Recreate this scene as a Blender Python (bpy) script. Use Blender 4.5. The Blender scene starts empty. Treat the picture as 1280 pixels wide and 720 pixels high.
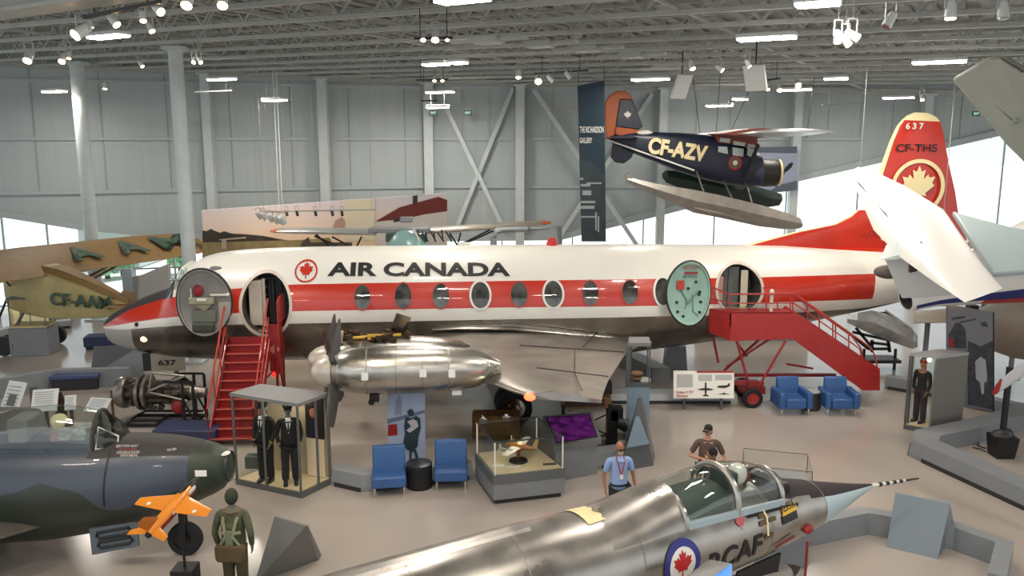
import bpy, bmesh, math, random
from math import sin, cos, pi, radians as R, sqrt, asin, atan2
from mathutils import Matrix, Vector, noise
V3 = Vector
random.seed(7)
SC = bpy.context.scene
COL = SC.collection
CAMH = 7.2
FOC = 1050.0
PIT = math.atan(184 / 1050)

# ---------------------------------------------------------------- camera
cam = bpy.data.cameras.new('camera')
cam.lens = FOC / 1280 * 36
cam.sensor_width = 36
cam.clip_end = 400
camo = bpy.data.objects.new('camera', cam)
COL.objects.link(camo)
camo.location = (0, 0, CAMH)
camo.rotation_euler = (pi / 2 - PIT, 0, 0)
SC.camera = camo

def ray(px, py):
    a, b = px - 640, 360 - py
    return V3((a, FOC * cos(PIT) + b * sin(PIT), -FOC * sin(PIT) + b * cos(PIT)))

def U(px, py, z=0.0):
    "point of the photograph's pixel at height z"
    r = ray(px, py)
    return V3((0, 0, CAMH)) + r * ((z - CAMH) / r.z)

def D(px, py, y):
    "point of the pixel at distance y into the hall"
    r = ray(px, py)
    return V3((0, 0, CAMH)) + r * (y / r.y)

def PLN(px, py, p0, n):
    r = ray(px, py); c = V3((0, 0, CAMH))
    return c + r * ((p0 - c).dot(n) / r.dot(n))

class Frame:
    def __init__(s, org, yaw, base=None):
        s.M = Matrix.Translation(org) @ Matrix.Rotation(R(yaw), 4, 'Z')
        if base: s.M = s.M @ base
        s.I = s.M.inverted()
    def pix(s, px, py, yl=0.0):
        o = s.I @ V3((0, 0, CAMH)); d = s.I.to_3x3() @ ray(px, py)
        return o + d * ((yl - o.y) / d.y)
    def pixz(s, px, py, zl):
        o = s.I @ V3((0, 0, CAMH)); d = s.I.to_3x3() @ ray(px, py)
        return o + d * ((zl - o.z) / d.z)
    def w(s, p): return s.M @ V3(p)

# ---------------------------------------------------------------- materials
def lin(c):
    if isinstance(c, str):
        c = [int(c[i:i + 2], 16) / 255 for i in (0, 2, 4)]
    return tuple((x / 12.92 if x <= .04045 else ((x + .055) / 1.055) ** 2.4) for x in c) + (1,)

MATS = {}
def mat(name, col, r=.5, m=0.0, var=0.0, vs=3.0, bump=0.0, bs=40.0, coat=0.0, emit=None, es=1.0, col2=None, stretch=None):
    if name in MATS: return MATS[name]
    M = bpy.data.materials.new(name); M.use_nodes = True
    nt = M.node_tree; b = nt.nodes['Principled BSDF']
    b.inputs['Base Color'].default_value = lin(col)
    b.inputs['Roughness'].default_value = r
    b.inputs['Metallic'].default_value = m
    b.inputs['Coat Weight'].default_value = coat
    if emit:
        b.inputs['Emission Color'].default_value = lin(emit)
        b.inputs['Emission Strength'].default_value = es
    tc = nt.nodes.new('ShaderNodeTexCoord')
    vec = tc.outputs['Object']
    if stretch:
        mp = nt.nodes.new('ShaderNodeMapping'); mp.inputs['Scale'].default_value = stretch
        nt.links.new(vec, mp.inputs[0]); vec = mp.outputs[0]
    if var or col2:
        n = nt.nodes.new('ShaderNodeTexNoise'); n.inputs['Scale'].default_value = vs
        n.inputs['Detail'].default_value = 5
        nt.links.new(vec, n.inputs['Vector'])
        cr = nt.nodes.new('ShaderNodeValToRGB')
        c = lin(col)
        if col2:
            a, z = c, lin(col2)
        else:
            a = tuple(max(0, x * (1 - var)) for x in c[:3]) + (1,)
            z = tuple(min(1, x * (1 + var)) for x in c[:3]) + (1,)
        cr.color_ramp.elements[0].color = a; cr.color_ramp.elements[0].position = .35
        cr.color_ramp.elements[1].color = z; cr.color_ramp.elements[1].position = .65
        nt.links.new(n.outputs['Fac'], cr.inputs[0])
        nt.links.new(cr.outputs[0], b.inputs['Base Color'])
        if m > .5:
            mr = nt.nodes.new('ShaderNodeMapRange')
            mr.inputs['To Min'].default_value = max(.05, r - .12); mr.inputs['To Max'].default_value = r + .15
            nt.links.new(n.outputs['Fac'], mr.inputs['Value']); nt.links.new(mr.outputs[0], b.inputs['Roughness'])
    if bump:
        n2 = nt.nodes.new('ShaderNodeTexNoise'); n2.inputs['Scale'].default_value = bs
        nt.links.new(vec, n2.inputs['Vector'])
        bp = nt.nodes.new('ShaderNodeBump'); bp.inputs['Strength'].default_value = bump
        bp.inputs['Distance'].default_value = .02
        nt.links.new(n2.outputs['Fac'], bp.inputs['Height']); nt.links.new(bp.outputs[0], b.inputs['Normal'])
    MATS[name] = M
    return M

def glass(name, tint='FFFFFF', fac=.12, rough=.03, fres=1.35):
    if name in MATS: return MATS[name]
    M = bpy.data.materials.new(name); M.use_nodes = True
    nt = M.node_tree; nt.nodes.clear()
    o = nt.nodes.new('ShaderNodeOutputMaterial'); mx = nt.nodes.new('ShaderNodeMixShader')
    t = nt.nodes.new('ShaderNodeBsdfTransparent'); g = nt.nodes.new('ShaderNodeBsdfGlossy')
    t.inputs[0].default_value = lin(tint); g.inputs['Roughness'].default_value = rough
    lw = nt.nodes.new('ShaderNodeLayerWeight'); lw.inputs[0].default_value = .5
    pw = nt.nodes.new('ShaderNodeMath'); pw.operation = 'POWER'; pw.inputs[1].default_value = 5
    f = nt.nodes.new('ShaderNodeMath'); f.operation = 'MULTIPLY'; f.inputs[1].default_value = .6
    nt.links.new(lw.outputs['Facing'], pw.inputs[0]); nt.links.new(pw.outputs[0], f.inputs[0])
    ad = nt.nodes.new('ShaderNodeMath'); ad.operation = 'ADD'; ad.use_clamp = True
    nt.links.new(f.outputs[0], ad.inputs[0]); ad.inputs[1].default_value = fac
    nt.links.new(ad.outputs[0], mx.inputs[0]); nt.links.new(t.outputs[0], mx.inputs[1]); nt.links.new(g.outputs[0], mx.inputs[2])
    nt.links.new(mx.outputs[0], o.inputs[0])
    MATS[name] = M
    return M

# ---------------------------------------------------------------- mesh builder
WM = {}
class B:
    def __init__(s): s.bm = bmesh.new(); s.mi = 0
    def face(s, vs):
        try:
            f = s.bm.faces.new(vs); f.material_index = s.mi; return f
        except ValueError: return None
    def poly(s, pts): return s.face([s.bm.verts.new(p) for p in pts])
    def box(s, c, sz, rot=None):
        hx, hy, hz = [k / 2 for k in sz]; c = V3(c)
        pts = [V3((x, y, z)) for x in (-hx, hx) for y in (-hy, hy) for z in (-hz, hz)]
        if rot is not None: pts = [rot @ p for p in pts]
        v = [s.bm.verts.new(c + p) for p in pts]
        for q in ((0, 1, 3, 2), (4, 6, 7, 5), (0, 4, 5, 1), (2, 3, 7, 6), (0, 2, 6, 4), (1, 5, 7, 3)):
            s.face([v[i] for i in q])
        return s
    def beam(s, p0, p1, w, h=None, up=(0, 0, 1)):
        "rectangular bar between two points"
        p0, p1 = V3(p0), V3(p1); h = h or w
        d = (p1 - p0).normalized(); u = V3(up)
        if abs(d.dot(u)) > .98: u = V3((0, 1, 0))
        a = d.cross(u).normalized(); b = a.cross(d).normalized()
        r0 = [p0 + a * x * w / 2 + b * y * h / 2 for x, y in ((-1, -1), (1, -1), (1, 1), (-1, 1))]
        r1 = [p + (p1 - p0) for p in r0]
        return s.loft([r0, r1])
    def loft(s, rings, caps=True, closed=True):
        vr = [[s.bm.verts.new(p) for p in r] for r in rings]
        n = len(vr[0])
        for i in range(len(vr) - 1):
            for j in range(n if closed else n - 1):
                k = (j + 1) % n
                s.face([vr[i][j], vr[i][k], vr[i + 1][k], vr[i + 1][j]])
        if caps and closed:
            s.face(vr[0][::-1]); s.face(vr[-1])
        return s
    def cyl(s, p0, p1, r0, r1=None, n=12, caps=True):
        p0, p1 = V3(p0), V3(p1); r1 = r0 if r1 is None else r1
        d = (p1 - p0).normalized(); u = V3((0, 0, 1)) if abs(d.z) < .95 else V3((1, 0, 0))
        a = d.cross(u).normalized(); b = a.cross(d)
        rg = lambda p, r: [p + (a * cos(t) + b * sin(t)) * r for t in [2 * pi * i / n for i in range(n)]]
        return s.loft([rg(p0, r0), rg(p1, r1)], caps)
    def tube(s, pts, r, n=8):
        pts = [V3(p) for p in pts]; rings = []
        up = V3((0, 0, 1))
        for i, p in enumerate(pts):
            d = (pts[min(i + 1, len(pts) - 1)] - pts[max(i - 1, 0)]).normalized()
            if abs(d.dot(up)) > .97: up2 = V3((0, 1, 0))
            else: up2 = up
            a = d.cross(up2).normalized(); b = a.cross(d)
            rings.append([p + (a * cos(2 * pi * k / n) + b * sin(2 * pi * k / n)) * r for k in range(n)])
        return s.loft(rings)
    def lathe(s, prof, org=(0, 0, 0), ax='X', n=24, sy=1.0, sz=1.0, caps=True):
        org = V3(org); rings = []
        for a, r in prof:
            r = max(r, 1e-4)
            rg = []
            for k in range(n):
                t = 2 * pi * k / n; c_, s_ = cos(t) * r * sy, sin(t) * r * sz
                rg.append(org + (V3((a, c_, s_)) if ax == 'X' else V3((c_, s_, a)) if ax == 'Z' else V3((c_, a, s_))))
            rings.append(rg)
        return s.loft(rings, caps)
    def sph(s, c, r, n=12):
        r = (r, r, r) if isinstance(r, (int, float)) else r
        rings = []
        for i in range(1, n):
            t = pi * i / n
            rings.append([V3(c) + V3((r[0] * sin(t) * cos(2 * pi * k / (n * 2)), r[1] * sin(t) * sin(2 * pi * k / (n * 2)), -r[2] * cos(t))) for k in range(n * 2)])
        vr = [[s.bm.verts.new(p) for p in q] for q in rings]
        m = n * 2
        for i in range(len(vr) - 1):
            for j in range(m): s.face([vr[i][j], vr[i][(j + 1) % m], vr[i + 1][(j + 1) % m], vr[i + 1][j]])
        b_, t_ = s.bm.verts.new(V3(c) - V3((0, 0, r[2]))), s.bm.verts.new(V3(c) + V3((0, 0, r[2])))
        for j in range(m):
            s.face([b_, vr[0][(j + 1) % m], vr[0][j]]); s.face([t_, vr[-1][j], vr[-1][(j + 1) % m]])
        return s
    def ext(s, pts, vec):
        "polygon extruded by a vector"
        pts = [V3(p) for p in pts]; vec = V3(vec)
        a = [s.bm.verts.new(p) for p in pts]; b = [s.bm.verts.new(p + vec) for p in pts]
        n = len(a)
        s.face(a[::-1]); s.face(b)
        for i in range(n): s.face([a[i], a[(i + 1) % n], b[(i + 1) % n], b[i]])
        return s
    def prism(s, pts, z0, z1): return s.ext([(p[0], p[1], z0) for p in pts], (0, 0, z1 - z0))
    def frustum(s, lo, hi):
        a = [s.bm.verts.new(p) for p in lo]; b = [s.bm.verts.new(p) for p in hi]; n = len(a)
        s.face(a[::-1]); s.face(b)
        for i in range(n): s.face([a[i], a[(i + 1) % n], b[(i + 1) % n], b[i]])
        return s
    def foil(s, secs, le_mi=None, te=.0):
        "secs: (leading point, trailing point, thickness, up vector)"
        xs = [0, .012, .05, .12, .25, .42, .6, .8, 1.0]
        prof = [0, .26, .52, .78, .98, 1.0, .82, .48, .06 + te]
        rings = []
        for le, tr, t, up in secs:
            le, tr, up = V3(le), V3(tr), V3(up).normalized()
            top = [le.lerp(tr, x) + up * t / 2 * y for x, y in zip(xs, prof)]
            bot = [le.lerp(tr, x) - up * t / 2 * y * .8 for x, y in list(zip(xs, prof))[1:]]
            rings.append(top + bot[::-1])
        n = len(rings[0]); vr = [[s.bm.verts.new(p) for p in r] for r in rings]; base = s.mi
        for i in range(len(vr) - 1):
            for j in range(n):
                if le_mi is not None: s.mi = le_mi if (j in (0, 1) or j >= n - 2) else base
                s.face([vr[i][j], vr[i][(j + 1) % n], vr[i + 1][(j + 1) % n], vr[i + 1][j]])
        s.mi = base
        s.face(vr[0][::-1]); s.face(vr[-1])
        return s
    def tf(s, M):
        bmesh.ops.transform(s.bm, matrix=M, verts=s.bm.verts); return s
    def cut(s, axis, vals):
        for v in vals:
            co = [0, 0, 0]; no = [0, 0, 0]; co[axis] = v; no[axis] = 1
            bmesh.ops.bisect_plane(s.bm, geom=s.bm.verts[:] + s.bm.edges[:] + s.bm.faces[:], plane_co=co, plane_no=no)
        return s
    def map(s, f):
        for v in s.bm.verts: v.co = f(v.co)
        return s
    def bounds(s):
        xs = [v.co for v in s.bm.verts]
        return [min(c[i] for c in xs) for i in range(3)], [max(c[i] for c in xs) for i in range(3)]
    def fit(s, w, h):
        "scale a flat drawing to w by h, lower left corner at the origin"
        a, b = s.bounds()
        for v in s.bm.verts:
            v.co = V3(((v.co.x - a[0]) / max(1e-6, b[0] - a[0]) * w, (v.co.y - a[1]) / max(1e-6, b[1] - a[1]) * h, 0))
        return s
    def thick(s, t):
        "give a flat drawing in XY a thickness along -z to 0"
        g = bmesh.ops.extrude_face_region(s.bm, geom=s.bm.faces[:])
        for e in g['geom']:
            if isinstance(e, bmesh.types.BMVert): e.co.z += t
        return s
    def out(s, name, m, parent=None, world=False, smooth=None, bev=0, flat=False, nrm=True):
        bm = s.bm
        if nrm: bmesh.ops.recalc_face_normals(bm, faces=bm.faces)
        ang = R(38 if smooth is None else smooth)
        if not flat:
            for f in bm.faces: f.smooth = True
            for e in bm.edges:
                if len(e.link_faces) == 2:
                    e.smooth = e.calc_face_angle(0) < ang
        if world and parent is not None: bmesh.ops.transform(bm, matrix=WM[parent].inverted(), verts=bm.verts)
        me = bpy.data.meshes.new(name); bm.to_mesh(me); bm.free()
        ms = m if isinstance(m, (list, tuple)) else [m]
        for k in ms: me.materials.append(k)
        o = bpy.data.objects.new(name, me); COL.objects.link(o)
        if parent is not None:
            o.parent = parent; WM[o] = WM[parent]
        else: WM[o] = Matrix.Identity(4)
        if bev:
            bv = o.modifiers.new('bevel', 'BEVEL'); bv.width = bev; bv.segments = 2; bv.limit_method = 'ANGLE'; bv.angle_limit = R(35)
        return o

def label(o, text, cat, group=None):
    o['label'] = text; o['category'] = cat
    if group: o['group'] = group
    return o
def struct(o): o['kind'] = 'structure'; return o
def thing(name, text, cat, loc=(0, 0, 0), rz=0, group=None, M=None):
    o = bpy.data.objects.new(name, None); COL.objects.link(o)
    o.empty_display_size = .2
    M = M if M is not None else Matrix.Translation(V3(loc)) @ Matrix.Rotation(R(rz), 4, 'Z')
    o.matrix_world = M
    WM[o] = M
    return label(o, text, cat, group)
def dup(root, M, text, group=None):
    r = root.copy(); COL.objects.link(r); r.matrix_world = M; WM[r] = M; r['label'] = text
    if group: r['group'] = group
    for ch in [c for c in list(COL.objects) if c.parent == root]:
        c = ch.copy(); COL.objects.link(c); c.parent = r
        for g in [k for k in list(COL.objects) if k.parent == ch]:
            d = g.copy(); COL.objects.link(d); d.parent = c
    return r

def text(st, w=None, h=None, off=0.0, size=1.0, align='LEFT', sp=1.0):
    cu = bpy.data.curves.new('lettering', 'FONT'); cu.body = st; cu.size = size; cu.offset = off
    cu.space_character = sp; cu.align_x = align; cu.resolution_u = 4
    o = bpy.data.objects.new('lettering', cu); COL.objects.link(o)
    dg = bpy.context.evaluated_depsgraph_get()
    me = bpy.data.meshes.new_from_object(o.evaluated_get(dg))
    b = B(); b.bm.from_mesh(me)
    for f in b.bm.faces: f.material_index = 0
    bpy.data.objects.remove(o); bpy.data.curves.remove(cu); bpy.data.meshes.remove(me)
    if w: b.fit(w, h)
    return b

LEAF = [(0, 1), (.13, .72), (.32, .82), (.24, .38), (.46, .6), (.52, .45), (.8, .5), (.68, .2), (.8, .08), (.38, -.28), (.44, -.42), (.05, -.36), (.07, -.8)]
LEAF = LEAF + [(-x, y) for x, y in LEAF[::-1] if x > 0]
def leaf(r):
    b = B(); c = b.bm.verts.new((0, .05 * r, 0)); vs = [b.bm.verts.new((x * r, y * r, 0)) for x, y in LEAF]
    for i in range(len(vs)): b.face([c, vs[i], vs[(i + 1) % len(vs)]])
    return b
def disk(r0, r1, n=40, sx=1.0):
    "flat ring (r0=0 gives a disk) in XY"
    b = B(); rr = [r0, r1] if r0 > 0 else [1e-3, r1 * .25, r1 * .5, r1 * .75, r1]
    if r0 > 0: rr = [r0, (r0 + r1) / 2, r1]
    b.loft([[(cos(2 * pi * k / n) * r * sx, sin(2 * pi * k / n) * r, 0) for k in range(n)] for r in rr], caps=False)
    if r0 <= 0: b.face([v for v in b.bm.verts[:n]])
    return b
def lerp(t, x):
    if x <= t[0][0]: return t[0][1]
    for (a, b_), (c, d) in zip(t, t[1:]):
        if x <= c: return b_ + (d - b_) * (x - a) / (c - a) if c > a else d
    return t[-1][1]
def axes(o, x, y):
    "matrix with origin o and local x, y axes"
    x = V3(x).normalized(); y = V3(y).normalized(); z = x.cross(y).normalized(); y = z.cross(x)
    return Matrix(((x.x, y.x, z.x, o[0]), (x.y, y.y, z.y, o[1]), (x.z, y.z, z.z, o[2]), (0, 0, 0, 1)))

# ---------------------------------------------------------------- shared materials
m_white = mat('white_paint', 'DCDAD2', .35, coat=.3)
m_black = mat('black_paint', '111214', .5)
m_rubber = mat('black_rubber', '15161A', .8)
m_steel = mat('white_painted_steel', 'B9C2C2', .5, var=.05)
m_alu = mat('polished_aluminium', 'B4B1AA', .28, m=1, var=.12, vs=1.3, bump=.06, bs=3)
m_alud = mat('dull_aluminium', '9A958C', .42, m=.9, var=.15, vs=2.0)
m_gray = mat('grey_laminate', '7E8286', .5, var=.04)
m_graytop = mat('pale_grey_laminate', 'A3A6A8', .45, var=.04)
m_dark = mat('dark_grey_kickboard', '2C2C2E', .6)
m_red = mat('red_painted_steel', 'A32624', .4, var=.08, vs=4, coat=.2)
m_redd = mat('dark_red_painted_steel', '8E1F20', .45, var=.08)
m_glass = glass('clear_glass', 'F4F8F6', .03)
m_chrome = mat('chrome', 'D5D5D5', .15, m=1)
m_paper = mat('white_print', 'E8E9E8', .6)
m_blueseat = mat('blue_vinyl', '31588E', .42, var=.05, bump=.05, bs=60)
m_cream = mat('cream_paint', 'E8D9A8', .5)
m_wood = mat('brown_wood', '7A5A3A', .6, var=.2, vs=8, stretch=(1, 6, 6))
# ================================================================ the building
YB = 41.4                                    # back wall
LWp = V3(((540 - 640) / FOC * 42, YB, 0))    # where the two walls meet
LWd = V3((-cos(R(17)), -sin(R(17)), 0))      # the left wall runs this way
LWn = V3((-LWd.y, LWd.x, 0))
LWn = LWn if LWn.y < 0 else -LWn
def LW(px, py, off=0.0): return PLN(px, py, LWp + LWn * off, LWn)
def BW(px, py, off=0.0): return D(px, py, YB - off)
def roofz(x, y=0): return 9.85 - .022 * x

m_floor = mat('polished_pale_floor', 'A89F97', .16, var=.05, vs=.35)
m_wall = mat('blue_grey_wall_panel', 'A6B0B1', .55, var=.03, vs=1.0, stretch=(6, 6, .2))
m_girt = mat('pale_wall_rail', 'A6AFB0', .5)
m_deck = mat('grey_roof_deck', '8B8B86', .6, var=.1, vs=2)
m_joist = mat('pale_grey_joist_paint', '9EA19C', .5, var=.06)
m_pave = mat('bright_concrete_apron', 'D9DAD8', .8, var=.03)

b = B(); b.poly([(-40, -4, 0), (45, -4, 0), (45, YB + .4, 0), (LWp.x, YB + .4, 0), (LWp.x + LWd.x * 36, YB + LWd.y * 36 + .4, 0)])
struct(b.out('floor', m_floor, flat=True))
b = B(); b.poly([(-150, -10, -.06), (150, -10, -.06), (150, 300, -.06), (-150, 300, -.06)])
label(b.out('airfield_apron', m_pave, flat=True), 'bright pale concrete airfield apron outside beyond the windows', 'ground')

# left wall: panel above, sloping glazing below
def wall(name, pts_low, normal, top, mtl):
    b = B(); n = normal * -.25
    poly = [p for p in pts_low] + [V3((p.x, p.y, top(p.x))) for p in (pts_low[-1], pts_low[0])]
    b.ext(poly, n); return struct(b.out(name, mtl, flat=True))
roofdeck = lambda x: roofz(x) + 1.0
cornz = 2.3
lw_low = [LW(-250, 238), LW(0, 271), LW(100, 287), LW(230, 300), V3((LWp.x, LWp.y, cornz))]
wall('wall_left', lw_low, LWn, roofdeck, m_wall)
bw_low = [V3((LWp.x, YB, cornz)), BW(700, 300), BW(830, 268), BW(1000, 226), BW(1160, 190), BW(1300, 158)]
wall('wall_back', bw_low, V3((0, -1, 0)), roofdeck, m_wall)
def band(name, pts, normal, h, t, m):
    b = B()
    for p, q in zip(pts, pts[1:]):
        d = (q - p)
        b.ext([p, q, q + V3((0, 0, h)), p + V3((0, 0, h))], normal * t)
    return struct(b.out(name, m, flat=True))
band('trim_1', lw_low, LWn, .32, .16, m_girt)
band('trim_2', bw_low, V3((0, -1, 0)), .32, .16, m_girt)
k = 3
for z in (9.64, 7.22, 4.92):
    pts = [V3((LWp.x, LWp.y, z)), V3((LWp.x, LWp.y, z)) + LWd * 30]
    band('trim_%d' % k, pts, LWn, .14, .12, m_girt); k += 1
    e = {9.64: 40, 7.22: 17.2, 4.92: 6.5}[z]
    band('trim_%d' % k, [V3((LWp.x, YB, z)), V3((e + LWp.x * 0, YB, z))], V3((0, -1, 0)), .14, .12, m_girt); k += 1
# shallow vertical panel joints
m_joint = mat('panel_joint_grey', '969E9E', .7)
b = B()
for t in [x * 2.65 + 1.2 for x in range(11)]:
    p = LWp + LWd * t; b.beam(p + LWn * .01 + V3((0, 0, 4.9)), p + LWn * .01 + V3((0, 0, 11)), .05, .04)
for px in (578, 612, 690, 735, 780, 870, 912, 955, 1035, 1075, 1115, 1200, 1240):
    p = BW(px, 160); b.beam((p.x, YB - .01, 7.3), (p.x, YB - .01, 10.6), .03, .03)
struct(b.out('trim_%d' % k, m_joint, flat=True)); k += 1

# glazing
m_mull = mat('grey_mullion', '8A9696', .4, m=.3)
m_pane = glass('window_glass', 'EAF6F8', .04)
def glaze(name, p0, d, length, n, step, ztop):
    fr = B(); nst = int(length / step)
    for i in range(nst + 1):
        p = p0 + d * i * step; z = ztop(p)
        fr.beam(p, p + V3((0, 0, z)), .06, .09)
    for zz in (.1, 1.5):
        fr.beam(p0 + V3((0, 0, zz)), p0 + d * length + V3((0, 0, zz)), .07, .07)
    o = struct(fr.out(name, m_mull, flat=True))
    g = B()
    for i in range(nst):
        a = p0 + d * i * step; c = p0 + d * (i + 1) * step
        g.poly([a, c, c + V3((0, 0, ztop(c))), a + V3((0, 0, ztop(a)))])
    g.out('window_pane', m_pane, o, flat=True)
def zt_left(p):
    t = (p - LWp).length
    return lerp(sorted([((V3((q.x, q.y, 0)) - LWp).length, q.z) for q in lw_low]), t) + .05
def zt_back(p): return min(lerp([(q.x, q.z) for q in bw_low], p.x) + .05, 9)
glaze('window_1', LWp - LWn * .1, LWd, 34, LWn, 1.7, zt_left)
glaze('window_2', V3((LWp.x, YB + .1, 0)), V3((1, 0, 0)), 36, V3((0, -1, 0)), 3.5, zt_back)

# roof: ribbed deck on open web joists
JD = V3((-.864, .503, 0)); JN = V3((.503, .864, 0))
b = B()
xs = [-40, 45]
b.ext([(-40, -4, roofz(-40) + .98), (45, -4, roofz(45) + .98), (45, YB + .6, roofz(45) + .98), (-40, YB + .6, roofz(-40) + .98)], (0, 0, .3))
for i in range(150):
    # shallow ribs of the deck, across the joists
    t = -48 + i * .62
    a = V3((0, 18, 0)) + JD * t - JN * 26; c = V3((0, 18, 0)) + JD * t + JN * 26
    pts = []
    for q in (a, c): pts.append(V3((max(-40, min(45, q.x)), max(-4, min(YB + .3, q.y)), 0)))
    # clip the rib to the roof outline
    u0, u1 = 0.0, 1.0; dx, dy = c.x - a.x, c.y - a.y
    for p_, q_ in ((-dx, a.x + 40), (dx, 45 - a.x), (-dy, a.y + 4), (dy, YB - a.y)):
        if abs(p_) > 1e-9:
            r_ = q_ / p_
            if p_ < 0: u0 = max(u0, r_)
            else: u1 = min(u1, r_)
    if u1 - u0 < .02: continue
    p, q = a.lerp(c, u0), a.lerp(c, u1)
    p.z = roofz(p.x) + .95; q.z = roofz(q.x) + .95
    b.beam(p, q, .28, .07)
struct(b.out('ceiling', m_deck, flat=True))

def clip_line(a, d, x0=-39.5, x1=44.5, y0=-3.8, y1=YB - .35):
    t0, t1 = -200.0, 200.0
    for lo, hi, o, dd in ((x0, x1, a.x, d.x), (y0, y1, a.y, d.y)):
        u, v = sorted(((lo - o) / dd, (hi - o) / dd)); t0, t1 = max(t0, u), min(t1, v)
    # stay on the room side of the left wall
    den = d.dot(LWn); t = ((LWp + LWn * .4) - a).dot(LWn) / den
    if den > 0: t0 = max(t0, t)
    else: t1 = min(t1, t)
    return t0, t1
jo = 0
for kk in range(19):
    off = .7 + 2.05 * kk
    a = JN * off
    t0, t1 = clip_line(a, JD)
    if t1 - t0 < 3: continue
    b = B(); L = t1 - t0
    P = lambda t, dz: (a + JD * t).to_3d() + V3((0, 0, roofz((a + JD * t).x) + dz))
    for dz, w, h in ((0, .16, .09), (.88, .16, .09)):
        b.beam(P(t0, dz), P(t1, dz), w, h)
    root = thing('roof_joist', 'pale grey open-web steel roof joist spanning the hall under the deck', 'roof joist', P(t0, 0), 0, 'open-web roof joists')
    b.out('chord', m_joist, root, world=True, flat=True)
    b = B(); n = int(L / .75); st = L / n
    for i in range(n):
        z0, z1 = (0.03, .86) if i % 2 == 0 else (.86, .03)
        b.beam(P(t0 + i * st, z0), P(t0 + (i + 1) * st, z1), .05, .05)
    b.out('web', m_joist, root, world=True, flat=True)
    jo += 1
# cross bridging between the joists
for t in (-30, -21, -12, -3, 6, 15, 24):
    a = JD * t
    t0, t1 = clip_line(a, JN)
    p, q = a + JN * t0, a + JN * t1
    p.z = roofz(p.x) + .5; q.z = roofz(q.x) + .5
    b = B(); b.beam(p, q, .08, .08); b.beam(p + V3((0, 0, -.45)), q + V3((0, 0, -.45)), .07, .05)
    label(b.out('bridging_bar', m_joist, flat=True), 'thin pale bridging bar crossing the roof joists', 'bar', 'bridging bars under the roof')
# edge beam along the left wall and back wall
for nm, p, q in (('trim_%d' % k, LWp + LWn * .3, LWp + LWn * .3 + LWd * 30), ('trim_%d' % (k + 1), V3((LWp.x, YB - .3, 0)), V3((40, YB - .3, 0)))):
    p = V3((p.x, p.y, roofz(p.x) + .05)); q = V3((q.x, q.y, roofz(q.x) + .05))
    b = B(); b.beam(p, q, .2, .28); struct(b.out(nm, m_joist, flat=True))
# a deep girder over the near left
b = B()
p, q = V3((-16, 10.2, 0)), V3((-3, 5.6, 0))
p, q = D(-60, 26, 13.5), D(170, -6, 12.0)
b.beam(p, q, .5, .06); b.beam(p + V3((0, 0, .5)), q + V3((0, 0, .5)), .05, .9)
struct(b.out('trim_%d' % (k + 2), m_joist, flat=True))

# ------------------------------------------------ columns and braces
def column(px, py, y, w, text_, rnd=False):
    p = D(px, py, y); z1 = roofz(p.x) - .02
    t = thing('steel_column', text_, 'column', (p.x, p.y, 0))
    b = B()
    if rnd: b.cyl((0, 0, 0), (0, 0, z1), w / 2, n=24)
    else: b.box((0, 0, z1 / 2), (w, w, z1))
    b.out('shaft', m_steel, t)
    b = B(); b.box((0, 0, z1 - .04), (w + .2, w + .2, .1)); b.box((0, 0, .03), (w + .25, w + .25, .06)); b.out('end_plate', m_steel, t, flat=True)
    return t
column(106, 200, 33.6, .52, 'round white steel column farthest left, behind the yellow aeroplane wing', True)
column(228, 200, 27.0, .44, 'round white steel column in front of the yellow wing tip', True)
def wallpt(px):
    return LW(px, 176, .45) if px < 540 else BW(px, 176, .45)
for px, w, tx in ((261, .38, 'square white wall column above the left end of the sunset mural'),
                  (405, .42, 'square white wall column above the middle of the mural sky'),
                  (536, .44, 'square white wall column above the red painted roof of the mural'),
                  (650, .42, 'white wall column between the two crossed wall braces'),
                  (828, .38, 'white wall column behind the blue floatplane fuselage'),
                  (995, .38, 'white wall column behind the floatplane propeller'),
                  (1156, .38, 'white wall column above the red tail fin')):
    p = wallpt(px); column(px, 176, p.y, w, tx)
def brace(a, c, tx):
    b = B(); b.beam(a, c, .2, .2); label(b.out('diagonal_brace', m_steel, flat=True), tx, 'brace')
brace(BW(641, 110, .25), BW(572, 282, .25), 'white brace leaning right in the crossed pair left of the wide white column')
brace(BW(557, 133, .5), BW(628, 282, .5), 'white brace leaning left in the crossed pair left of the wide white column')
brace(BW(667, 112, .5), BW(797, 308, .5), 'white brace leaning left, running behind the dark hanging banner')
brace(BW(815, 118, .25), BW(694, 304, .25), 'white brace leaning right, running behind the dark hanging banner')

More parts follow.
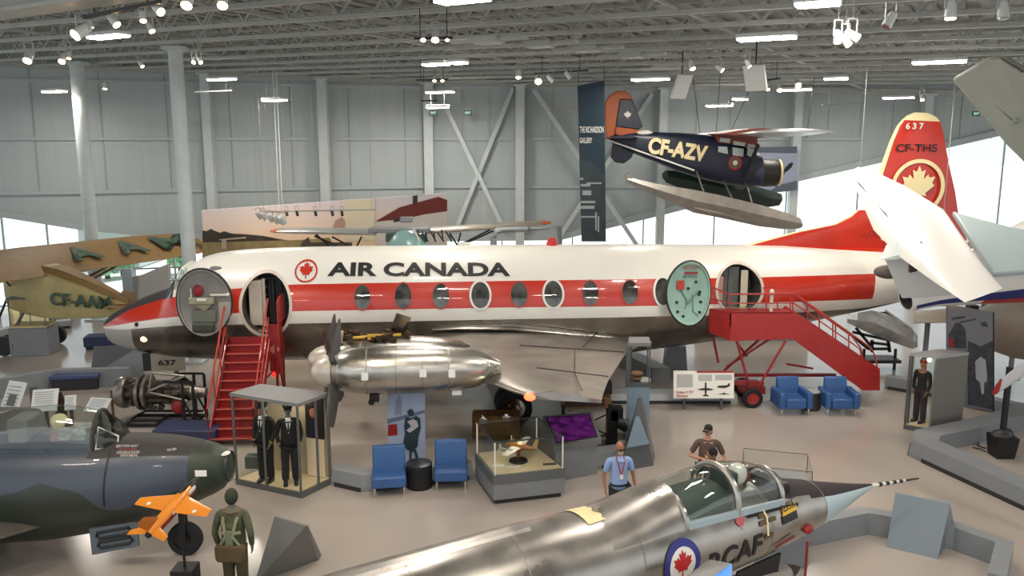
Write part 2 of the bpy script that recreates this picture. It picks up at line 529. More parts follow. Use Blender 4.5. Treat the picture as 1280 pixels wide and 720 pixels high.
# ------------------------------------------------ lamps
m_lamp = mat('glowing_lamp', 'FFFFFF', .5, emit='FFF1E6', es=26)
m_bulb = mat('warm_glowing_bulb', 'FFE2B0', .5, emit='FFD79A', es=22)
m_lampbody = mat('white_lamp_housing', 'C9CCCA', .4)
lamps = [(135, 45, 58, 'high bay light nearest, over the left columns'), (68, 114, 33, 'high bay light against the wall farthest left'),
         (277, 99, 39, 'high bay light left of the square wall column'), (343, 125, 31, 'high bay light above the long hanging cables'),
         (578, -1, 66, 'high bay light cut by the top edge of the photo'), (545, 80, 32, 'left light of the closely spaced bright pair'),
         (573, 78, 16, 'small right light of the closely spaced pair'), (550, 115, 35, 'high bay light just below the bright pair'),
         (547, 134, 27, 'lowest high bay light above the left exit sign'), (958, 47, 66, 'large high bay light over the floatplane cabin'),
         (813, 99, 44, 'high bay light right of the banner top'), (899, 132, 30, 'high bay light low over the floatplane fuselage'),
         (1174, 77, 57, 'large high bay light above the red tail fin'), (1123, 122, 34, 'high bay light left of the tail fin tip'),
         (993, 112, 38, 'high bay light low on the right behind the spotlights'), (1022, 4, 50, 'light at the top edge on the right'),
         (1045, 98, 26, 'small light behind the track lights on the right'), (925, 124, 17, 'smallest high bay light beside the cables')]
gm = None
for i, (px, py, w, tx) in enumerate(lamps):
    # every lamp hangs a little under the joists
    r = ray(px, py); X = r.x / r.y; yy = (9.85 - .45 - CAMH) / (r.z / r.y + .022 * X)
    yy = min(yy, 36.5 if px > 500 else 33)
    p = V3((X * yy, yy, CAMH + r.z / r.y * yy)); s_ = FOC / (yy * cos(PIT) + 0)
    L = w / s_ / .93
    L = max(.5, min(1.7, L))
    ang = -30 if i % 2 == 0 else -28
    t = thing('high_bay_light', 'white ' + tx, 'ceiling light', p, ang)
    b = B(); b.box((0, 0, .05), (L, .42, .1)); b.out('housing', m_lampbody, t, bev=.03)
    b = B(); b.box((0, 0, -.02), (L - .04, .36, .05)); b.out('diffuser', m_lamp, t, bev=.02)
    zc = roofz(p.x) - p.z
    b = B(); 
    for sx in (-1, 1):
        b = B(); b.cyl((sx * L * .35, 0, .1), (sx * L * .35, 0, zc), .006, n=5); b.out('hanger', m_joist, t)

def spotlight(px, py, y, aim=(0, .3, -1), r=.11, L=.32, col=None, lit=True, tx='', zt=None):
    p = D(px, py, y); aim = V3(aim).normalized()
    t = thing('track_spotlight', tx, 'spotlight', p)
    b = B(); a = -aim * L
    b.cyl(a, (0, 0, 0), r * .8, r, n=16); b.cyl(a * 1.18, a, r * .45, r * .8, n=12); b.out('lamp_head', col or m_lampbody, t)
    b = B(); b.cyl(aim * .002, aim * .012, r * .86, n=16); b.out('lamp_lens', m_bulb if lit else m_chrome, t)
    z1 = (roofz(p.x) - p.z)
    b = B(); b.beam(a * .6 + V3((r, 0, 0)), a * .6 + V3((r, 0, .25)), .02); b.beam(a * .6 + V3((-r, 0, 0)), a * .6 + V3((-r, 0, .25)), .02)
    b.beam(a * .6 + V3((-r - .01, 0, .25)), a * .6 + V3((r + .01, 0, .25)), .02); b.cyl(a * .6 + V3((0, 0, .25)), V3((a.x * .6, a.y * .6, max(z1, .4))), .006, n=6)
    b.out('yoke', m_joist, t)
    return t
m_spotdark = mat('dark_lamp_housing', '3A3B3A', .5)
S = [(94, 44, 13, (-.4, -.6, -.5), .15, 'large round warm spotlight aimed at the viewer, beside the big left lamp', 1),
     (114, 34, 13.5, (0, .4, -1), .06, 'tiny spotlight just above the big left lamp', 1), (146, 31, 12.8, (.6, -.2, -.7), .1, 'warm spotlight right above the big left lamp', 1),
     (179, 26, 12.6, (.2, -.3, -.9), .08, 'warm spotlight third from the round one, on a stem', 1), (190, 39, 13.4, (.4, -.2, -.7), .08, 'small pale spotlight under the stemmed one', 1),
     (201, 15, 12, (.6, -.4, -.5), .1, 'tilted warm spotlight near the top left girder', 1), (233, 7, 12, (.0, -.6, -.7), .13, 'round warm spotlight left of the top edge pair', 1),
     (278, 7, 12, (.1, -.6, -.7), .12, 'round warm spotlight right of the top edge pair', 1), (34, 76, 17, (0, -.6, -.7), .14, 'round warm spotlight leftmost over the wall', 1),
     (77, 77, 17, (0, -.6, -.7), .11, 'warm spotlight above the farthest left column', 1), (86, 73, 17, (0, -.3, -.9), .07, 'small pale spotlight beside that column head', 1),
     (131, 111, 33, (0, -.2, -.9), .14, 'little lone spotlight hanging before the wall', 1), (178, 83, 24, (.6, -.2, -.8), .09, 'small spotlight right of the column head', 1),
     (242, 78, 22, (0, -.6, -.7), .09, 'left spotlight of the black track over the columns', 1), (251, 78, 22, (.5, -.4, -.7), .09, 'right spotlight of the black track over the columns', 1),
     (529, 50, 18, (0, -.6, -.7), .09, 'left cold spotlight on the short black track', 1), (544, 50, 18, (0, -.6, -.8), .14, 'middle cold spotlight on the short black track', 1),
     (559, 50, 18, (0, -.5, -.8), .07, 'right cold spotlight on the short black track', 1), (543, 101, 29, (0, -.6, -.8), .1, 'left spotlight on the lower short track', 1),
     (553, 101, 29, (.2, -.6, -.8), .1, 'right spotlight on the lower short track', 1), (673, 102, 27, (0, -.8, -.5), .18, 'round white spotlight left of the banner', 1),
     (692, 102, 26, (.8, -.2, -.8), .13, 'tilted spotlight nearest left of the banner', 0), (713, 98, 25, (.7, 0, -.9), .12, 'long tilted spotlight touching the banner top', 0),
     (648, 97, 28, (0, -.4, -.9), .15, 'white spotlight over the centre column', 1), (866, 86, 22, (.2, -.4, -.8), .13, 'white spotlight on the track above the floatplane tail', 1),
     (903, 88, 21, (.8, -.4, -.6), .1, 'small lit spotlight right on the floatplane track', 1), (937, 83, 20, (.6, 0, -.8), .09, 'spotlight above the square white lamp box', 1),
     (975, 113, 27, (0, -.7, -.6), .12, 'left round spotlight of the far right cluster', 1), (998, 107, 27, (0, -.8, -.5), .16, 'bright round spotlight of the far right cluster', 1),
     (960, 112, 27, (0, -.5, -.8), .1, 'small spotlight at the left of the far right cluster', 1), (944, 111, 27, (.2, -.4, -.9), .1, 'small spotlight beside the black cable coil', 1),
     (1047, 53, 14, (0, -.2, -1), .1, 'warm lit spotlight lowest left in the black bracket cluster', 1), (1061, 56, 14, (.5, -.4, -.8), .1, 'warm lit spotlight lowest middle in the bracket cluster', 1),
     (1073, 48, 14, (1, .0, -.5), .12, 'white spotlight pointing right in the bracket cluster', 0), (1108, 33, 12.6, (-.5, -.1, -.9), .12, 'tilted white spotlight first of three along the top right', 0),
     (1188, 23, 12.2, (0, -.1, -1), .13, 'white spotlight second of three along the top right', 1), (1254, 23, 12.2, (0, -.2, -1), .13, 'white spotlight third of three along the top right', 0),
     (1153, 125, 26, (0, -.5, -.8), .1, 'small spotlight just above the red tail fin', 1)]
for px, py, y, aim, r, tx, lit in S:
    spotlight(px, py, y, aim, r * .62, L=r * 1.7, lit=bool(lit), tx=tx)
def track(p, q, tx, col=m_black, w=.05):
    b = B(); b.beam(p, q, w, w)
    for u in (.15, .85):
        m_ = p.lerp(q, u); b.cyl(m_, V3((m_.x, m_.y, roofz(m_.x))), .01, n=6)
    label(b.out('light_track', col, flat=True), tx, 'light track')
track(D(105, 22, 12.8), D(200, 2, 11.8), 'black light track by the top left spotlights')
track(D(518, 48, 18), D(566, 47, 18), 'short black light track with cold spotlights')
track(D(520, 100, 29), D(560, 99, 29), 'second short black light track below the first')
track(D(527, 126, 33), D(547, 126, 33), 'tiny black light track just over the exit sign')
track(D(668, 92, 27), D(735, 88, 26), 'black light track left of the banner')
track(D(815, 84, 23), D(890, 76, 22), 'pale light track above the floatplane tail', m_joist)
track(D(945, 102, 27), D(975, 98, 27), 'black light track of the far right cluster')
track(D(1028, 131, 33), D(1085, 129, 33), 'dim light track before the right wall panel', m_joist)
track(D(688, 135, 36), D(724, 135, 36), 'dim light track left of the banner text', m_joist)
track(D(243, 115, 34), D(290, 113, 34), 'pale light track before the left wall', m_joist)
# square speakers / white boxes hung from the joists
for px, py, y, sz, rz, tx in ((852, 108, 25, (.5, .1, .75), 25, 'white tilted panel speaker under the roof left of the spotlight cluster'),
                              (944, 97, 22, (.55, .12, .7), -35, 'white tilted panel speaker nearer, over the floatplane wing')):
    p = D(px, py, y); t = thing('panel_speaker', tx, 'speaker', p, rz)
    b = B(); b.box((0, 0, 0), sz, Matrix.Rotation(R(28), 3, 'X')); b.out('cabinet', m_lampbody, t, bev=.02)
    b = B(); b.cyl((0, 0, .2), (0, 0, roofz(p.x) - p.z), .02, n=6); b.out('hanger', m_black, t)
# vent grilles in the joists
for px, py, y, tx in ((675, 55, 19, 'first ceiling vent grille, highest of the diagonal row'), (735, 61, 20.5, 'second ceiling vent grille in the diagonal row'),
                      (790, 69, 22, 'third ceiling vent grille, lowest of the diagonal row'), (610, 50, 18, 'ceiling vent grille farthest left, above the bright lamp pair')):
    p = D(px, py, y); t = thing('ceiling_vent', 'pale ' + tx, 'vent', p, -30)
    b = B(); b.box((0, 0, 0), (.6, .4, .12)); b.box((-.6, 0, 0), (.6, .2, .06)); b.box((.6, 0, 0), (.6, .2, .06)); b.out('duct', m_joist, t, flat=True)
    b = B()
    for i in range(9): b.box((-.24 + i * .06, 0, -.07), (.02, .36, .02))
    b.out('grille', m_lampbody, t, flat=True)
# exit signs
m_sign = mat('dark_sign_face', '20302C', .4, emit='2E6B4A', es=.35)
for px, py, tx in ((542, 141, 'small dark exit sign left of the crossed wall braces'), (585, 141, 'small dark exit sign over the crossed wall braces'), (1220, 142, 'small dark exit sign right of the red tail fin')):
    p = BW(px, py, 1.2); t = thing('exit_sign', tx, 'exit sign', p)
    b = B(); b.box((0, 0, 0), (.34, .1, .24)); b.out('sign_box', m_sign, t, flat=True)
    tb = text('EXIT', .24, .1); tb.tf(Matrix.Translation((-.12, -.056, -.05)) @ Matrix.Rotation(pi / 2, 4, 'X')); tb.out('lettering', mat('exit_lettering', 'DDEEDD', .5, emit='CFF5DA', es=1.0), t, flat=True)
    b = B(); b.cyl((0, 0, .12), (0, 0, roofz(p.x) - p.z), .012, n=6); b.out('hanger', m_joist, t)
# long hanging cables
for px, y, zt in ((343, 36, 4.3), (347, 36, 4.3)):
    p = D(px, 130, y); b = B(); b.cyl((p.x, p.y, 3.9), (p.x, p.y, roofz(p.x)), .025, n=6)
    label(b.out('hanging_cable', m_steel), 'pale cable hanging from the roof before the left wall', 'cable', 'pale pair of hanging cables')

# ------------------------------------------------ outside
m_leafs = mat('sunlit_foliage', 'A4CDA2', .8, var=.35, vs=3)
m_bark = mat('bark', '5B4A3A', .9)
for px, py, y, h, tx in ((148, 330, 45, 1.7, 'leafy green tree outside the left windows, right of the far column'), (221, 322, 46, 1.7, 'green tree outside beside the cockpit windows'), (128, 338, 44, 1.4, 'distant green tree outside near the far left column')):
    p = U(px, py, 1.5); p = V3(((px - 640) / FOC * y, y, 0))
    t = thing('tree', tx, 'tree', p)
    b = B(); b.cyl((0, 0, 0), (0, 0, h * .5), .15, .08, n=8); b.out('trunk', m_bark, t)
    b = B()
    for i in range(420):
        a_, e_ = random.random() * 2 * pi, random.random(); rr = h * .32 * sqrt(random.random())
        c = V3((cos(a_) * rr, sin(a_) * rr, h * .62 + (e_ - .5) * h * .7))
        q = Matrix.Rotation(random.random() * 6, 3, 'X') @ Matrix.Rotation(random.random() * 6, 3, 'Z')
        b.poly([c + q @ V3(v) * .22 for v in ((-1, -.6, 0), (1, -.6, 0), (1, .6, 0), (-1, .6, 0))])
    b.out('foliage', m_leafs, t, flat=True)
# low pale building outside on the left
b = B(); p = V3((-23.2, 50, 0)); b.box((p.x, p.y, 1.2), (3.4, 4, 2.4)); b.box((p.x, p.y, 2.5), (3.8, 4.4, .25))
label(b.out('outbuilding', mat('pale_outbuilding_wall', 'B9BDB9', .7), flat=True), 'low pale outbuilding outside, seen under the yellow wing', 'building')

# ------------------------------------------------ light
w = bpy.data.worlds.new('world'); SC.world = w; w.use_nodes = True
bg = w.node_tree.nodes['Background']; bg.inputs[0].default_value = (.93, .97, 1.0, 1); bg.inputs[1].default_value = 1.15
sun = bpy.data.lights.new('sun', 'SUN'); sun.energy = 5.5; sun.angle = R(1.5); sun.color = (1, .97, .92)
so = bpy.data.objects.new('sun', sun); COL.objects.link(so); so.rotation_euler = (R(-32), R(8), 0)
def area(name, loc, size, power, col=(1, .95, .88), rot=(0, 0, 0)):
    l = bpy.data.lights.new(name, 'AREA'); l.shape = 'RECTANGLE'; l.size = size[0]; l.size_y = size[1]; l.energy = power; l.color = col
    o = bpy.data.objects.new(name, l); COL.objects.link(o); o.location = loc; o.rotation_euler = rot
    return o
def spot(name, loc, target, power, ang=40, col=(1, .86, .68), blend=.6, rad=.12):
    l = bpy.data.lights.new(name, 'SPOT'); l.energy = power; l.spot_size = R(ang); l.spot_blend = blend; l.color = col; l.shadow_soft_size = rad
    o = bpy.data.objects.new(name, l); COL.objects.link(o); o.location = loc
    o.rotation_euler = (V3(target) - V3(loc)).to_track_quat('-Z', 'Y').to_euler()
SC.view_settings.view_transform = 'Standard'; SC.view_settings.look = 'None'
SC.view_settings.gamma = 1; SC.view_settings.use_curve_mapping = False
SC.view_settings.exposure = .16
# ================================================================ the airliner
VF = Frame((-11.28, 22.79, 0), 4.5)
AIR = thing('airliner', 'large white and red four-engined airliner lettered AIR CANADA with both doors open', 'aeroplane', M=VF.M)
tab = [(130, 405, 411), (133, 400.5, 423), (141, 392.5, 430), (162, 381, 436), (182, 371, 440.5), (203, 363, 443.5), (219, 357.5, 445.5), (222, 351, 445.8), (229, 336, 446), (234, 330, 446.4), (245, 322.5, 447), (266, 315.5, 448),
       (300, 311, 448.8), (328, 309.3, 449), (400, 307, 449), (640, 305, 446), (760, 304.3, 443), (815, 304, 436), (887, 304.5, 426.5), (992, 306, 406), (1110, 309, 381), (1180, 316, 363), (1225, 326, 352), (1240, 335, 344)]
ST = []
for px, t, b_ in tab:
    a, c = VF.pix(px, t), VF.pix(px, b_)
    ST.append(((a.x + c.x) / 2, (a.z + c.z) / 2, (a.z - c.z) / 2 * .98))
s0 = ST[0][0]
zcT = [(s, z) for s, z, r in ST]; rzT = [(s, r) for s, z, r in ST]
sw = ST[9][0]
def zc_(s): return lerp(zcT, s)
def rz_(s): return lerp(rzT, s)
def ry_(s):
    r = rz_(s)
    return min(1.62, r * (1.0 + .02)) if s > sw else lerp([(s0, .05), (ST[3][0], .62), (ST[6][0], 1.15), (sw + .01, 1.42)], s)
def smooth_(f, s):
    if s < sw + .3: return f(s)
    return sum(f(s + d) for d in (-.6, -.3, 0, .3, .6)) / 5
def surf(s, z, off=0.0):
    "point of the near flank at station s and height z"
    zc, rz, ry = smooth_(zc_, s), smooth_(rz_, s), smooth_(ry_, s)
    q = max(-.999, min(.999, (z - zc) / rz)); c = sqrt(1 - q * q)
    n = V3((0, -c / ry, q / rz)).normalized()
    return V3((s, -ry * c, z)) + n * off
def hit(px, py):
    "station and height where a pixel meets the near flank"
    yl = -1.5
    for _ in range(6):
        p = VF.pix(px, py, yl); yl = surf(p.x, p.z).y
    return p.x, p.z
bT = [[(131, 410.5), (157, 412), (220, 407), (300, 405.5), (370, 404.5), (640, 399), (835, 395), (955, 393), (1080, 385), (1200, 362), (1238, 343)],
      [(131, 408.5), (160, 404), (218, 396), (300, 391), (370, 389), (640, 384.3), (830, 382), (955, 378.5), (1091, 373.6), (1200, 352), (1238, 341)],
      [(131, 406.5), (145, 397), (162, 387), (189, 378), (220, 370.4), (290, 361), (370, 355.5), (450, 354), (640, 351), (820, 348.5), (955, 346.5), (1099, 342), (1200, 337), (1238, 339)],
      [(131, 406), (145, 396), (162, 385.5), (189, 376), (220, 366), (228, 350), (250, 335), (400, 315), (640, 310), (925, 303.9), (960, 306), (1105, 315.5), (1180, 322), (1235, 336)]]
bZ = []
for row in bT:
    bZ.append(sorted(hit(px, py) for px, py in row))
SM = [mat('bare_metal_belly', '7E7871', .26, m=.95, var=.2, vs=.8, bump=.08, bs=2.5), m_white, mat('airline_red', 'B92A16', .3, coat=.4), mat('matt_black_antiglare', '2E2A2E', .7), mat('pale_grey_radome', 'A9A8A2', .5), mat('cockpit_window_glass', '23302E', .1, coat=.5)]
s1 = ST[-1][0]
stations = [s0, s0 + .04, s0 + .1, s0 + .18, s0 + .3, s0 + .45, s0 + .6, s0 + .8]
s = s0 + 1.0
while s < s1 - .1: stations.append(s); s += .16
stations.append(s1)
rows = [6, 2, 3, 4, 5]      # strips between the boundaries, bottom to top
bm = B(); rings = []
for s in stations:
    zc, rz, ry = smooth_(zc_, s), smooth_(rz_, s), smooth_(ry_, s)
    th = [-pi / 2]
    for bz in bZ:
        q = (lerp(bz, s) - zc) / rz
        th.append(max(th[-1] + .004, min(pi / 2 - .02, asin(max(-1, min(1, q))))))
    th.append(pi / 2)
    ts = [-pi / 2]
    for (a, c), n in zip(zip(th, th[1:]), rows):
        ts += [a + (c - a) * (i + 1) / n for i in range(n)]
    near = [(s, -ry * cos(t), zc + rz * sin(t)) for t in ts]
    far = [(s, ry * cos(t), zc + rz * sin(t)) for t in ts[1:-1]][::-1]
    rings.append(near + far)
nrow = sum(rows); cum = [sum(rows[:i + 1]) for i in range(5)]
vr = [[bm.bm.verts.new(p) for p in r] for r in rings]; N = len(vr[0])
s_red = hit(1097, 358)[0]; s_dors = hit(926, 304)[0]; s_rad = hit(165, 420)[0]; s_ws0 = ST[6][0]; s_ws1 = sw
for i in range(len(vr) - 1):
    sm = (stations[i] + stations[i + 1]) / 2
    for j in range(N):
        jj = j if j < nrow else N - 1 - j
        k = next(q for q in range(5) if jj < cum[q])
        if k == 0: mi = 4 if sm < s_rad else 0
        elif k == 1: mi = 1
        elif k == 2:
            jr = (jj - cum[1]) / 3.0
            mi = 2 if sm < s_red - .1 else 1
        else:
            mi = 1
            if sm < s_ws1: mi = 3 if sm < s_ws0 else (5 if k >= 3 else 1)
            elif k == 4 and sm > s_dors: mi = 2
            if k == 0: mi = 0
        if sm > hit(1125, 370)[0] and k == 0: mi = 1
        bm.mi = mi
        bm.face([vr[i][j], vr[i][(j + 1) % N], vr[i + 1][(j + 1) % N], vr[i + 1][j]])
bm.mi = 4; bm.face(vr[0][::-1]); bm.mi = 1; bm.face(vr[-1])
FUS = bm.out('fuselage', SM, AIR, smooth=50)

# --- elliptical doorways cut through the shell
def ellipse(cx, cz, rx, rz, n=40): return [(cx + rx * cos(2 * pi * k / n), cz + rz * sin(2 * pi * k / n)) for k in range(n)]
def flank_box(l, t, r, b_):
    a, c = hit(l, (t + b_) / 2), hit(r, (t + b_) / 2); u, d = hit((l + r) / 2, t), hit((l + r) / 2, b_)
    return (a[0] + c[0]) / 2, (u[1] + d[1]) / 2, (c[0] - a[0]) / 2, (u[1] - d[1]) / 2
m_cabin = mat('dark_cabin_lining', '4A4744', .7)
doors = [flank_box(302, 341, 362, 419), flank_box(897, 330, 952, 391)]
for cx, cz, rx, rz in doors:
    cb = B(); e = ellipse(cx, cz, rx, rz)
    cb.ext([(x, -2.2, z) for x, z in e], (0, 1.75, 0))
    co = cb.out('cutter', m_cabin, AIR, flat=True)
    md = FUS.modifiers.new('cut', 'BOOLEAN'); md.operation = 'DIFFERENCE'; md.object = co; md.solver = 'EXACT'; md.material_mode = 'TRANSFER'
    bpy.context.view_layer.update()
    dg = bpy.context.evaluated_depsgraph_get()
    nm = bpy.data.meshes.new_from_object(FUS.evaluated_get(dg))
    FUS.modifiers.clear(); FUS.data = nm
    bpy.data.objects.remove(co)
def band_on_flank(cx, cz, rx, rz, w, off, t=.03, n=56):
    b = B(); rings = []
    for k in range(n):
        a = 2 * pi * k / n; c_, s_ = cos(a), sin(a)
        o = lambda d, o_: surf(cx + (rx + d) * c_, cz + (rz + d) * s_, o_)
        rings.append([o(-w * .1, off - t), o(-w * .1, off), o(w, off), o(w, off - t)])
    rings.append(rings[0]); return b.loft(rings, caps=False)
m_frame = mat('worn_white_door_frame', 'C9BFB2', .45, var=.1)
for (cx, cz, rx, rz), tx in zip(doors, ('f', 'a')):
    dw = band_on_flank(cx, cz, rx, rz, .07, .02).out('door_frame', m_frame, AIR)
    b = B(); b.box((cx, -.9, cz - rz * .9), (rx * 1.1, .9, .05)); b.out('door_sill', mat('worn_sill_metal', 'C8BFA8', .35, m=.8), AIR, flat=True)
# things seen in the doorways
cx, cz, rx, rz = doors[0]
b = B(); b.box((cx - rx * .55, -.95, cz), (.34, .5, rz * 1.5)); b.out('galley_panel', m_frame, AIR, bev=.02)
b = B(); b.cyl((cx - rx * .22, -1.1, cz - rz * .8), (cx - rx * .22, -1.1, cz + rz * .8), .05, n=10); b.out('door_post', mat('cream_door_post', 'C6BCAE', .4), AIR)
m_curt = mat('dark_cabin_fittings', '34363A', .6, var=.3, vs=6)
b = B()
for i in range(6):
    x = cx - .05 + i * .1; b.cyl((x, -.75 - .06 * (i % 2), cz - rz * .75), (x, -.75 - .06 * (i % 2), cz + rz * .72), .05, n=8)
b.out('cabin_curtain', m_curt, AIR)
b = B()
for i in range(4): b.box((cx + .0, -.62, cz + rz * .7 - i * .22), (.5, .1, .04))
b.out('luggage_shelf', m_gray, AIR, flat=True)
cx, cz, rx, rz = doors[1]
b = B()
for i, (dx, w_) in enumerate(((-.3, .26), (0, .3))): b.box((cx + dx, -.8, cz), (w_, .06, rz * 1.7))
b.out('cabin_partition', mat('grey_green_partition', '565B5A', .5, var=.25, vs=3), AIR, flat=True)
b = B(); b.box((cx + .27, -.95, cz - .05), (.2, .05, rz * 1.6)); b.out('inner_door_panel', mat('cream_inner_panel', 'CFC8B4', .5), AIR, bev=.01)
b = B(); b.box((cx - rx * .72, -1.05, cz - .05), (.16, .1, rz * 1.1)); b.out('door_side_lining', mat('pink_door_lining', 'B58C80', .6), AIR, bev=.02)  # pinkish side lining of the rear doorway

# --- the two swung-out doors, curved oval plugs seen from inside
def open_door(l, t, r, b_, out, inner, nm, rim):
    # the door hangs parallel to the flank, `out` metres off it
    px, py = (l + r) / 2, (t + b_) / 2
    x, z = hit(px, py); yl = surf(x, z).y - out
    L, Rr, T, Bt = VF.pix(l, py, yl), VF.pix(r, py, yl), VF.pix(px, t, yl), VF.pix(px, b_, yl)
    cx, cz, rx, rz = (L.x + Rr.x) / 2, (T.z + Bt.z) / 2, (Rr.x - L.x) / 2, (T.z - Bt.z) / 2
    f = lambda x, z: V3((x, yl - .16 + .16 * (1 - ((z - cz) / rz) ** 2) * 1.0, z))
    def ring(sc, dy): return [f(cx + rx * sc * cos(2 * pi * k / 48), cz + rz * sc * sin(2 * pi * k / 48)) + V3((0, dy, 0)) for k in range(48)]
    b = B(); b.loft([ring(.05, 0), ring(.3, 0), ring(.6, 0), ring(.9, 0), ring(.92, -.05), ring(.97, -.05), ring(1.0, -.01), ring(1.0, .1), ring(.95, .12), ring(.5, .12), ring(.05, .12)])
    d = b.out(nm, inner, AIR)
    g = B(); g.loft([ring(1.0, -.04), ring(1.03, -.02), ring(1.03, .06), ring(1.0, .08), ring(1.0, -.04)], caps=False); g.out('door_seal', rim, d)
    return d, cx, cz, rx, rz, f, yl
m_lin = mat('grey_door_lining', '8C8A86', .5, var=.08)
m_grn = mat('pale_green_door_lining', '8FB0A4', .45, var=.06)
d1, cx, cz, rx, rz, f, yl = open_door(221, 335, 290, 419, .5, m_lin, 'front_door', m_black)
ob = lambda b, nm, m_, **k: b.out(nm, m_, d1, **k)
b = B(); b.box(f(cx - .02, cz + .05) + V3((0, -.14, 0)), (.62, .2, .18), Matrix.Rotation(R(-10), 3, 'X')); b.ext([f(cx - .3, cz + .0) + V3((0, -.08, 0)), f(cx + .28, cz + .0) + V3((0, -.08, 0)), f(cx + .05, cz - .22) + V3((0, -.08, 0))], (0, -.12, 0)); ob(b, 'folding_seat', mat('olive_seat_fabric', '8E8A74', .6), bev=.02)
b = B(); b.box(f(cx, cz - .34) + V3((0, -.1, 0)), (.6, .12, .34)); ob(b, 'seat_shell', mat('grey_green_seat_shell', '6D7065', .5), bev=.03)
b = B(); b.box(f(cx, cz - .62) + V3((0, -.14, 0)), (.56, .12, .24)); ob(b, 'seat_pocket', mat('dark_green_pocket', '3A4038', .6), bev=.05)
b = B(); b.box(f(cx + .0, cz + .1) + V3((0, -.25, 0)), (.22, .02, .06)); ob(b, 'seat_placard', m_paper, flat=True)
b = B(); b.box(f(cx + .42, cz + .2) + V3((0, -.1, 0)), (.46, .06, .05)); b.sph(f(cx + .62, cz + .2) + V3((0, -.1, 0)), .05, 6); ob(b, 'door_lever', m_white)
b = B(); b.sph(f(cx - .12, cz + .3) + V3((0, -.06, 0)), (.13, .05, .16), 8); ob(b, 'red_emergency_handle', mat('deep_red_plastic', '8A2226', .5))
b = B(); b.box(f(cx + .5, cz - .25) + V3((0, -.03, 0)), (.3, .03, .5)); ob(b, 'trim_panel', mat('pale_trim_panel', 'A9A49C', .5), bev=.02)
b = B(); b.tube([f(cx - .3, cz + .36) + V3((0, -.05, 0)), f(cx - .3, cz + .05) + V3((0, -.07, 0))], .02); ob(b, 'seat_strut', m_white)
d2, cx, cz, rx, rz, f, yl = open_door(833, 325.5, 888, 405.5, .45, m_grn, 'rear_door', m_black)
ob = lambda b, nm, m_, **k: b.out(nm, m_, d2, **k)
b = B()
for dx, dz in ((-.3, .15), (-.02, .12), (.3, .02), (-.32, -.25), (.33, -.25), (-.3, -.5), (.3, -.52), (-.15, -.62), (.18, .3), (.28, -.05)):
    b.cyl(f(cx + dx, cz + dz) + V3((0, -.06, 0)), f(cx + dx, cz + dz), .035, n=10)
ob(b, 'door_bolt', m_black)
b = B(); b.tube([f(cx - .22, cz + .08) + V3((0, -.04, 0)), f(cx - .05, cz - .2) + V3((0, -.04, 0)), f(cx - .1, cz - .42) + V3((0, -.04, 0))], .018); b.tube([f(cx + .25, cz + .05) + V3((0, -.04, 0)), f(cx - .05, cz - .3) + V3((0, -.04, 0))], .018); b.tube([f(cx + .1, cz - .05) + V3((0, -.04, 0)), f(cx + .12, cz - .5) + V3((0, -.04, 0)), f(cx + .25, cz - .6) + V3((0, -.04, 0))], .02); ob(b, 'latch_rod', mat('green_grey_rod', '6F8F86', .4, m=.5))
b = B(); b.box(f(cx - .24, cz + .22) + V3((0, -.05, 0)), (.2, .06, .24)); ob(b, 'latch_cover', mat('red_latch_cover', 'B23A2C', .4), bev=.01)
b = B(); b.box(f(cx + .02, cz + .55) + V3((0, -.06, 0)), (.36, .02, .05)); ob(b, 'instruction_plate', m_redd, flat=True)
tb = text('VISCOUNT', .46, .09, off=.01); tb.tf(Matrix.Translation(f(cx - .22, cz + .66) + V3((0, -.09, 0))) @ Matrix.Rotation(pi / 2, 4, 'X')); ob(tb, 'door_lettering', m_redd, flat=True)
tb = text('AIR CANADA', .4, .05); tb.tf(Matrix.Translation(f(cx - .2, cz + .42) + V3((0, -.05, 0))) @ Matrix.Rotation(pi / 2, 4, 'X')); ob(tb, 'door_lettering', m_black, flat=True)

# --- cabin windows
m_win = mat('dark_window_glass', '30302E', .06, coat=.6, col2='5A5B58', vs=3)
for px, py, wd, ht, rim in ((453, 371.5, 20, 31, 0), (504, 370, 21, 32, 0), (551, 370, 21, 31, 0), (600.5, 369, 23, 33, 1), (649, 368, 21, 31, 0), (691.5, 367.5, 23, 33, 2), (738, 366.5, 20, 31, 0), (787.5, 365.5, 20, 30, 0), (829, 364.5, 21, 34, 2)):
    cx, cz, rx, rz = flank_box(px - wd / 2, py - ht / 2, px + wd / 2, py + ht / 2)
    f = disk(0, 1, 32); f.map(lambda c: surf(cx + c.x * rx, cz + c.y * rz, .02))
    wo = f.out('window', m_win, AIR)
    wm = (mat('red_window_rim', 'B5352A', .35), m_white, m_white)[rim]
    band_on_flank(cx, cz, rx, rz, .05 if rim else .025, .03, .04, 40).out('window_rim', wm, wo)
cx, cz, rx, rz = flank_box(829 - 8, 348, 829 + 8, 380)

# --- lettering and badge on the flank
def flank_text(st, l, t, r, b_, col, off=.0, nm='lettering', lift=.012):
    xa, za = hit(l, b_); xb, _ = hit(r, b_); _, zt = hit(l, t); x_, zr = hit(r, b_)
    tb = text(st, off=off); w_, h_ = xb - xa, zt - za
    tb.fit(w_, h_)
    tb.cut(1, [h_ * k / 10 for k in range(1, 10)])
    sl = (zr - za) / w_
    tb.map(lambda c: surf(xa + c.x, za + c.y + sl * c.x, lift))
    return tb.out(nm, col, AIR, flat=True, nrm=False)
flank_text('AIR CANADA', 409, 328, 638, 345.5, m_black, off=.038)
flank_text('VISCOUNT', 1068, 289.5, 1110, 297, mat('dark_red_lettering', '7A1F1C', .5), off=.005)
def flank_disc(b, cx, cz, r, m_, nm, lift=.013):
    b.map(lambda c: surf(cx + c.x * r, cz + c.y * r, lift)); return b.out(nm, m_, AIR, flat=True, nrm=False)
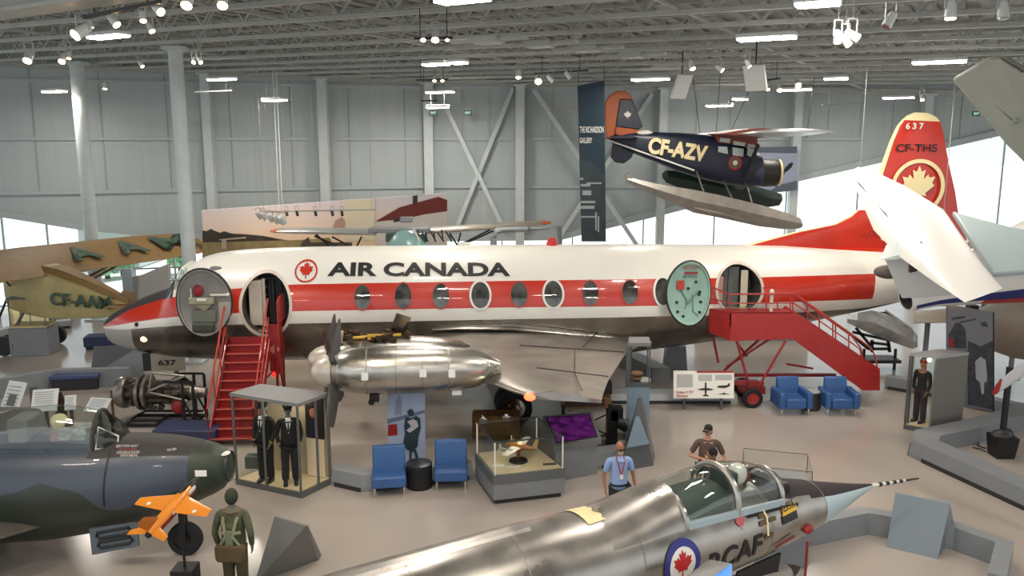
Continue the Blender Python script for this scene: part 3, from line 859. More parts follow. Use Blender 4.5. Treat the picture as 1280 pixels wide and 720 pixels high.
cx, cz, rx, rz = flank_box(368, 327, 397.5, 351)
b = leaf(.82); flank_disc(b, cx, cz, .27, SM[2], 'maple_leaf_badge', .014)
b = disk(.86, 1.0, 48); b.cut(1, [k / 6 for k in range(-5, 6)]); b.map(lambda c: V3((c.x * rx / .28, c.y, 0))); flank_disc(b, cx, cz, .27, SM[2], 'badge_ring', .014)
# small marks: leaf outline over the window, door outline near the wheel
b = B(); b.sph(surf(*hit(270, 336), .03), (.16, .03, .06), 6); b.out('vent_scoop', m_gray, AIR)
b = B(); b.sph(surf(*hit(171, 405.5), .0), (.06, .05, .06), 8); b.out('nose_sensor', m_black, AIR)
b = B(); b.sph(surf(*hit(180, 424), .0), (.1, .06, .08), 8); b.out('nose_lamp', mat('warm_nose_lamp', 'FFE9C8', .3, emit='FFE0B0', es=1.2), AIR)
# red beacon and roof aerial
p = VF.pix(690, 305, 0); b = B(); b.cyl((p.x, 0, p.z - .06), (p.x, 0, p.z + .07), .17, .15, 16); b.sph((p.x, 0, p.z + .09), (.13, .13, .1), 8); b.out('beacon', mat('red_beacon', 'C22B22', .3), AIR)
p = VF.pix(580, 305, 0); b = B(); b.box((p.x, 0, p.z + .0), (.35, .03, .1)); b.out('roof_aerial', m_white, AIR, flat=True)
# cockpit windows on the curved brow
b = B()
for (l, r_, t, bt) in ((222, 228, 337, 352), (229.5, 234, 333, 347)):
    q = [hit(l, bt), hit(r_, bt - 2), hit(r_ + 2, t), hit(l + 4, t + 1)]
    b.poly([surf(x, z, .02) for x, z in q])
b.out('cockpit_side_window', mat('pale_cockpit_glass', '9FB5AE', .1), AIR, flat=True)
b = B(); b.box(surf(*hit(221, 353), .12), (.3, .22, .05)); b.out('wind_deflector', m_gray, AIR, bev=.02)

# --- fin with dorsal fillet
pf = lambda px, py: VF.pix(px, py, 0)
LEp = [(1100, 300), (1092, 262), (1092, 244), (1098, 215), (1112, 176), (1121, 157), (1127, 150)]
TEp = [(1212, 320), (1206, 290), (1198, 268), (1194, 240), (1185, 200), (1179, 166), (1175, 152)]
secs = []
for i, (a, c) in enumerate(zip(LEp, TEp)):
    A, Cc = pf(*a), pf(*c); z = (A.z + Cc.z) / 2
    secs.append((A, Cc, lerp([(0, .36), (5, .2), (6, .19)], i), (0, 1, 0)))
b = B(); b.foil(secs, le_mi=1); b.mi = 1
fin = b.out('fin', [SM[2], m_cream], AIR, smooth=55)
A, Cc = pf(1137, 142.5), pf(1163, 143)
b = B(); b.foil([(pf(1127, 150), pf(1175, 152), .19, (0, 1, 0)), (pf(1133, 144.5), pf(1170, 146), .15, (0, 1, 0)), (pf(1142, 140.6), pf(1159, 141), .06, (0, 1, 0))]); b.out('fin_cap', m_cream, AIR, smooth=55)
b = B(); b.foil([(pf(905, 308) + V3((0, 0, -.1)), pf(1130, 316), .1, (0, 1, 0)), (pf(990, 290.5), pf(1120, 292), .16, (0, 1, 0)), (pf(1040, 280.5), pf(1110, 281), .2, (0, 1, 0)), (pf(1060, 271), pf(1110, 271), .2, (0, 1, 0)), (pf(1071, 262.5), pf(1110, 263), .16, (0, 1, 0))], le_mi=1)
b.out('dorsal_fin', [SM[2], m_cream], AIR, smooth=55)
def fin_text(st, l, t, r, b_, m_, off=.01, y=-.135):
    a, c = VF.pix(l, b_, y), VF.pix(r, t, y)
    tb = text(st, c.x - a.x, c.z - a.z, off=off) if off == 0 else text(st, off=off).fit(c.x - a.x, c.z - a.z)
    tb.tf(Matrix.Translation((a.x, y, a.z)) @ Matrix.Rotation(pi / 2, 4, 'X')); tb.out('fin_lettering', m_, fin, flat=True)
fin_text('6 3 7', 1132, 153.5, 1155, 161.5, m_white, .03)
fin_text('CF-THS', 1120, 180, 1172, 190, m_black, .012)
cxy = VF.pix(1147.5, 234, -.15); rr = (VF.pix(1181, 234, -.15).x - VF.pix(1114, 234, -.15).x) / 2
b = disk(rr * .86, rr, 56); b.tf(Matrix.Translation(cxy) @ Matrix.Rotation(pi / 2, 4, 'X')); b.out('fin_badge_ring', m_cream, fin, flat=True)
b = leaf(rr * .76); b.tf(Matrix.Translation(cxy) @ Matrix.Rotation(pi / 2, 4, 'X')); b.out('fin_maple_leaf', m_cream, fin, flat=True)
# tailplanes
a = pf(1150, 322)
for sy in (-1, 1):
    b = B(); b.foil([((a.x - .2, sy * .35, a.z + .35), (a.x + 1.9, sy * .35, a.z + .35), .26, (0, 0, 1)), ((a.x + 1.0, sy * 4.3, a.z + 1.2), (a.x + 2.0, sy * 4.3, a.z + 1.2), .1, (0, 0, 1))])
    b.out('tailplane', m_white, AIR, smooth=55)

# --- wings
def wp(px, py, yl): return VF.pix(px, py, yl).x
zw = lambda y: 1.93 + (abs(y) - 1.3) * .046
WY = [(-1.0, wp(512, 415, -1.0), wp(818, 422, -1.0), .55), (-3.3, wp(536, 438, -3.3), wp(782, 440, -3.3), .5), (-6.1, wp(598, 466, -6.1), wp(760, 474, -6.1), .36), (-7.2, wp(638, 482, -7.2), wp(754, 486, -7.2), .26), (-7.7, wp(664, 492, -7.7), wp(752, 492, -7.7), .16)]
for sy in (-1, 1):
    b = B(); b.foil([((le, y * -sy, zw(y)), (te, y * -sy, zw(y) - .12), t, (0, 0, 1)) for y, le, te, t in WY])
    wing = b.out('wing', m_alud if sy < 0 else m_alu, AIR, smooth=50)
    if sy < 0:
        W_ = wing
        g = B()
        for (y0, y1, u) in ((-3.6, -6.0, .74), (-6.1, -7.55, .74), (-1.4, -3.4, .78)):
            pa = []
            for y in (y0, y1):
                le = lerp([(-q[0], q[1]) for q in WY], -y); te = lerp([(-q[0], q[2]) for q in WY], -y); pa.append(V3((le + (te - le) * u, y, zw(y) + lerp([(0, .2), (8, .07)], -y) * .75)))
            g.beam(pa[0], pa[1], .016, .02)
        for y in (-3.5, -6.05):
            le = lerp([(-q[0], q[1]) for q in WY], -y); te = lerp([(-q[0], q[2]) for q in WY], -y)
            g.beam((le + (te - le) * .45, y, zw(y) + .2), (te, y, zw(y) - .03), .016, .02)
        g.out('flap_joint', m_dark, wing, flat=True)
        g = B(); le, te = WY[-1][1], WY[-1][2]
        g.ext([(le + .02, -7.72, zw(-7.7) + .05), (le + .4, -7.72, zw(-7.7) + .1), (te, -7.72, zw(-7.7) - .1), (te, -7.72, zw(-7.7) - .17), (le + .4, -7.72, zw(-7.7) - .08)], (0, .03, 0)); g.out('wing_end_plate', m_chrome, wing, flat=True)
        g = B(); g.sph((le - .02, -7.66, zw(-7.7) - .02), (.12, .09, .08), 8); g.out('navigation_light', mat('red_navigation_light', 'FF5A40', .3, emit='FF3A20', es=9), wing)
        # hinged spoiler stub standing near the wing root of the outer nacelle
        g = B(); q = VF.pix(612, 461, -6.4); g.box((q.x, -6.4, zw(-6.4) + .26), (.34, .3, .03), Matrix.Rotation(R(-35), 3, 'Y')); g.out('open_panel', m_alud, wing, flat=True)
# bright fillet blending the wing to the body
b = B(); rings = []
for px, py, r_ in ((540, 411, .05), (580, 406, .16), (640, 404.5, .22), (700, 410, .22), (760, 418, .16), (815, 427, .05)):
    x, z = hit(px, py); q = surf(x, z)
    rings.append([q + V3((0, -cos(t) * r_ * 1.3 - .0, sin(t) * r_ * .5 - r_ * .4)) for t in [2 * pi * k / 14 for k in range(14)]])
b.loft(rings); b.out('wing_root_fillet', m_alu, AIR)

# --- engines
def blade(b, hub, ang, L, m_=None):
    d = V3((0, cos(ang), sin(ang))); t = V3((0, -sin(ang), cos(ang)))
    secs = []
    for u, ch, tw in ((.1, .14, 60), (.3, .24, 52), (.55, .3, 42), (.8, .27, 34), (.97, .2, 28), (1.0, .1, 28)):
        c = hub + d * L * u; a = R(tw); ax = V3((1, 0, 0)) * sin(a) + t * cos(a)
        secs.append((c - ax * ch / 2, c + ax * ch / 2, .05 * (1.2 - u), ax.cross(d)))
    b.foil(secs)
def nacelle(yl, pxs, pyc, rad, name_):
    # pxs: spinner tip, spinner base, cowl front, cowl end
    zN = VF.pix((pxs[0] + pxs[2]) / 2, pyc, yl).z; X = [VF.pix(p, pyc, yl).x for p in pxs]
    b = B(); L = X[3] - X[2]
    prof = [(X[2], rad * .72), (X[2] + .05, rad * .8), (X[2] + .3, rad * .93), (X[2] + L * .3, rad), (X[2] + L * .6, rad * .98), (X[2] + L * .85, rad * .78), (X[3], rad * .3)]
    b.lathe(prof, (0, yl, zN), 'X', 32)
    nc = b.out('nacelle', m_alu, AIR)
    g = B()
    for u in (.18, .36, .52, .68):
        x = X[2] + L * u; r_ = rad * lerp([(0, .8), (.12, .95), (.3, 1.0), (.6, .98), (.85, .78)], u) + .006
        g.lathe([(x - .012, r_ - .01), (x - .012, r_), (x + .012, r_), (x + .012, r_ - .01)], (0, yl, zN), 'X', 32)
    g.out('cowl_band', m_alud, nc)
    g = B()
    for x_, sgn in ((X[2] + .6, .35), (X[2] + 1.8, .5), (X[2] + 2.4, .42)):
        g.box((x_, yl - rad * .96, zN - .1 + sgn * .3), (.14, .04, .16))
    g.out('inspection_label', m_paper, nc, flat=True)
    sp = B(); L2 = X[1] - X[0]
    sp.lathe([(X[0], .01), (X[0] + L2 * .04, .08), (X[0] + L2 * .15, .17), (X[0] + L2 * .4, .27), (X[0] + L2 * .75, .33), (X[1] + .02, .345), (X[1] + .02, .3)], (0, yl, zN), 'X', 28)
    s_ = sp.out('spinner', mat('worn_cream_spinner', 'C6BDB2', .35, m=.3, coat=.3), AIR)
    hub = V3((X[1] + .08, yl, zN))
    h = B(); h.cyl(hub - V3((.1, 0, 0)), V3((X[2] + .03, yl, zN)), .3, .34, 24); h.out('propeller_hub', m_alud, AIR)
    for k in range(4):
        bb = B(); blade(bb, hub, R(45 + 90 * k), 1.3); bb.out('propeller_blade', mat('dark_grey_blade', '5B5957', .4, m=.6), AIR)
    return nc, X, zN
n1, X1, z1 = nacelle(-6.1, (388.5, 414, 423, 625), 464, .52, 'outer')
n2, X2, z2 = nacelle(-3.45, (384.5, 409, 420, 600), 449, .54, 'inner')
# open cowling of the inner engine with the works showing
m_yel = mat('yellow_engine_pipe', 'C9A23A', .5)
b = B(); q = VF.pix(497, 418, -3.45); b.ext([(q.x - .28, -3.1, z2 + .45), (q.x + .1, -3.1, z2 + .38), (q.x + .32, -3.5, z2 + 1.0), (q.x - .02, -3.5, z2 + 1.12)], (.02, -.04, .02)); b.out('raised_cowl_flap', m_alu, n2, flat=True)
b = B(); random.seed(3)
for i in range(26):
    x = X2[2] + .25 + random.random() * 1.5; y = -3.45 + (random.random() - .5) * .5
    b.box((x, y, z2 + .5 + random.random() * .12), (.1 + random.random() * .25, .12, .1), Matrix.Rotation(random.random() * 3, 3, 'Z'))
b.out('exposed_engine', mat('dark_engine_metal', '4A3D30', .5, m=.6, var=.4, vs=9), n2, flat=True)
b = B(); b.box((X2[2] + 1.0, -3.65, z2 + .58), (.4, .1, .12)); b.cyl((X2[2] + .4, -3.6, z2 + .55), (X2[2] + 1.6, -3.55, z2 + .6), .04); b.out('yellow_engine_duct', m_yel, n2)
b = B(); b.box((X2[2] + .12, -3.5, z2 + .56), (.14, .4, .22)); b.out('front_cowl_rib', mat('warm_cowl_rib', 'B9A48A', .5), n2, flat=True)
# little fittings under the outer nacelle
b = B(); x = VF.pix(468, 492, -6.1).x; b.box((x, -6.1, z1 - .6), (.2, .2, .16)); b.cyl((x - .06, -6.1, z1 - .68), (x - .06, -6.2, z1 - .68), .07, n=10); b.out('drain_fitting', m_black, n1)
b = B(); x = VF.pix(571, 490, -6.1).x; b.box((x, -6.2, z1 - .5), (.2, .1, .1)); b.out('white_tag', m_paper, n1, flat=True)

# --- undercarriage
def wheel(b_t, b_h, c, r, w):
    b_t.lathe([(-w / 2, r * .6), (-w / 2, r * .9), (-w * .35, r), (w * .35, r), (w / 2, r * .9), (w / 2, r * .6)], c, 'Y', 28, caps=False)
    b_h.lathe([(-w * .48, .02), (-w * .48, r * .3), (-w * .3, r * .35), (-w * .35, r * .62), (w * .35, r * .62), (w * .3, r * .35), (w * .48, r * .3), (w * .48, .02)], c, 'Y', 20)
q = VF.pix(641, 507, -2.7)
for dy in (-.28, .28):
    t, h = B(), B(); wheel(t, h, (q.x, -2.75 + dy, .47), .47, .26)
    t = t.out('main_wheel', m_rubber, AIR); h.out('wheel_hub', m_chrome, t)
b = B(); b.cyl((q.x, -2.75, .47), (q.x, -2.75, 1.9), .09); b.cyl((q.x, -2.75, 1.0), (q.x + .7, -2.75, 1.8), .05); b.out('main_gear_leg', m_alud, AIR)
t, h = B(), B(); wheel(t, h, (q.x, 2.75, .47), .47, .3); t = t.out('main_wheel', m_rubber, AIR); h.out('wheel_hub', m_chrome, t)
b = B(); b.cyl((q.x, 2.75, .47), (q.x, 2.75, 1.9), .09); b.out('main_gear_leg', m_alud, AIR)
x = VF.pix(218, 470, -.2).x
for dy in (-.2, .2):
    t, h = B(), B(); wheel(t, h, (x, dy, .3), .3, .16); t = t.out('nose_wheel', m_rubber, AIR); h.out('wheel_hub', m_chrome, t)
b = B(); b.cyl((x, 0, .3), (x, 0, 1.5), .07); b.out('nose_gear_leg', m_alud, AIR)
a, c = VF.pix(188, 442, -.5), VF.pix(232, 463, -.5)
b = B(); b.box(((a.x + c.x) / 2, -.5, (a.z + c.z) / 2), (c.x - a.x, .03, a.z - c.z)); gd = b.out('nose_gear_door', mat('cream_metal_door', 'B7AF9E', .4, m=.5), AIR, flat=True)
b = B(); b.box((a.x - .12, -.45, (a.z + c.z) / 2), (.22, .05, a.z - c.z)); b.out('gear_bay', m_dark, AIR, flat=True)
tb = text('637', off=.03); p0, p1 = VF.pix(198, 457, -.52), VF.pix(220, 449.5, -.52); tb.fit(p1.x - p0.x, p1.z - p0.z); tb.tf(Matrix.Translation((p0.x, -.523, p0.z)) @ Matrix.Rotation(pi / 2, 4, 'X')); tb.out('door_number', m_black, gd, flat=True)
# ================================================================ silver jet fighter in front
FO = U(1090, 607, 1.75); FF = Frame(V3((FO.x, FO.y, 0)), 212)
JET = thing('silver_jet_fighter', 'bare metal pointed-nose jet fighter lettered RCAF with open grey cockpit canopy', 'jet fighter', M=FF.M)
JP = [(0, 1.75, .03, .03), (.4, 1.76, .11, .11), (.8, 1.77, .2, .2), (1.3, 1.79, .31, .31), (1.6, 1.82, .37, .37), (2.2, 1.87, .48, .46), (2.8, 1.9, .56, .53), (3.6, 1.93, .62, .58), (4.6, 1.97, .68, .64), (5.4, 2.0, .68, .65), (6.2, 2.02, .7, .67), (7.5, 2.04, .7, .69), (9.5, 2.05, .7, .7), (12, 2.08, .75, .85), (14, 2.1, .55, .6)]
jz = lambda s: lerp([(a, b_) for a, b_, c, d in JP], s)
jrz = lambda s: lerp([(a, c) for a, b_, c, d in JP], s)
jry = lambda s: lerp([(a, d) for a, b_, c, d in JP], s)
m_jet = mat('bare_metal_skin', 'A8A49D', .3, m=.95, var=.16, vs=2.2, bump=.1, bs=4)
m_jetc = mat('pale_nose_cone', 'A9BCC2', .35)
m_jblk = mat('matt_black_nose_top', '2B2426', .75)
m_cream2 = mat('cream_walkway', 'E9DDA6', .5)
b = B(); rings = []; st = []
s = 0
while s < 14: st.append(s); s += .12 if s < 6 else .4
N = 48
for s in st:
    rings.append([(s, jry(s) * cos(t), jz(s) + jrz(s) * sin(t)) for t in [2 * pi * k / N for k in range(N)]])
vr = [[b.bm.verts.new(p) for p in r] for r in rings]
for i in range(len(vr) - 1):
    sm = (st[i] + st[i + 1]) / 2
    for j in range(N):
        a = (j + .5) / N * 360
        top = abs(a - 90)
        b.mi = 1 if sm < 1.55 else 0
        if top < 52 - max(0, sm - 1.5) * 8 and sm < 2.9: b.mi = 2
        if sm > 5.35 and sm < 7.0 and top < 28 and not (5.9 < sm < 6.5 and top > 60): b.mi = 3
        b.face([vr[i][j], vr[i][(j + 1) % N], vr[i + 1][(j + 1) % N], vr[i + 1][j]])
b.mi = 1; b.face(vr[0]); b.mi = 0; b.face(vr[-1])
jf = b.out('fuselage', [m_jet, m_jetc, m_jblk, m_jet], JET, smooth=50)
def jsurf(s, z, off=0.0):
    q = max(-.999, min(.999, (z - jz(s)) / jrz(s))); c = sqrt(1 - q * q)
    return V3((s, jry(s) * c, z)) + V3((0, c / jry(s), q / jrz(s))).normalized() * off
def jtop(s, y, off=0.0):
    q = max(-.999, min(.999, y / jry(s))); c = sqrt(1 - q * q)
    return V3((s, y, jz(s) + jrz(s) * c)) + V3((0, q / jry(s), c / jrz(s))).normalized() * off
def jhit(px, py):
    yl = .5
    for _ in range(8):
        p = FF.pix(px, py, yl); yl = jsurf(p.x, p.z).y
    return p.x, p.z
# cream walkway panels on the spine
def jpatch(pts, m_, nm, n=6, off=.012):
    "four corner pixels on the upper surface"
    c = []
    for px, py in pts:
        z = jz(6) + .7
        for _ in range(10):
            p = FF.pixz(px, py, z); z = jtop(p.x, p.y).z
        c.append(p)
    if len(pts) == 2: c = [V3((c[0].x, -.36, 0)), V3((c[1].x, -.36, 0)), c[1], c[0]]; jpatch.s = c[1].x
    else: s = jpatch.s; c = [V3((s + .02, -.34, 0)), V3((s - .5, -.3, 0)), V3((s - .5, -.26, 0)), V3((s, -.14, 0))]
    b = B(); g = [[b.bm.verts.new(jtop(*(c[0].lerp(c[1], u / n)).lerp(c[3].lerp(c[2], u / n), v / n).xy, off)) for u in range(n + 1)] for v in range(n + 1)]
    for v in range(n):
        for u in range(n): b.face([g[v][u], g[v][u + 1], g[v + 1][u + 1], g[v + 1][u]])
    return b.out(nm, m_, JET, flat=True)
jpatch([(736, 657), (782, 641)], m_cream2, 'walkway_panel')
jpatch([(0, 0)], m_cream2, 'walkway_panel')
b = B(); q = jtop(*FF.pixz(745, 634, 2.74).xy); b.cyl(q, q + V3((0, 0, .06)), .05, n=12); b.out('spine_fitting', m_alud, JET)
# panel joints, raised spine line
b = B()
for s in (1.58, 2.95, 4.75, 5.3, 6.9, 8.2):
    b.lathe([(-.008, 1), (-.008, 1.006), (.008, 1.006), (.008, 1)], (s, 0, jz(s)), 'X', 48, sy=jry(s), sz=jrz(s), caps=False)
b.out('panel_joint', m_alud, JET)
b = B(); b.loft([[jtop(s, y, .0) + V3((0, 0, dz)) for y, dz in ((-.1, -.02), (-.05, .03), (.05, .03), (.1, -.02))] for s in [6.6 + .4 * i for i in range(16)]]); b.out('dorsal_spine', m_jet, JET)
# cockpit: sill, well, canopy glass and frames, pilot dummy
SA, SB, SCx = 1.95, 3.0, 4.45    # windscreen foot, rear of opening hood, end of fixed glass
sillz = lambda s: jz(s) + jrz(s) * .62
silly = lambda s: jry(s) * .785
b = B(); b.loft([[V3((s, y, z)) for y, z in ((-silly(s) * .93, sillz(s) - .0), (-silly(s) * .93, sillz(s) + .05), (silly(s) * .93, sillz(s) + .05), (silly(s) * .93, sillz(s)))] for s in (2.3, 4.5)]); 
well = b.out('cockpit_floor', mat('dark_cockpit', '1F2422', .7), JET, flat=True)
def can(s, k, off=0):
    "canopy section point; k from -1 (near sill) to 1 (far)"
    h = lerp([(1.95, .0), (2.3, .26), (2.75, .46), (3.3, .56), (3.9, .52), (4.5, .36), (5.0, .2), (5.4, .08)], s) + .0
    a = k * pi / 2
    w_ = silly(s) * lerp([(1.95, .35), (2.5, .85), (3, .98), (4.5, .98), (5.4, .8)], s)
    return V3((s, sin(a) * (w_ + off), sillz(s) + .0 + cos(a) ** .8 * (h + off) if abs(k) < 1 else sillz(s)))
def canopy(s0_, s1_, n=10, m_=12):
    b = B(); b.loft([[can(s0_ + (s1_ - s0_) * i / n, -1 + 2 * j / m_) for j in range(m_ + 1)] for i in range(n + 1)], caps=False, closed=False); return b
m_can = glass('canopy_glass', 'F0F6F4', .1, .05)
cg = canopy(1.97, 2.55).out('windscreen_glass', m_can, JET)
cg = canopy(2.6, 4.55).out('canopy_glass', m_can, JET)
b = B()
for s, w_ in ((1.97, .02), (2.57, .035), (3.55, .04), (4.52, .035)):
    b.tube([can(s, -1 + 2 * j / 14, .012) for j in range(15)], w_, 6)
b.out('canopy_frame', m_alu, JET)
b = B()
for sy in (-1, 1):
    b.loft([[V3((s, sy * silly(s) * 1.0 + dy, sillz(s) + dz)) for dy, dz in ((-.02, -.02), (.03, -.02), (.03, .07), (-.02, .07))] for s in (2.6, 3.0, 3.5, 4.0, 4.5)])
b.out('canopy_rail', mat('pale_blue_grey_rail', 'A9BDC6', .3, m=.3), JET)
b = B(); b.loft([[V3((s, silly(s) + .012 * 1, sillz(s) + dz)) + V3((0, dy, 0)) for dy, dz in ((.0, -.1), (.03, -.1), (.03, -.02), (.0, -.02))] for s in (2.3, 2.7, 3.1, 3.4)]); b.out('black_sill_strip', m_black, JET)
# dark green hood between seat and rear glass
b = B(); b.loft([[V3((s, sin(a) * silly(s) * .9, sillz(s) + .04 + cos(a) * h)) for a in [(-1 + 2 * j / 10) * pi / 2 for j in range(11)]] for s, h in ((3.62, .3), (4.0, .27), (4.45, .18), (4.9, .12), (5.4, .1))]); b.out('rear_cockpit_deck', mat('dark_green_deck', '2E3E36', .6), JET)
b = B(); b.loft([[jtop(s, jry(s) * .8 * sin(a) ) + V3((0, 0, h * cos(a))) for a in [(-1 + 2 * j / 10) * pi / 2 for j in range(11)]] for s, h in ((4.52, .2), (4.8, .16), (5.3, .06), (5.7, .0))]); b.out('canopy_fairing', m_jet, JET)
b = B(); b.box((2.45, 0, sillz(2.5) + .12), (.25, .6, .2)); b.out('instrument_hood', m_black, JET, bev=.04)
b = B(); b.box((3.38, 0, sillz(3.3) + .2), (.16, .42, .55)); b.out('ejection_seat', mat('dark_green_seat', '36423A', .6), JET, bev=.04)
b = B(); b.box((2.34, .12, sillz(2.3) + .12), (.02, .2, .16)); b.out('gunsight_glass', mat('pale_green_sight', '9FB8A8', .2), JET, flat=True)
PD = thing('pilot_dummy', 'pilot dummy with white helmet and dark red mask in the silver jet cockpit', 'mannequin', M=FF.M @ Matrix.Translation((3.1, 0, sillz(3.1))))
b = B(); b.loft([[(sx * .22 * w_ * cos(t) * .6, w_ * .24 * sin(t), z) for t in [2 * pi * k / 16 for k in range(16)]] for z, w_, sx in ((-.1, 1, 1), (.05, 1.05, 1), (.15, .9, 1), (.2, .45, 1), (.25, .3, 1))]); b.sph((-.01, 0, .33), (.1, .09, .12), 8); b.out('body', mat('tan_flight_suit', '8E7558', .8), PD)
b = B(); b.sph((.02, 0, .36), (.15, .135, .16), 10); b.out('helmet', m_white, PD)
b = B(); b.sph((-.12, 0, .3), (.09, .1, .09), 8); b.out('oxygen_mask', mat('dark_red_mask', '6E2A24', .6), PD)
b = B(); b.tube([(-.05, -.2, .1), (-.2, .0, .02), (-.05, .2, .1)], .03); b.out('harness', m_cream, PD)
# lettering
def jtext(st, l, t, r, b_, m_, off=.0, lift=.012, nm='lettering'):
    # lettering reads towards the nose: local x runs backwards
    xa, za = jhit(l, b_); xb, zb = jhit(r, b_); tx_, zt = jhit(l, t)
    tb = text(st, off=off); w_, h_ = abs(xb - xa), abs(zt - za)
    tb.fit(w_, h_); tb.cut(1, [h_ * k / 8 for k in range(1, 8)])
    tb.map(lambda c: jsurf(xa - c.x, za + c.y, lift)); return tb.out(nm, m_, jf, flat=True, nrm=False)
x0_, z0_ = 4.12, 1.72
tb = text('RCAF', off=.02); tb.fit(1.05, .3); tb.cut(1, [.3 * k / 8 for k in range(1, 8)]); tb.map(lambda c: jsurf(4.22 - c.x, 1.70 + c.y, .012)); tb.out('service_lettering', m_black, jf, flat=True, nrm=False)
tb = text('702', off=.02); tb.fit(.62, .3); tb.cut(1, [.3 * k / 8 for k in range(1, 8)]); tb.map(lambda c: jsurf(5.72 - c.x, 1.68 + c.y, .012)); tb.out('service_number', m_black, jf, flat=True, nrm=False)
c_ = jhit(853, 706)
for r0, r1, m_, l in ((0, .3, m_white, .012), (.22, .31, mat('roundel_blue', '2A2A78', .4), .016)):
    b = disk(r0, r1, 48); b.cut(1, [k * .05 for k in range(-5, 6)]); b.map(lambda c: jsurf(c_[0] - c.x, c_[1] + c.y, l)); b.out('roundel', m_, jf, flat=True, nrm=False)
b = leaf(.19); b.map(lambda c: jsurf(c_[0] - c.x, c_[1] + c.y, .018)); b.out('roundel_maple_leaf', mat('roundel_red', 'B01E20', .4), jf, flat=True, nrm=False)
def jplate(l, t, r, b_, m_, nm, off=.014):
    x0, z0 = jhit(l, (t + b_) / 2 + 2); x1, z1 = jhit(r, (t + b_) / 2 - 2); _, zt = jhit((l + r) / 2, t); _, zb = jhit((l + r) / 2, b_)
    b = B(); n = 4; g = [[b.bm.verts.new(jsurf(x0 + (x1 - x0) * u / n, zb + (zt - zb) * v / n, off)) for u in range(n + 1)] for v in range(n + 1)]
    for v in range(n):
        for u in range(n): b.face([g[v][u], g[v][u + 1], g[v + 1][u + 1], g[v + 1][u]])
    return b.out(nm, m_, jf, flat=True)
m_resy = mat('yellow_placard', 'E0B030', .5)
jplate(976, 631, 995, 642, m_resy, 'rescue_placard'); jplate(977, 641, 996, 652, m_black, 'placard_text_block')
tb = text('RESCUE', off=.01); x0, z0 = jhit(977, 640.5); x1, z1 = jhit(993, 634); tb.fit(abs(x0 - x1), .09); tb.map(lambda c: jsurf(x0 - c.x, z0 - .01 + c.y, .02)); tb.out('placard_lettering', m_black, jf, flat=True, nrm=False)
for (l, t, r, b_) in ((948, 641, 957, 648), (949, 650, 958, 657), (961, 646, 969, 652), (956, 667, 966, 672)):
    jplate(l, t, r, b_, mat('brown_marking', '5A4630', .5), 'small_marking')
b = B(); x, z = jhit(958, 655); b.tube([jsurf(x + .02, z + .22, .02), jsurf(x - .02, z + .08, .02), jsurf(x - .0, z - .15, .02)], .014, 6); b.out('angle_vane', m_cream, JET)
b = leaf(.11); x, z = jhit(925, 653); b.map(lambda c: jsurf(x - c.x, z + c.y, .014)); b.out('red_squadron_badge', mat('faded_red_badge', 'B0525A', .5), jf, flat=True, nrm=False)
b = B(); x, z = jhit(1008, 660); b.sph(jsurf(x, z, .03), (.09, .06, .07), 8); b.out('red_cover', m_redd, JET)
b = B(); q0 = FF.pix(0, 0, 0); b.tube([jsurf(*jhit(968, 682), .03), jsurf(*jhit(990, 668), .04)], .018, 6); b.out('nose_probe', mat('brown_red_probe', '6A2A20', .5), JET)
# pitot boom with black and white bands
b = B(); tip = FF.I @ D(1148, 598, 13.35); base = V3((0, 0, 1.75)); dv = tip - base
b.cyl(base - dv * .02, base + dv * .7, .035, .022, 10); b.cyl(base + dv * .7, base + dv, .016, .01, 8); pb = b.out('pitot_boom', m_white, JET)
b = B()
for u in (.12, .27, .42, .56): b.cyl(base + dv * u, base + dv * (u + .07), .038 - u * .014, .037 - u * .014, 10)
b.cyl(base + dv * .69, base + dv * 1.0, .02, .014, 8); b.out('boom_band', m_black, pb)
# wings (thin, short), intakes, undercarriage
for sy in (1, -1):
    b = B(); b.foil([((9.7, sy * .6, 2.15), (13, sy * .6, 2.1), .12, (0, 0, 1)), ((10.4, sy * 2.3, 1.85), (12.4, sy * 2.3, 1.82), .06, (0, 0, 1))]); b.out('wing', m_jet, JET)
    b = B(); b.loft([[(s, sy * (jry(s) * .8 + .05) + w_ * cos(t), jz(s) - .05 + h_ * sin(t)) for t in [2 * pi * k / 20 for k in range(20)]] for s, w_, h_ in ((7.3, .16, .3), (7.4, .18, .34), (8.2, .2, .4), (9.5, .3, .5), (11, .1, .3))]); b.out('air_intake', m_jet, JET)
# dark nosed tank slung under the near side
a, c = FF.pixz(1000, 710, 1.0), FF.pixz(880, 722, 1.0)
TK = FF.I @ U(1000, 709, 1.0); 
b = B(); b.lathe([(0, .01), (.12, .07), (.3, .13)], TK, 'X', 20); b.out('tank_nose', m_jblk, JET)
b = B(); b.lathe([(.3, .13), (.7, .19), (1.3, .23), (3, .25), (5, .2), (6.4, .05)], TK, 'X', 20); b.out('drop_tank', mat('grey_tank', '8F8B84', .45, m=.3), JET)
b = B(); b.box((TK.x + 2.6, TK.y * .7, 1.35), (1.2, .08, .5)); b.out('tank_pylon', m_jet, JET, flat=True)
for q, yl in ((U(963, 692, .35), 0),):
    q = FF.I @ q
b = B(); b.cyl((3.2, 0, .3), (3.3, 0, 1.5), .06); b.out('nose_gear_leg', m_alud, JET)
t, h = B(), B(); wheel(t, h, (3.2, 0, .26), .26, .14); t = t.out('nose_wheel', m_rubber, JET); h.out('wheel_hub', m_chrome, t)
b = B(); b.ext([(2.5, .3, 1.42), (3.4, .33, 1.4), (3.4, .3, 1.02), (2.55, .3, 1.1)], (0, .03, 0)); b.out('gear_door', m_black, JET, flat=True)
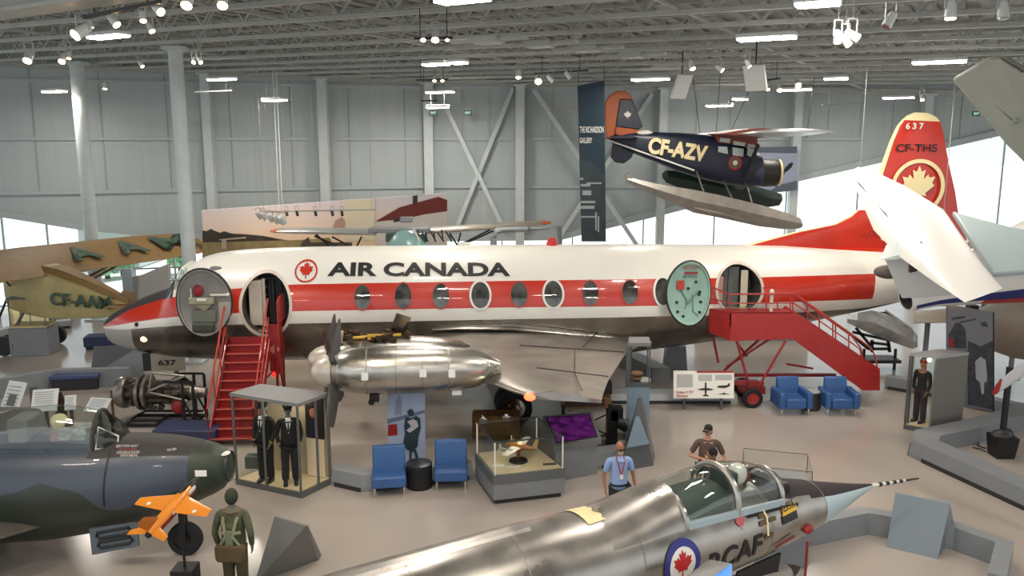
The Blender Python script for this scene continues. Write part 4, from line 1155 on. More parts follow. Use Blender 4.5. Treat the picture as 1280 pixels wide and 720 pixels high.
for sy in (-1, 1):
    t, h = B(), B(); wheel(t, h, (8.6, sy * 1.1, .34), .34, .2); t = t.out('main_wheel', m_rubber, JET); h.out('wheel_hub', m_chrome, t)
    b = B(); b.cyl((8.6, sy * 1.0, .34), (8.4, sy * .5, 1.5), .06); b.out('main_gear_leg', m_alud, JET)
# red stanchion rod beside the nose
q = U(1007, 712, .35); b = B(); b.cyl((q.x, q.y, .0), (q.x, q.y, .03), .12, n=16); b.cyl((q.x, q.y, .03), (q.x, q.y, .85), .022, n=8)
label(b.out('red_rod', m_redd), 'thin dark red upright rod standing under the silver jet nose', 'rod')

# ================================================================ dark camouflaged jet, front left
q = U(282, 582, 1.65); SF = Frame(V3((q.x, q.y, 0)), 180)
SAB = thing('camouflaged_jet', 'dark blue-grey and green camouflaged jet with open nose intake and bubble canopy', 'jet fighter', M=SF.M)
stb = [(284, 563, 602), (276, 557, 612), (262, 552, 618), (240, 547.5, 628), (215, 543.5, 638), (180, 541, 650), (130, 541, 661), (60, 541, 672), (0, 541, 676), (-80, 542, 680), (-200, 545, 676), (-420, 555, 650)]
sT = []
for px, t_, b_ in stb:
    a, c = SF.pix(px, t_, 0), SF.pix(px, b_, 0); sT.append((a.x, (a.z + c.z) / 2, (a.z - c.z) / 2 * .97))
def ssec(s):
    zc, rz = lerp([(a, b_) for a, b_, c in sT], s), lerp([(a, c) for a, b_, c in sT], s)
    return zc, rz, rz * lerp([(0, .92), (1.5, .84), (4, .8)], s)
def ssurf(s, z, off=0):
    zc, rz, ry = ssec(s); q = max(-.999, min(.999, (z - zc) / rz)); c = sqrt(1 - q * q)
    return V3((s, ry * c, z)) + V3((0, c / ry, q / rz)).normalized() * off
def shit(px, py):
    yl = .6
    for _ in range(8):
        p = SF.pix(px, py, yl); yl = ssurf(p.x, p.z).y
    return p.x, p.z
m_camo = mat('camouflage_paint', '3F4856', .36, var=.08, vs=1.2, coat=.15)
nt = m_camo.node_tree; N_ = nt.nodes; K_ = nt.links; tc = N_.new('ShaderNodeTexCoord'); n_ = N_.new('ShaderNodeTexNoise'); n_.inputs['Scale'].default_value = .75; n_.inputs['Detail'].default_value = 1.5
sz_ = N_.new('ShaderNodeSeparateXYZ'); ma = N_.new('ShaderNodeMath'); ma.operation = 'MULTIPLY_ADD'; ma.inputs[1].default_value = -.75; cr = N_.new('ShaderNodeValToRGB'); cr.color_ramp.interpolation = 'CONSTANT'
cr.color_ramp.elements[0].color = lin('3F4856'); cr.color_ramp.elements[1].color = lin('2A3228'); cr.color_ramp.elements[1].position = .5
ad = N_.new('ShaderNodeMath'); ad.inputs[1].default_value = 1.08
K_.new(tc.outputs['Object'], n_.inputs['Vector']); K_.new(tc.outputs['Object'], sz_.inputs[0]); K_.new(sz_.outputs['Z'], ma.inputs[0]); K_.new(n_.outputs['Fac'], ma.inputs[2]); K_.new(ma.outputs[0], ad.inputs[0]); K_.new(ad.outputs[0], cr.inputs[0]); K_.new(cr.outputs[0], N_['Principled BSDF'].inputs['Base Color'])
m_camd = mat('dark_antiglare_panel', '33302F', .6); m_camg = mat('camouflage_green', '2F3A2C', .45)
b = B(); sx = [sT[0][0]]; s = sT[0][0] + .08
while s < sT[-1][0]: sx.append(s); s += .15
N = 40; vr = []
for s in sx:
    zc, rz, ry = ssec(s); vr.append([b.bm.verts.new((s, ry * cos(2 * pi * k / N), zc + rz * sin(2 * pi * k / N))) for k in range(N)])
for i in range(len(vr) - 1):
    sm = (sx[i] + sx[i + 1]) / 2
    for j in range(N):
        a = (j + .5) / N * 360; b.mi = 0
        if abs(a - 90) < 46 and .3 < sm < 2.2: b.mi = 1
        if sm < .42 + .1 * sin(j * .5): b.mi = 2
        b.face([vr[i][j], vr[i][(j + 1) % N], vr[i + 1][(j + 1) % N], vr[i + 1][j]])
b.mi = 0; b.face(vr[-1])
# intake duct turned inward
s0_ = sx[0]; zc, rz, ry = ssec(s0_); b.mi = 1
inn = [[b.bm.verts.new((s0_ + ds, ry * k_ * cos(2 * pi * k / N), zc + rz * k_ * sin(2 * pi * k / N))) for k in range(N)] for ds, k_ in ((.0, .86), (.6, .8), (1.4, .7))]
for u, v in zip([vr[0]] + inn, inn):
    for j in range(N): b.face([u[j], u[(j + 1) % N], v[(j + 1) % N], v[j]])
b.face(inn[-1])
sf_ = b.out('fuselage', [m_camo, m_camd, m_camg], SAB, smooth=50)
b = B(); b.lathe([(s0_ - .02, .9), (s0_ - .05, .96), (s0_ - .01, 1.0), (s0_ + .05, 1.01)], (0, 0, zc), 'X', 40, sy=ry, sz=rz, caps=False); b.out('intake_lip', mat('dark_intake_lip', '2A3328', .45), SAB)
b = B(); b.lathe([(s0_ - .06, .02), (s0_ - .05, .5), (s0_ - .02, .93)], (0, 0, zc), 'X', 40, sy=ry, sz=rz); b.out('intake_cover', m_camg, SAB)
b = B(); b.sph((s0_ + .02, .06, zc + rz * .93), (.09, .12, .03), 6); b.out('lip_highlight_patch', m_white, SAB)  # white patch on top of the lip, a highlight put into the colour
# canopy
zs = ssec(2.5)[0] + ssec(2.5)[1] * .9
c0, c1, c2, c3 = SF.pix(163, 540, 0).x, SF.pix(128, 540, 0).x, SF.pix(60, 506, 0).x, SF.pix(-60, 530, 0).x
tz = [(c0, zs - .05), (SF.pix(150, 525, 0).x, SF.pix(150, 528, 0).z), (c1, SF.pix(128, 513.5, 0).z), (SF.pix(100, 525, 0).x, SF.pix(100, 508, 0).z), (c2, SF.pix(60, 506, 0).z), (SF.pix(20, 525, 0).x, SF.pix(20, 511, 0).z), (SF.pix(0, 525, 0).x, SF.pix(0, 516, 0).z), (c3, zs)]
def scan(s, k, off=0):
    h = max(.01, lerp(tz, s) - zs + .05); a = k * pi / 2; w_ = .38 * min(1, (s - c0) / .5 + .4) * min(1, (c3 - s) / .9 + .25)
    return V3((s, sin(a) * (w_ + off), zs - .05 + cos(a) * (h + off)))
def scanopy(a_, c_): 
    b = B(); b.loft([[scan(a_ + (c_ - a_) * i / 12, -1 + 2 * j / 14) for j in range(15)] for i in range(13)], caps=False, closed=False); return b
scanopy(c1 + .02, c3).out('canopy_glass', m_can, SAB)
scanopy(c0, c1 - .02).out('windscreen_glass', glass('dark_windscreen_glass', 'B4BEBA', .06), SAB)
b = B(); b.tube([scan(c1, -1 + 2 * j / 14, .01) for j in range(15)], .035, 6); b.out('windscreen_arch', m_camd, SAB)
b = B(); 
for y in (1,):
    b.tube([scan(c0 + .12, y * .95, .01), scan(c0 + .12, y * .55, .01), scan(c1 - .08, y * .5, .01), scan(c1 - .06, y * .98, .01), scan(c0 + .12, y * .95, .01)], .016, 6)
b.out('windscreen_frame', m_white, SAB)
b = B(); b.loft([[(s, sy, zs - .06) for sy in (-.36, .36)] + [(s, sy, zs - .12) for sy in (.36, -.36)] for s in (c1 - .1, c3)]); b.out('cockpit_deck', mat('dark_cockpit_grey', '2A2C2C', .7), SAB, flat=True)
b = B(); b.box(((c1 + c3) / 2, .4, zs - .07), (c3 - c1, .05, .06)); b.box((SF.pix(66, 525, 0).x, .42, zs - .09), (.22, .06, .07)); b.out('canopy_rail', mat('steel_blue_rail', '55636F', .35, m=.4), SAB)
b = B(); x = SF.pix(95, 525, 0).x; b.box((x, 0, zs + .1), (.5, .4, .3)); b.box((x + .7, .12, zs + .03), (.8, .1, .06)); b.out('cockpit_equipment', mat('grey_cockpit_gear', '8D928E', .4, var=.4, vs=9), SAB, bev=.03)
b = B(); x = SF.pix(30, 525, 0).x; b.box((x, 0, zs + .18), (.35, .5, .5)); b.out('ejection_seat', mat('grey_seat', '7A7C78', .6), SAB, bev=.05)
x = SF.pix(74, 525, 0).x
PD2 = thing('pilot_dummy', 'pilot dummy with cream helmet in the cockpit of the dark camouflaged jet', 'mannequin', M=SF.M @ Matrix.Translation((x, 0, zs + .02)))
b = B(); b.loft([[(w_ * .15 * cos(t), w_ * .22 * sin(t), z) for t in [2 * pi * k / 16 for k in range(16)]] for z, w_ in ((-.08, 1.1), (.05, 1.1), (.13, .8), (.17, .35), (.22, .3))]); b.sph((-.04, 0, .26), (.1, .08, .1), 8); b.out('body', mat('faded_pink_suit', '8F7470', .8), PD2)
b = B(); b.sph((.0, 0, .3), (.15, .13, .14), 10); b.out('helmet', mat('cream_helmet', 'D9CFA2', .4), PD2)
b = B(); b.sph((-.16, 0, .24), (.07, .08, .08), 8); b.out('oxygen_mask', mat('brown_mask', '4A342C', .6), PD2)
# markings and seam
b = B(); xx, _ = shit(132, 590); b.loft([[ssurf(xx + .03 * sin(z * 2), z, .006), ssurf(xx + .03 + .03 * sin(z * 2), z, .006)] for z in [1.2 + .05 * i for i in range(18)]], caps=False, closed=False); b.out('panel_joint', m_black, SAB, flat=True)
def stext(st_, l, t, r, b_, m_, nm='stencil'):
    xa, za = shit(l, b_); xb, _ = shit(r, b_); _, zt = shit(l, t); tb = text(st_, off=.01); tb.fit(abs(xb - xa), abs(zt - za)); tb.cut(1, [abs(zt - za) / 2]); tb.map(lambda c: ssurf(xa - c.x, za + c.y, .008)); tb.out(nm, m_, sf_, flat=True, nrm=False)
m_sten = mat('pale_stencil_paint', 'C8C2BC', .6)
stext('EJECTION SEAT', 145, 555, 172, 560, m_sten); stext('DANGER', 149, 560.5, 170, 563, mat('red_stencil', 'A0423C', .6)); stext('EXPLOSIVE ACTUATED', 146, 564, 174, 567.5, m_sten); stext('CANOPY REMOVAL', 150, 568, 172, 571, m_sten); stext('NO STEP', 209, 560.5, 220, 564, m_sten)
# wing and undercarriage
b = B()
a = [V3((3.6, .75, 1.0)), V3((7.0, .75, 1.0)), V3((8.2, 4.2, 1.15)), V3((6.6, 4.2, 1.15))]
for sy in (1, -1):
    b = B(); b.foil([((2.9, sy * .6, .82), (7.0, sy * .6, .9), .3, (0, 0, 1)), ((5.8, sy * 4.6, 1.15), (8.3, sy * 4.6, 1.15), .14, (0, 0, 1))]); b.out('wing', mat('brown_grey_wing', '5B554E', .45, var=.15), SAB)
q = SF.pix(232, 675, .0)
t, h = B(), B(); wheel(t, h, (q.x, 0, .3), .3, .16); t = t.out('nose_wheel', m_rubber, SAB); h.out('wheel_hub', m_black, t)
b = B(); b.cyl((q.x, 0, .3), (q.x, 0, 1.3), .06); b.box((q.x, .1, .55), (.1, .04, .55)); b.out('nose_gear_leg', m_black, SAB)
b = B(); a = [SF.pix(*p, .55) for p in ((113, 660), (172, 652), (175, 681), (117, 692))]
b.ext(a, (0, .05, 0)); gdo = b.out('gear_door', mat('grey_gear_door', '5B656E', .45), SAB, flat=True)
b = B()
for y_, x_ in ((664, 122), (676, 124)):
    p = [SF.pix(x_ + dx, y_ + dy, .61) for dx, dy in ((0, 2), (38, -5), (42, -1), (38, 3), (2, 9), (-2, 6))]
    b.tube(p + [p[0]], .025, 6)
b.out('door_stiffener', m_black, gdo)
for sy in (1, -1):
    t, h = B(), B(); wheel(t, h, (5.2, sy * 1.4, .36), .36, .2); t = t.out('main_wheel', m_rubber, SAB); h.out('wheel_hub', m_chrome, t)
    b = B(); b.cyl((5.2, sy * 1.3, .36), (5.1, sy * 1.1, 1.0), .05); b.out('main_gear_leg', m_alud, SAB)

# ================================================================ orange model jet on its stand
q = D(231, 708, 11.9); bz_ = q.z
MF = Frame(V3((q.x, q.y, 0)), 0)
MJ = thing('model_jet', 'orange and red model jet with black nose mounted nose-up on a black pole', 'model aircraft', (q.x, q.y, 0))
b = B(); b.box((0, 0, bz_ / 2), (.34, .34, bz_)); b.out('stand_base', m_black, MJ, bev=.01)
b = B(); b.cyl((0, 0, bz_), (0, 0, MF.pix(222, 636, 0).z), .02, n=10); b.out('stand_pole', m_black, MJ)
MF = Frame(V3((q.x, q.y, 0)), 0)
nose, tail = MF.pix(248, 597, .55), MF.pix(186, 668, -.5)
dx = (tail - nose); L = dx.length; X = dx.normalized(); Y = V3((-X.y, X.x, 0)).normalized(); Y = Y if Y.x < 0 else -Y; Z = X.cross(Y)
if Z.z < 0: Z = -Z
MM = Matrix(((X.x, Y.x, Z.x, nose.x), (X.y, Y.y, Z.y, nose.y), (X.z, Y.z, Z.z, nose.z), (0, 0, 0, 1)))
m_or = mat('orange_model_paint', 'E08A2C', .3, coat=.4); m_ord = mat('brown_orange_paint', 'A8601C', .35)
def mo(b, nm, m_, **k): b.tf(MM); return b.out(nm, m_, MJ, **k)
b = B(); b.lathe([(-.03, .005), (L * .05, .05), (L * .2, .078)], n=20); mo(b, 'model_nose', m_black)
b = B(); b.lathe([(L * .18, .07), (L * .3, .085), (L * .6, .09), (L * .85, .075), (L, .055)], n=20); mo(b, 'model_body', m_or)
b = B(); b.loft([[(L * u, -.088 * k_ * sy, -.03 + dz) for sy, dz in ((.93, 0), (.9, -.035), (.6, -.075), (.9, .03))] for u, k_ in ((.15, .75), (.35, 1.03), (.65, 1.06), (.85, .9))]); b.tf(Matrix.Diagonal((1, 1, 1, 1))); mo(b, 'model_red_band', mat('model_dark_red', '8E2030', .4))
b = B(); b.box((L * .22, -.075, .0), (L * .14, .02, .06)); mo(b, 'model_white_panel', m_white, bev=.01)
for sy in (1, -1):
    b = B(); b.foil([((L * .32, sy * .07, 0), (L * .62, sy * .07, 0), .035, (0, 0, 1)), ((L * .47, sy * .66, 0), (L * .6, sy * .66, 0), .015, (0, 0, 1))]); w_ = mo(b, 'model_wing', m_or)
    b = disk(0, .035, 20); b.tf(MM @ Matrix.Translation((L * .56, sy * .42, .022))); b.out('model_roundel', m_white, w_, flat=True)
    b = B(); b.foil([((L * .86, sy * .05, 0), (L * 1.0, sy * .05, 0), .02, (0, 0, 1)), ((L * .98, sy * .33, .01), (L * 1.07, sy * .33, .01), .01, (0, 0, 1))]); mo(b, 'model_tailplane', m_or)
b = B(); b.foil([((L * .76, 0, .06), (L * 1.0, 0, .06), .025, (0, 1, 0)), ((L * .96, 0, .3), (L * 1.1, 0, .3), .012, (0, 1, 0))]); mo(b, 'model_fin', m_ord)
b = B(); b.sph((L * .27, 0, .075), (.13, .04, .05), 8); mo(b, 'model_canopy', m_jblk)
b = B(); b.cyl((L * 1.0, 0, 0), (L * 1.03, 0, 0), .05, .045, 16); mo(b, 'model_exhaust', m_black)
b = disk(0, .03, 20); b.tf(MM @ Matrix.Translation((L * .62, -.1, .0)) @ Matrix.Rotation(pi / 2, 4, 'X')); b.out('model_badge', m_white, MJ, flat=True)
p = MF.I @ D(248, 595, q.y + .1); b = B(); b.box(p + V3((0, .1, 0)), (.17, .02, .09)); b.out('model_tag', m_paper, MJ, flat=True)
# ================================================================ blue floatplane hanging from the roof
FY = 33.0
q = D(985, 212, FY); PF_ = Frame(V3((q.x, FY, 0)), 180)     # local x runs from nose to tail
FP = thing('floatplane', 'dark blue high-wing floatplane lettered CF-AZV hanging from the roof on cables', 'seaplane', M=PF_.M)
def fp(px, py, yl=0.0): return PF_.pix(px, py, yl)
m_navy = mat('navy_fabric', '131C30', .45, var=.1, coat=.1); m_orb = mat('burnt_orange_fabric', 'A65220', .5, var=.08); m_rust = mat('rust_red_brown', '7A3A28', .5)
sec = [(950, 193, 232), (935, 186, 233), (915, 176, 231), (905, 172, 230), (880, 168, 224), (850, 166, 215), (820, 165, 203), (795, 165.5, 193), (770, 168, 181), (763, 170, 178)]
b = B(); rings = []
for px, t_, b_ in sec:
    a, c = fp(px, t_), fp(px, b_); zc, rz = (a.z + c.z) / 2, (a.z - c.z) / 2; ry = min(.6, rz * .75); 
    rings.append([(a.x, ry * (abs(cos(t)) ** .6) * (1 if cos(t) > 0 else -1), zc + rz * (abs(sin(t)) ** .6) * (1 if sin(t) > 0 else -1)) for t in [2 * pi * k / 24 for k in range(24)]])
b.loft(rings); ff = b.out('fuselage', m_navy, FP, smooth=60)
b = B(); b.beam(fp(758, 174.5, .32), fp(868, 213, .62), .03, .06); b.out('white_side_stripe', m_white, FP)
# tail
b = B(); pts = [(758, 176), (756, 140), (757, 128), (762, 119), (771, 113.5), (781, 113.5), (788, 118), (791, 124), (775, 124), (770, 155), (768, 176)]
b.ext([fp(*p, .05) for p in pts], (0, -.12, 0)); b.out('rudder', m_orb, FP, bev=.03)
b = B(); b.ext([fp(*p, .06) for p in [(774.5, 124), (790, 124), (804, 158), (799, 162), (770, 158)]], (0, -.14, 0)); fn = b.out('fin', m_navy, FP, bev=.03)
b = B(); b.ext([fp(*p, .16) for p in [(770, 158.5), (799, 162), (797, 170), (786, 173), (769, 168)]], (0, -.32, 0)); b.out('fin_root', m_orb, FP, bev=.03)
b = B(); b.sph(fp(806, 166, .2), (.32, .12, .1), 8); b.out('tail_fairing', m_white, FP)
b = leaf(.17); c_ = fp(784.5, 144, .09); b.tf(Matrix.Translation((c_.x, .085, c_.z)) @ Matrix.Rotation(pi, 4, 'Z') @ Matrix.Rotation(pi / 2, 4, 'X')); b.out('silver_leaf_badge', mat('silver_badge', 'A8A49A', .3, m=.7), fn, flat=True)
for sy in (1, -1):
    a = fp(765, 172)
    b = B(); b.foil([((a.x - 1.0, sy * .1, a.z + .0), (a.x + .35, sy * .1, a.z), .1, (0, 0, 1)), ((a.x - .5, sy * 2.2, a.z - .05 * 0), (a.x + .4, sy * 2.2, a.z), .05, (0, 0, 1))]); b.out('tailplane', m_navy, FP)
b = B(); b.ext([fp(*p, .05) for p in [(766, 178), (793, 189), (789, 198), (780, 204.5), (769, 203), (763, 196)]], (0, -.1, 0)); b.out('ventral_fin', m_navy, FP, bev=.03)
# registration
a, c = fp(809, 188, .62), fp(885, 207, .62); th = atan2((fp(885, 203).z - fp(809, 191.5).z), abs(fp(885, 0).x - fp(809, 0).x))
tb = text('CF-AZV', off=.045); hh = fp(809, 170).z - fp(809, 191.5).z; tb.fit(abs(fp(884, 0).x - fp(809, 0).x), hh * .95)
p0 = fp(809, 191.5, .62)
tb.tf(Matrix.Translation((p0.x, .61, p0.z)) @ Matrix.Rotation(pi, 4, 'Z') @ Matrix.Rotation(pi / 2, 4, 'X') @ Matrix.Rotation(th, 4, 'Z')); tb.out('registration_lettering', m_cream, FP, flat=True)
# cabin windows
m_fwin = mat('pale_cabin_glass', 'A8BAB4', .1)
b_ = [[(898, 183), (909, 183.5), (910, 192.5), (898, 190)], [(916, 184), (930, 186), (929, 196), (916, 194)], [(935, 184), (943, 188), (940, 197), (934, 194)], [(900, 172), (913, 173.5), (912, 179), (900, 177)], [(917, 176), (932, 178.5), (931, 183), (917, 181)], [(935, 180), (944, 181), (943, 185), (935, 184)]]
for w_ in b_:
    b = B(); b.ext([fp(*p, .62) for p in w_], (0, -.1, 0)); o = b.out('cabin_window', m_fwin, FP, flat=True)
b = B(); b.ext([fp(*p, .58) for p in [(893, 168), (947, 170), (948, 187), (934, 182), (898, 179)]], (0, -1.1, 0)); b.out('cabin_roof', m_rust, FP, bev=.05)
c_ = fp(919, 203.5, .63)
for r0, r1, m_ in ((.2, .27, m_redd), (0, .2, mat('badge_green_grey', '4E5A50', .5)), (0, .09, m_cream)):
    b = disk(r0, r1, 32); b.tf(Matrix.Translation((c_.x, .63 + (.01 if r1 < .1 else 0), c_.z)) @ Matrix.Rotation(pi / 2, 4, 'X')); b.out('round_badge', m_, FP, flat=True)
# engine, propeller
e0, e1 = fp(973, 216), fp(951, 214); er = (fp(960, 199).z - fp(960, 233).z) / 2
b = B(); b.lathe([(e0.x - .02, er * .55), (e0.x + .03, er * .85), (e0.x + .2, er), (e1.x, er * 1.02)], (0, 0, e0.z), 'X', 28); b.out('engine_cowl', mat('dark_brown_cowl', '241F1E', .5), FP)
b = B(); b.lathe([(e1.x, er * .98), (e1.x + .35, er * .95), (e1.x + .8, er * .8)], (0, 0, e0.z), 'X', 28); b.out('engine_bay', mat('slate_blue_panel', '33415A', .4), FP)
b = B(); b.lathe([(e0.x - .03, er * .62), (e0.x - .04, er * .97), (e0.x + .05, er * 1.02), (e0.x + .05, er * .99)], (0, 0, e0.z), 'X', 28); b.out('cowl_ring', m_cream, FP)
b = B(); b.cyl((e0.x + .05, 0, e0.z), (e0.x - .22, 0, e0.z), .12, .08); b.out('propeller_hub', m_black, FP)
hub = V3((e0.x - .16, 0, e0.z))
for tx_, ty_ in ((991, 204), (967, 232)):
    tp = fp(tx_, ty_, .1); dv = tp - hub; ca = V3((.12, 0, .3)).normalized(); bb = B()
    bb.foil([(hub + dv * u - ca * w_, hub + dv * u + ca * w_, .04, (0, 1, 0)) for u, w_ in ((.1, .04), (.4, .09), (.75, .1), (.95, .06), (1, .02))]); bb.out('propeller_blade', m_black, FP)
# wing at cabin top, coming towards the viewer
zt = fp(920, 168, 0).z
wt = PF_.pix(1040, 173.5, 6.2)
b = B(); b.foil([((fp(955, 170).x, .3, zt - .02), (fp(893, 170).x, .3, zt - .02), .34, (0, 0, 1)), ((PF_.pix(1020, 172, 4.4).x, 4.4, zt + .03), (PF_.pix(955, 172, 4.4).x, 4.4, zt + .02), .28, (0, 0, 1)), ((PF_.pix(1042, 173, 6.0).x, 6.0, zt + .05), (PF_.pix(985, 173, 6.0).x + .1, 6.0, zt + .05), .1, (0, 0, 1))])
b.out('wing', mat('silvery_wing_fabric', 'B8BAB8', .3, m=.4), FP, smooth=55)
b = B(); b.foil([((fp(955, 170).x, -.3, zt - .02), (fp(893, 170).x, -.3, zt - .02), .34, (0, 0, 1)), ((fp(955, 170).x, -6, zt + .05), (fp(900, 170).x, -6, zt + .05), .12, (0, 0, 1))]); b.out('wing', mat('silvery_wing_fabric', 'B8BAB8', .3), FP, smooth=55)
b = B(); b.foil([((fp(957, 170).x, .28, zt + .01), (fp(882, 170).x, .28, zt + .01), .4, (0, 0, 1)), ((PF_.pix(978, 172, 2.2).x, 2.2, zt + .01), (PF_.pix(905, 172, 2.2).x, 2.2, zt + .01), .38, (0, 0, 1))]); b.out('wing_root', m_rust, FP, smooth=55)
b = B(); b.beam(fp(930, 222, .5), PF_.pix(948, 181, 1.4), .07, .14); b.beam(fp(946, 183, .5), fp(943, 200, .5), .05, .1); b.out('wing_strut', m_navy, FP)
# floats
def floatb(name_, pts, yl, w_, m_):
    b = B(); rings = []
    for px, t_, bt in pts:
        a, c = PF_.pix(px, t_, yl), PF_.pix(px, bt, yl); zt_, zb = a.z, c.z; zm = zt_ - (zt_ - zb) * .45; k_ = w_ * min(1, (zt_ - zb) / .45)
        rings.append([(a.x, yl - k_ * .6, zt_), (a.x, yl + k_ * .6, zt_), (a.x, yl + k_, zm), (a.x, yl, zb), (a.x, yl - k_, zm)])
    b.loft(rings); return b.out(name_, m_, FP)
m_float = mat('silver_grey_float', 'AAA59C', .4, m=.3, var=.12)
floatb('float', [(783, 221, 227), (800, 225, 236), (830, 231.5, 249), (868, 237.5, 266), (900, 244, 272), (950, 256, 283), (980, 265, 286.5), (998, 272, 286), (1002, 278, 285)], 1.5, .42, m_float)
floatb('float', [(828, 217, 222), (833, 213, 228), (860, 214, 239), (900, 221, 250), (940, 232, 257), (962, 238, 259), (975, 242, 257)], -.9, .4, mat('shadowed_green_float', '20332C', .5))  # far float coloured dark green to carry the shadow on it
floatb('keel_strip', [(868, 259, 262), (900, 265, 272), (930, 274, 277)], 1.95, .08, m_alud)
b = B()
for px, py, x2, y2 in ((870, 212, 880, 240), (905, 226, 915, 247), (932, 228, 940, 254)): b.cyl(fp(px, py, .4), PF_.pix(x2, y2, 1.4), .035, n=8); b.cyl(fp(px, py, -.4), PF_.pix(x2, y2 - 18, -.9), .035, n=8)
b.out('float_strut', m_alud, FP)
b = B(); p = PF_.pix(786, 222, 1.5); b.box(p, (.2, .3, .3), Matrix.Rotation(.4, 3, 'Y')); b.out('water_rudder', m_alud, FP, flat=True)
for px, py, x2 in ((875, 167, 862), (895, 168, 896), (912, 168, 940), (1008, 172, 1012)):
    a = PF_.w(fp(px, py, .2)); c = D(x2, 100, FY + .3); zc = roofz(c.x)
    b = B(); b.cyl(a, (c.x, a.y, zc), .012, n=6); label(b.out('suspension_cable', m_black), 'thin dark cable holding up the blue floatplane', 'cable', 'cables holding the floatplane')

# ================================================================ white T-tailed jet hanging at right
m_wj = mat('glossy_white_jet_paint', 'E4E2DC', .3, coat=.4)
o_ = D(1135, 318, 19.5)
WJ = thing('white_jet', 'white T-tailed jet with blue and red stripe, hung tilted at the right edge', 'jet aircraft', o_)
def plate(b, pts, t=.12, n=None):
    "solid of a thin wing through points given as (px, py, distance)"
    P = [D(*p) for p in pts]; c = sum(P, V3()) / len(P)
    n = V3()
    for i in range(len(P)): n += (P[i] - c).cross(P[(i + 1) % len(P)] - c)
    n.normalize()
    b.ext([p - n * t / 2 for p in P], n * t); return n
# tailplane as a flying surface, three spanwise sections
LEs = [(1072, 209, 22.4), (1088, 212, 22), (1130, 232, 21.2), (1180, 262, 20), (1218, 318, 18.2), (1253, 360, 17)]
TEs = [(1056, 222, 22.3), (1070, 236, 21.9), (1092, 287, 20.6), (1122, 319, 19.5), (1163, 349, 18.1), (1206, 378, 16.9)]
up = (D(1130, 280, 20) - D(1092, 240, 20.0)).cross(D(1180, 262, 20) - D(1122, 319, 19.5)).normalized()
b = B(); b.foil([(D(*a), D(*c), .2 if 0 < i < 5 else .1, up) for i, (a, c) in enumerate(zip(LEs, TEs))]); b.out('tailplane', m_wj, WJ, world=True, smooth=55)
b = B(); 
for sgn in (1, -1):
    for a, c in (((1068, 226, 22.15), (1117, 283, 20.4)), ((1148, 303, 19.5), (1210, 362, 17.6))):
        b.beam(D(*a) + up * .085 * sgn, D(*c) + up * .085 * sgn, .05, .04)
b.out('elevator_joint', mat('dark_brown_joint', '3A2420', .6), WJ, world=True, flat=True)
b = B(); b.foil([(D(1150, 318, 19.3), D(1100, 325, 19.6), .12, up.cross(D(1150, 318, 19.3) - D(1100, 325, 19.6))), (D(1153, 303, 19.6), D(1108, 306, 19.9), .1, up.cross(D(1150, 318, 19.3) - D(1100, 325, 19.6)))]); b.out('fin_top', mat('pale_grey_fin_top', 'BCC4C4', .4), WJ, world=True)
b = B(); b.cyl(D(1140, 325, 19.2) , D(1169, 318, 19.0), .05); b.cyl(D(1205, 362, 17.7), D(1180, 331, 18.6), .03); b.out('tail_fitting', m_wj, WJ, world=True)
# fin from the tail pipe up to the tailplane
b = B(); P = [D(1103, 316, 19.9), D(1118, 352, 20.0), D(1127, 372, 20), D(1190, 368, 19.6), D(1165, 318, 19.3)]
n = (P[2] - P[0]).cross(P[3] - P[0]).normalized(); b.ext([p - n * .07 for p in P], n * .14); b.out('fin', mat('pale_grey_fin', 'C4C6C6', .4), WJ, world=True, bev=.03)  # pale grey, a greyer tone than the tailplane
b = B(); P = [D(1138, 327, 19.0), D(1147, 331, 19.0), D(1147, 339, 19.0), D(1138, 341, 19.0)]; b.ext(P, (0, .1, 0)); b.out('fin_notch', mat('dark_brown_notch', '33211E', .6), WJ, world=True, flat=True)
# tail pipe and fuselage
A, Cc = D(1132, 374, 20.4), D(1330, 316, 21.0)
def ring(c, r, d, n=32, k=1.0):
    d = d.normalized(); a = d.cross(V3((0, 0, 1))).normalized(); b2 = a.cross(d)
    return [c + a * cos(2 * pi * i / n) * r + b2 * sin(2 * pi * i / n) * r * k for i in range(n)]
d = Cc - A; r0 = .33
b = B(); rr = [(0, .26), (0, .31), (.02, .33), (.15, .38), (.4, .62), (.7, .95), (1.0, 1.2)]
vr = [[b.bm.verts.new(p) for p in ring(A + d * u, r_, d)] for u, r_ in rr]
for i in range(len(vr) - 1):
    for j in range(32):
        # stripe round the lower flank
        b.mi = 0
        if i >= 2:
            b.mi = 1 if j in (28, 29) else 2 if j in (26, 27) and i > 3 else 0
        b.face([vr[i][j], vr[i][(j + 1) % 32], vr[i + 1][(j + 1) % 32], vr[i + 1][j]])
b.face(vr[-1]); b.out('fuselage', [m_wj, mat('dark_blue_stripe', '2B3270', .4), mat('red_stripe', 'B02A2C', .4)], WJ, world=True)
b = B(); b.loft([ring(A - d * .001, .27, d), ring(A + d * .1, .24, d)], caps=False); b.face([b.bm.verts.new(p) for p in ring(A + d * .1, .24, d)]); b.out('jet_pipe', mat('dark_grey_jet_pipe', '4A4C4E', .5, m=.5), WJ, world=True)
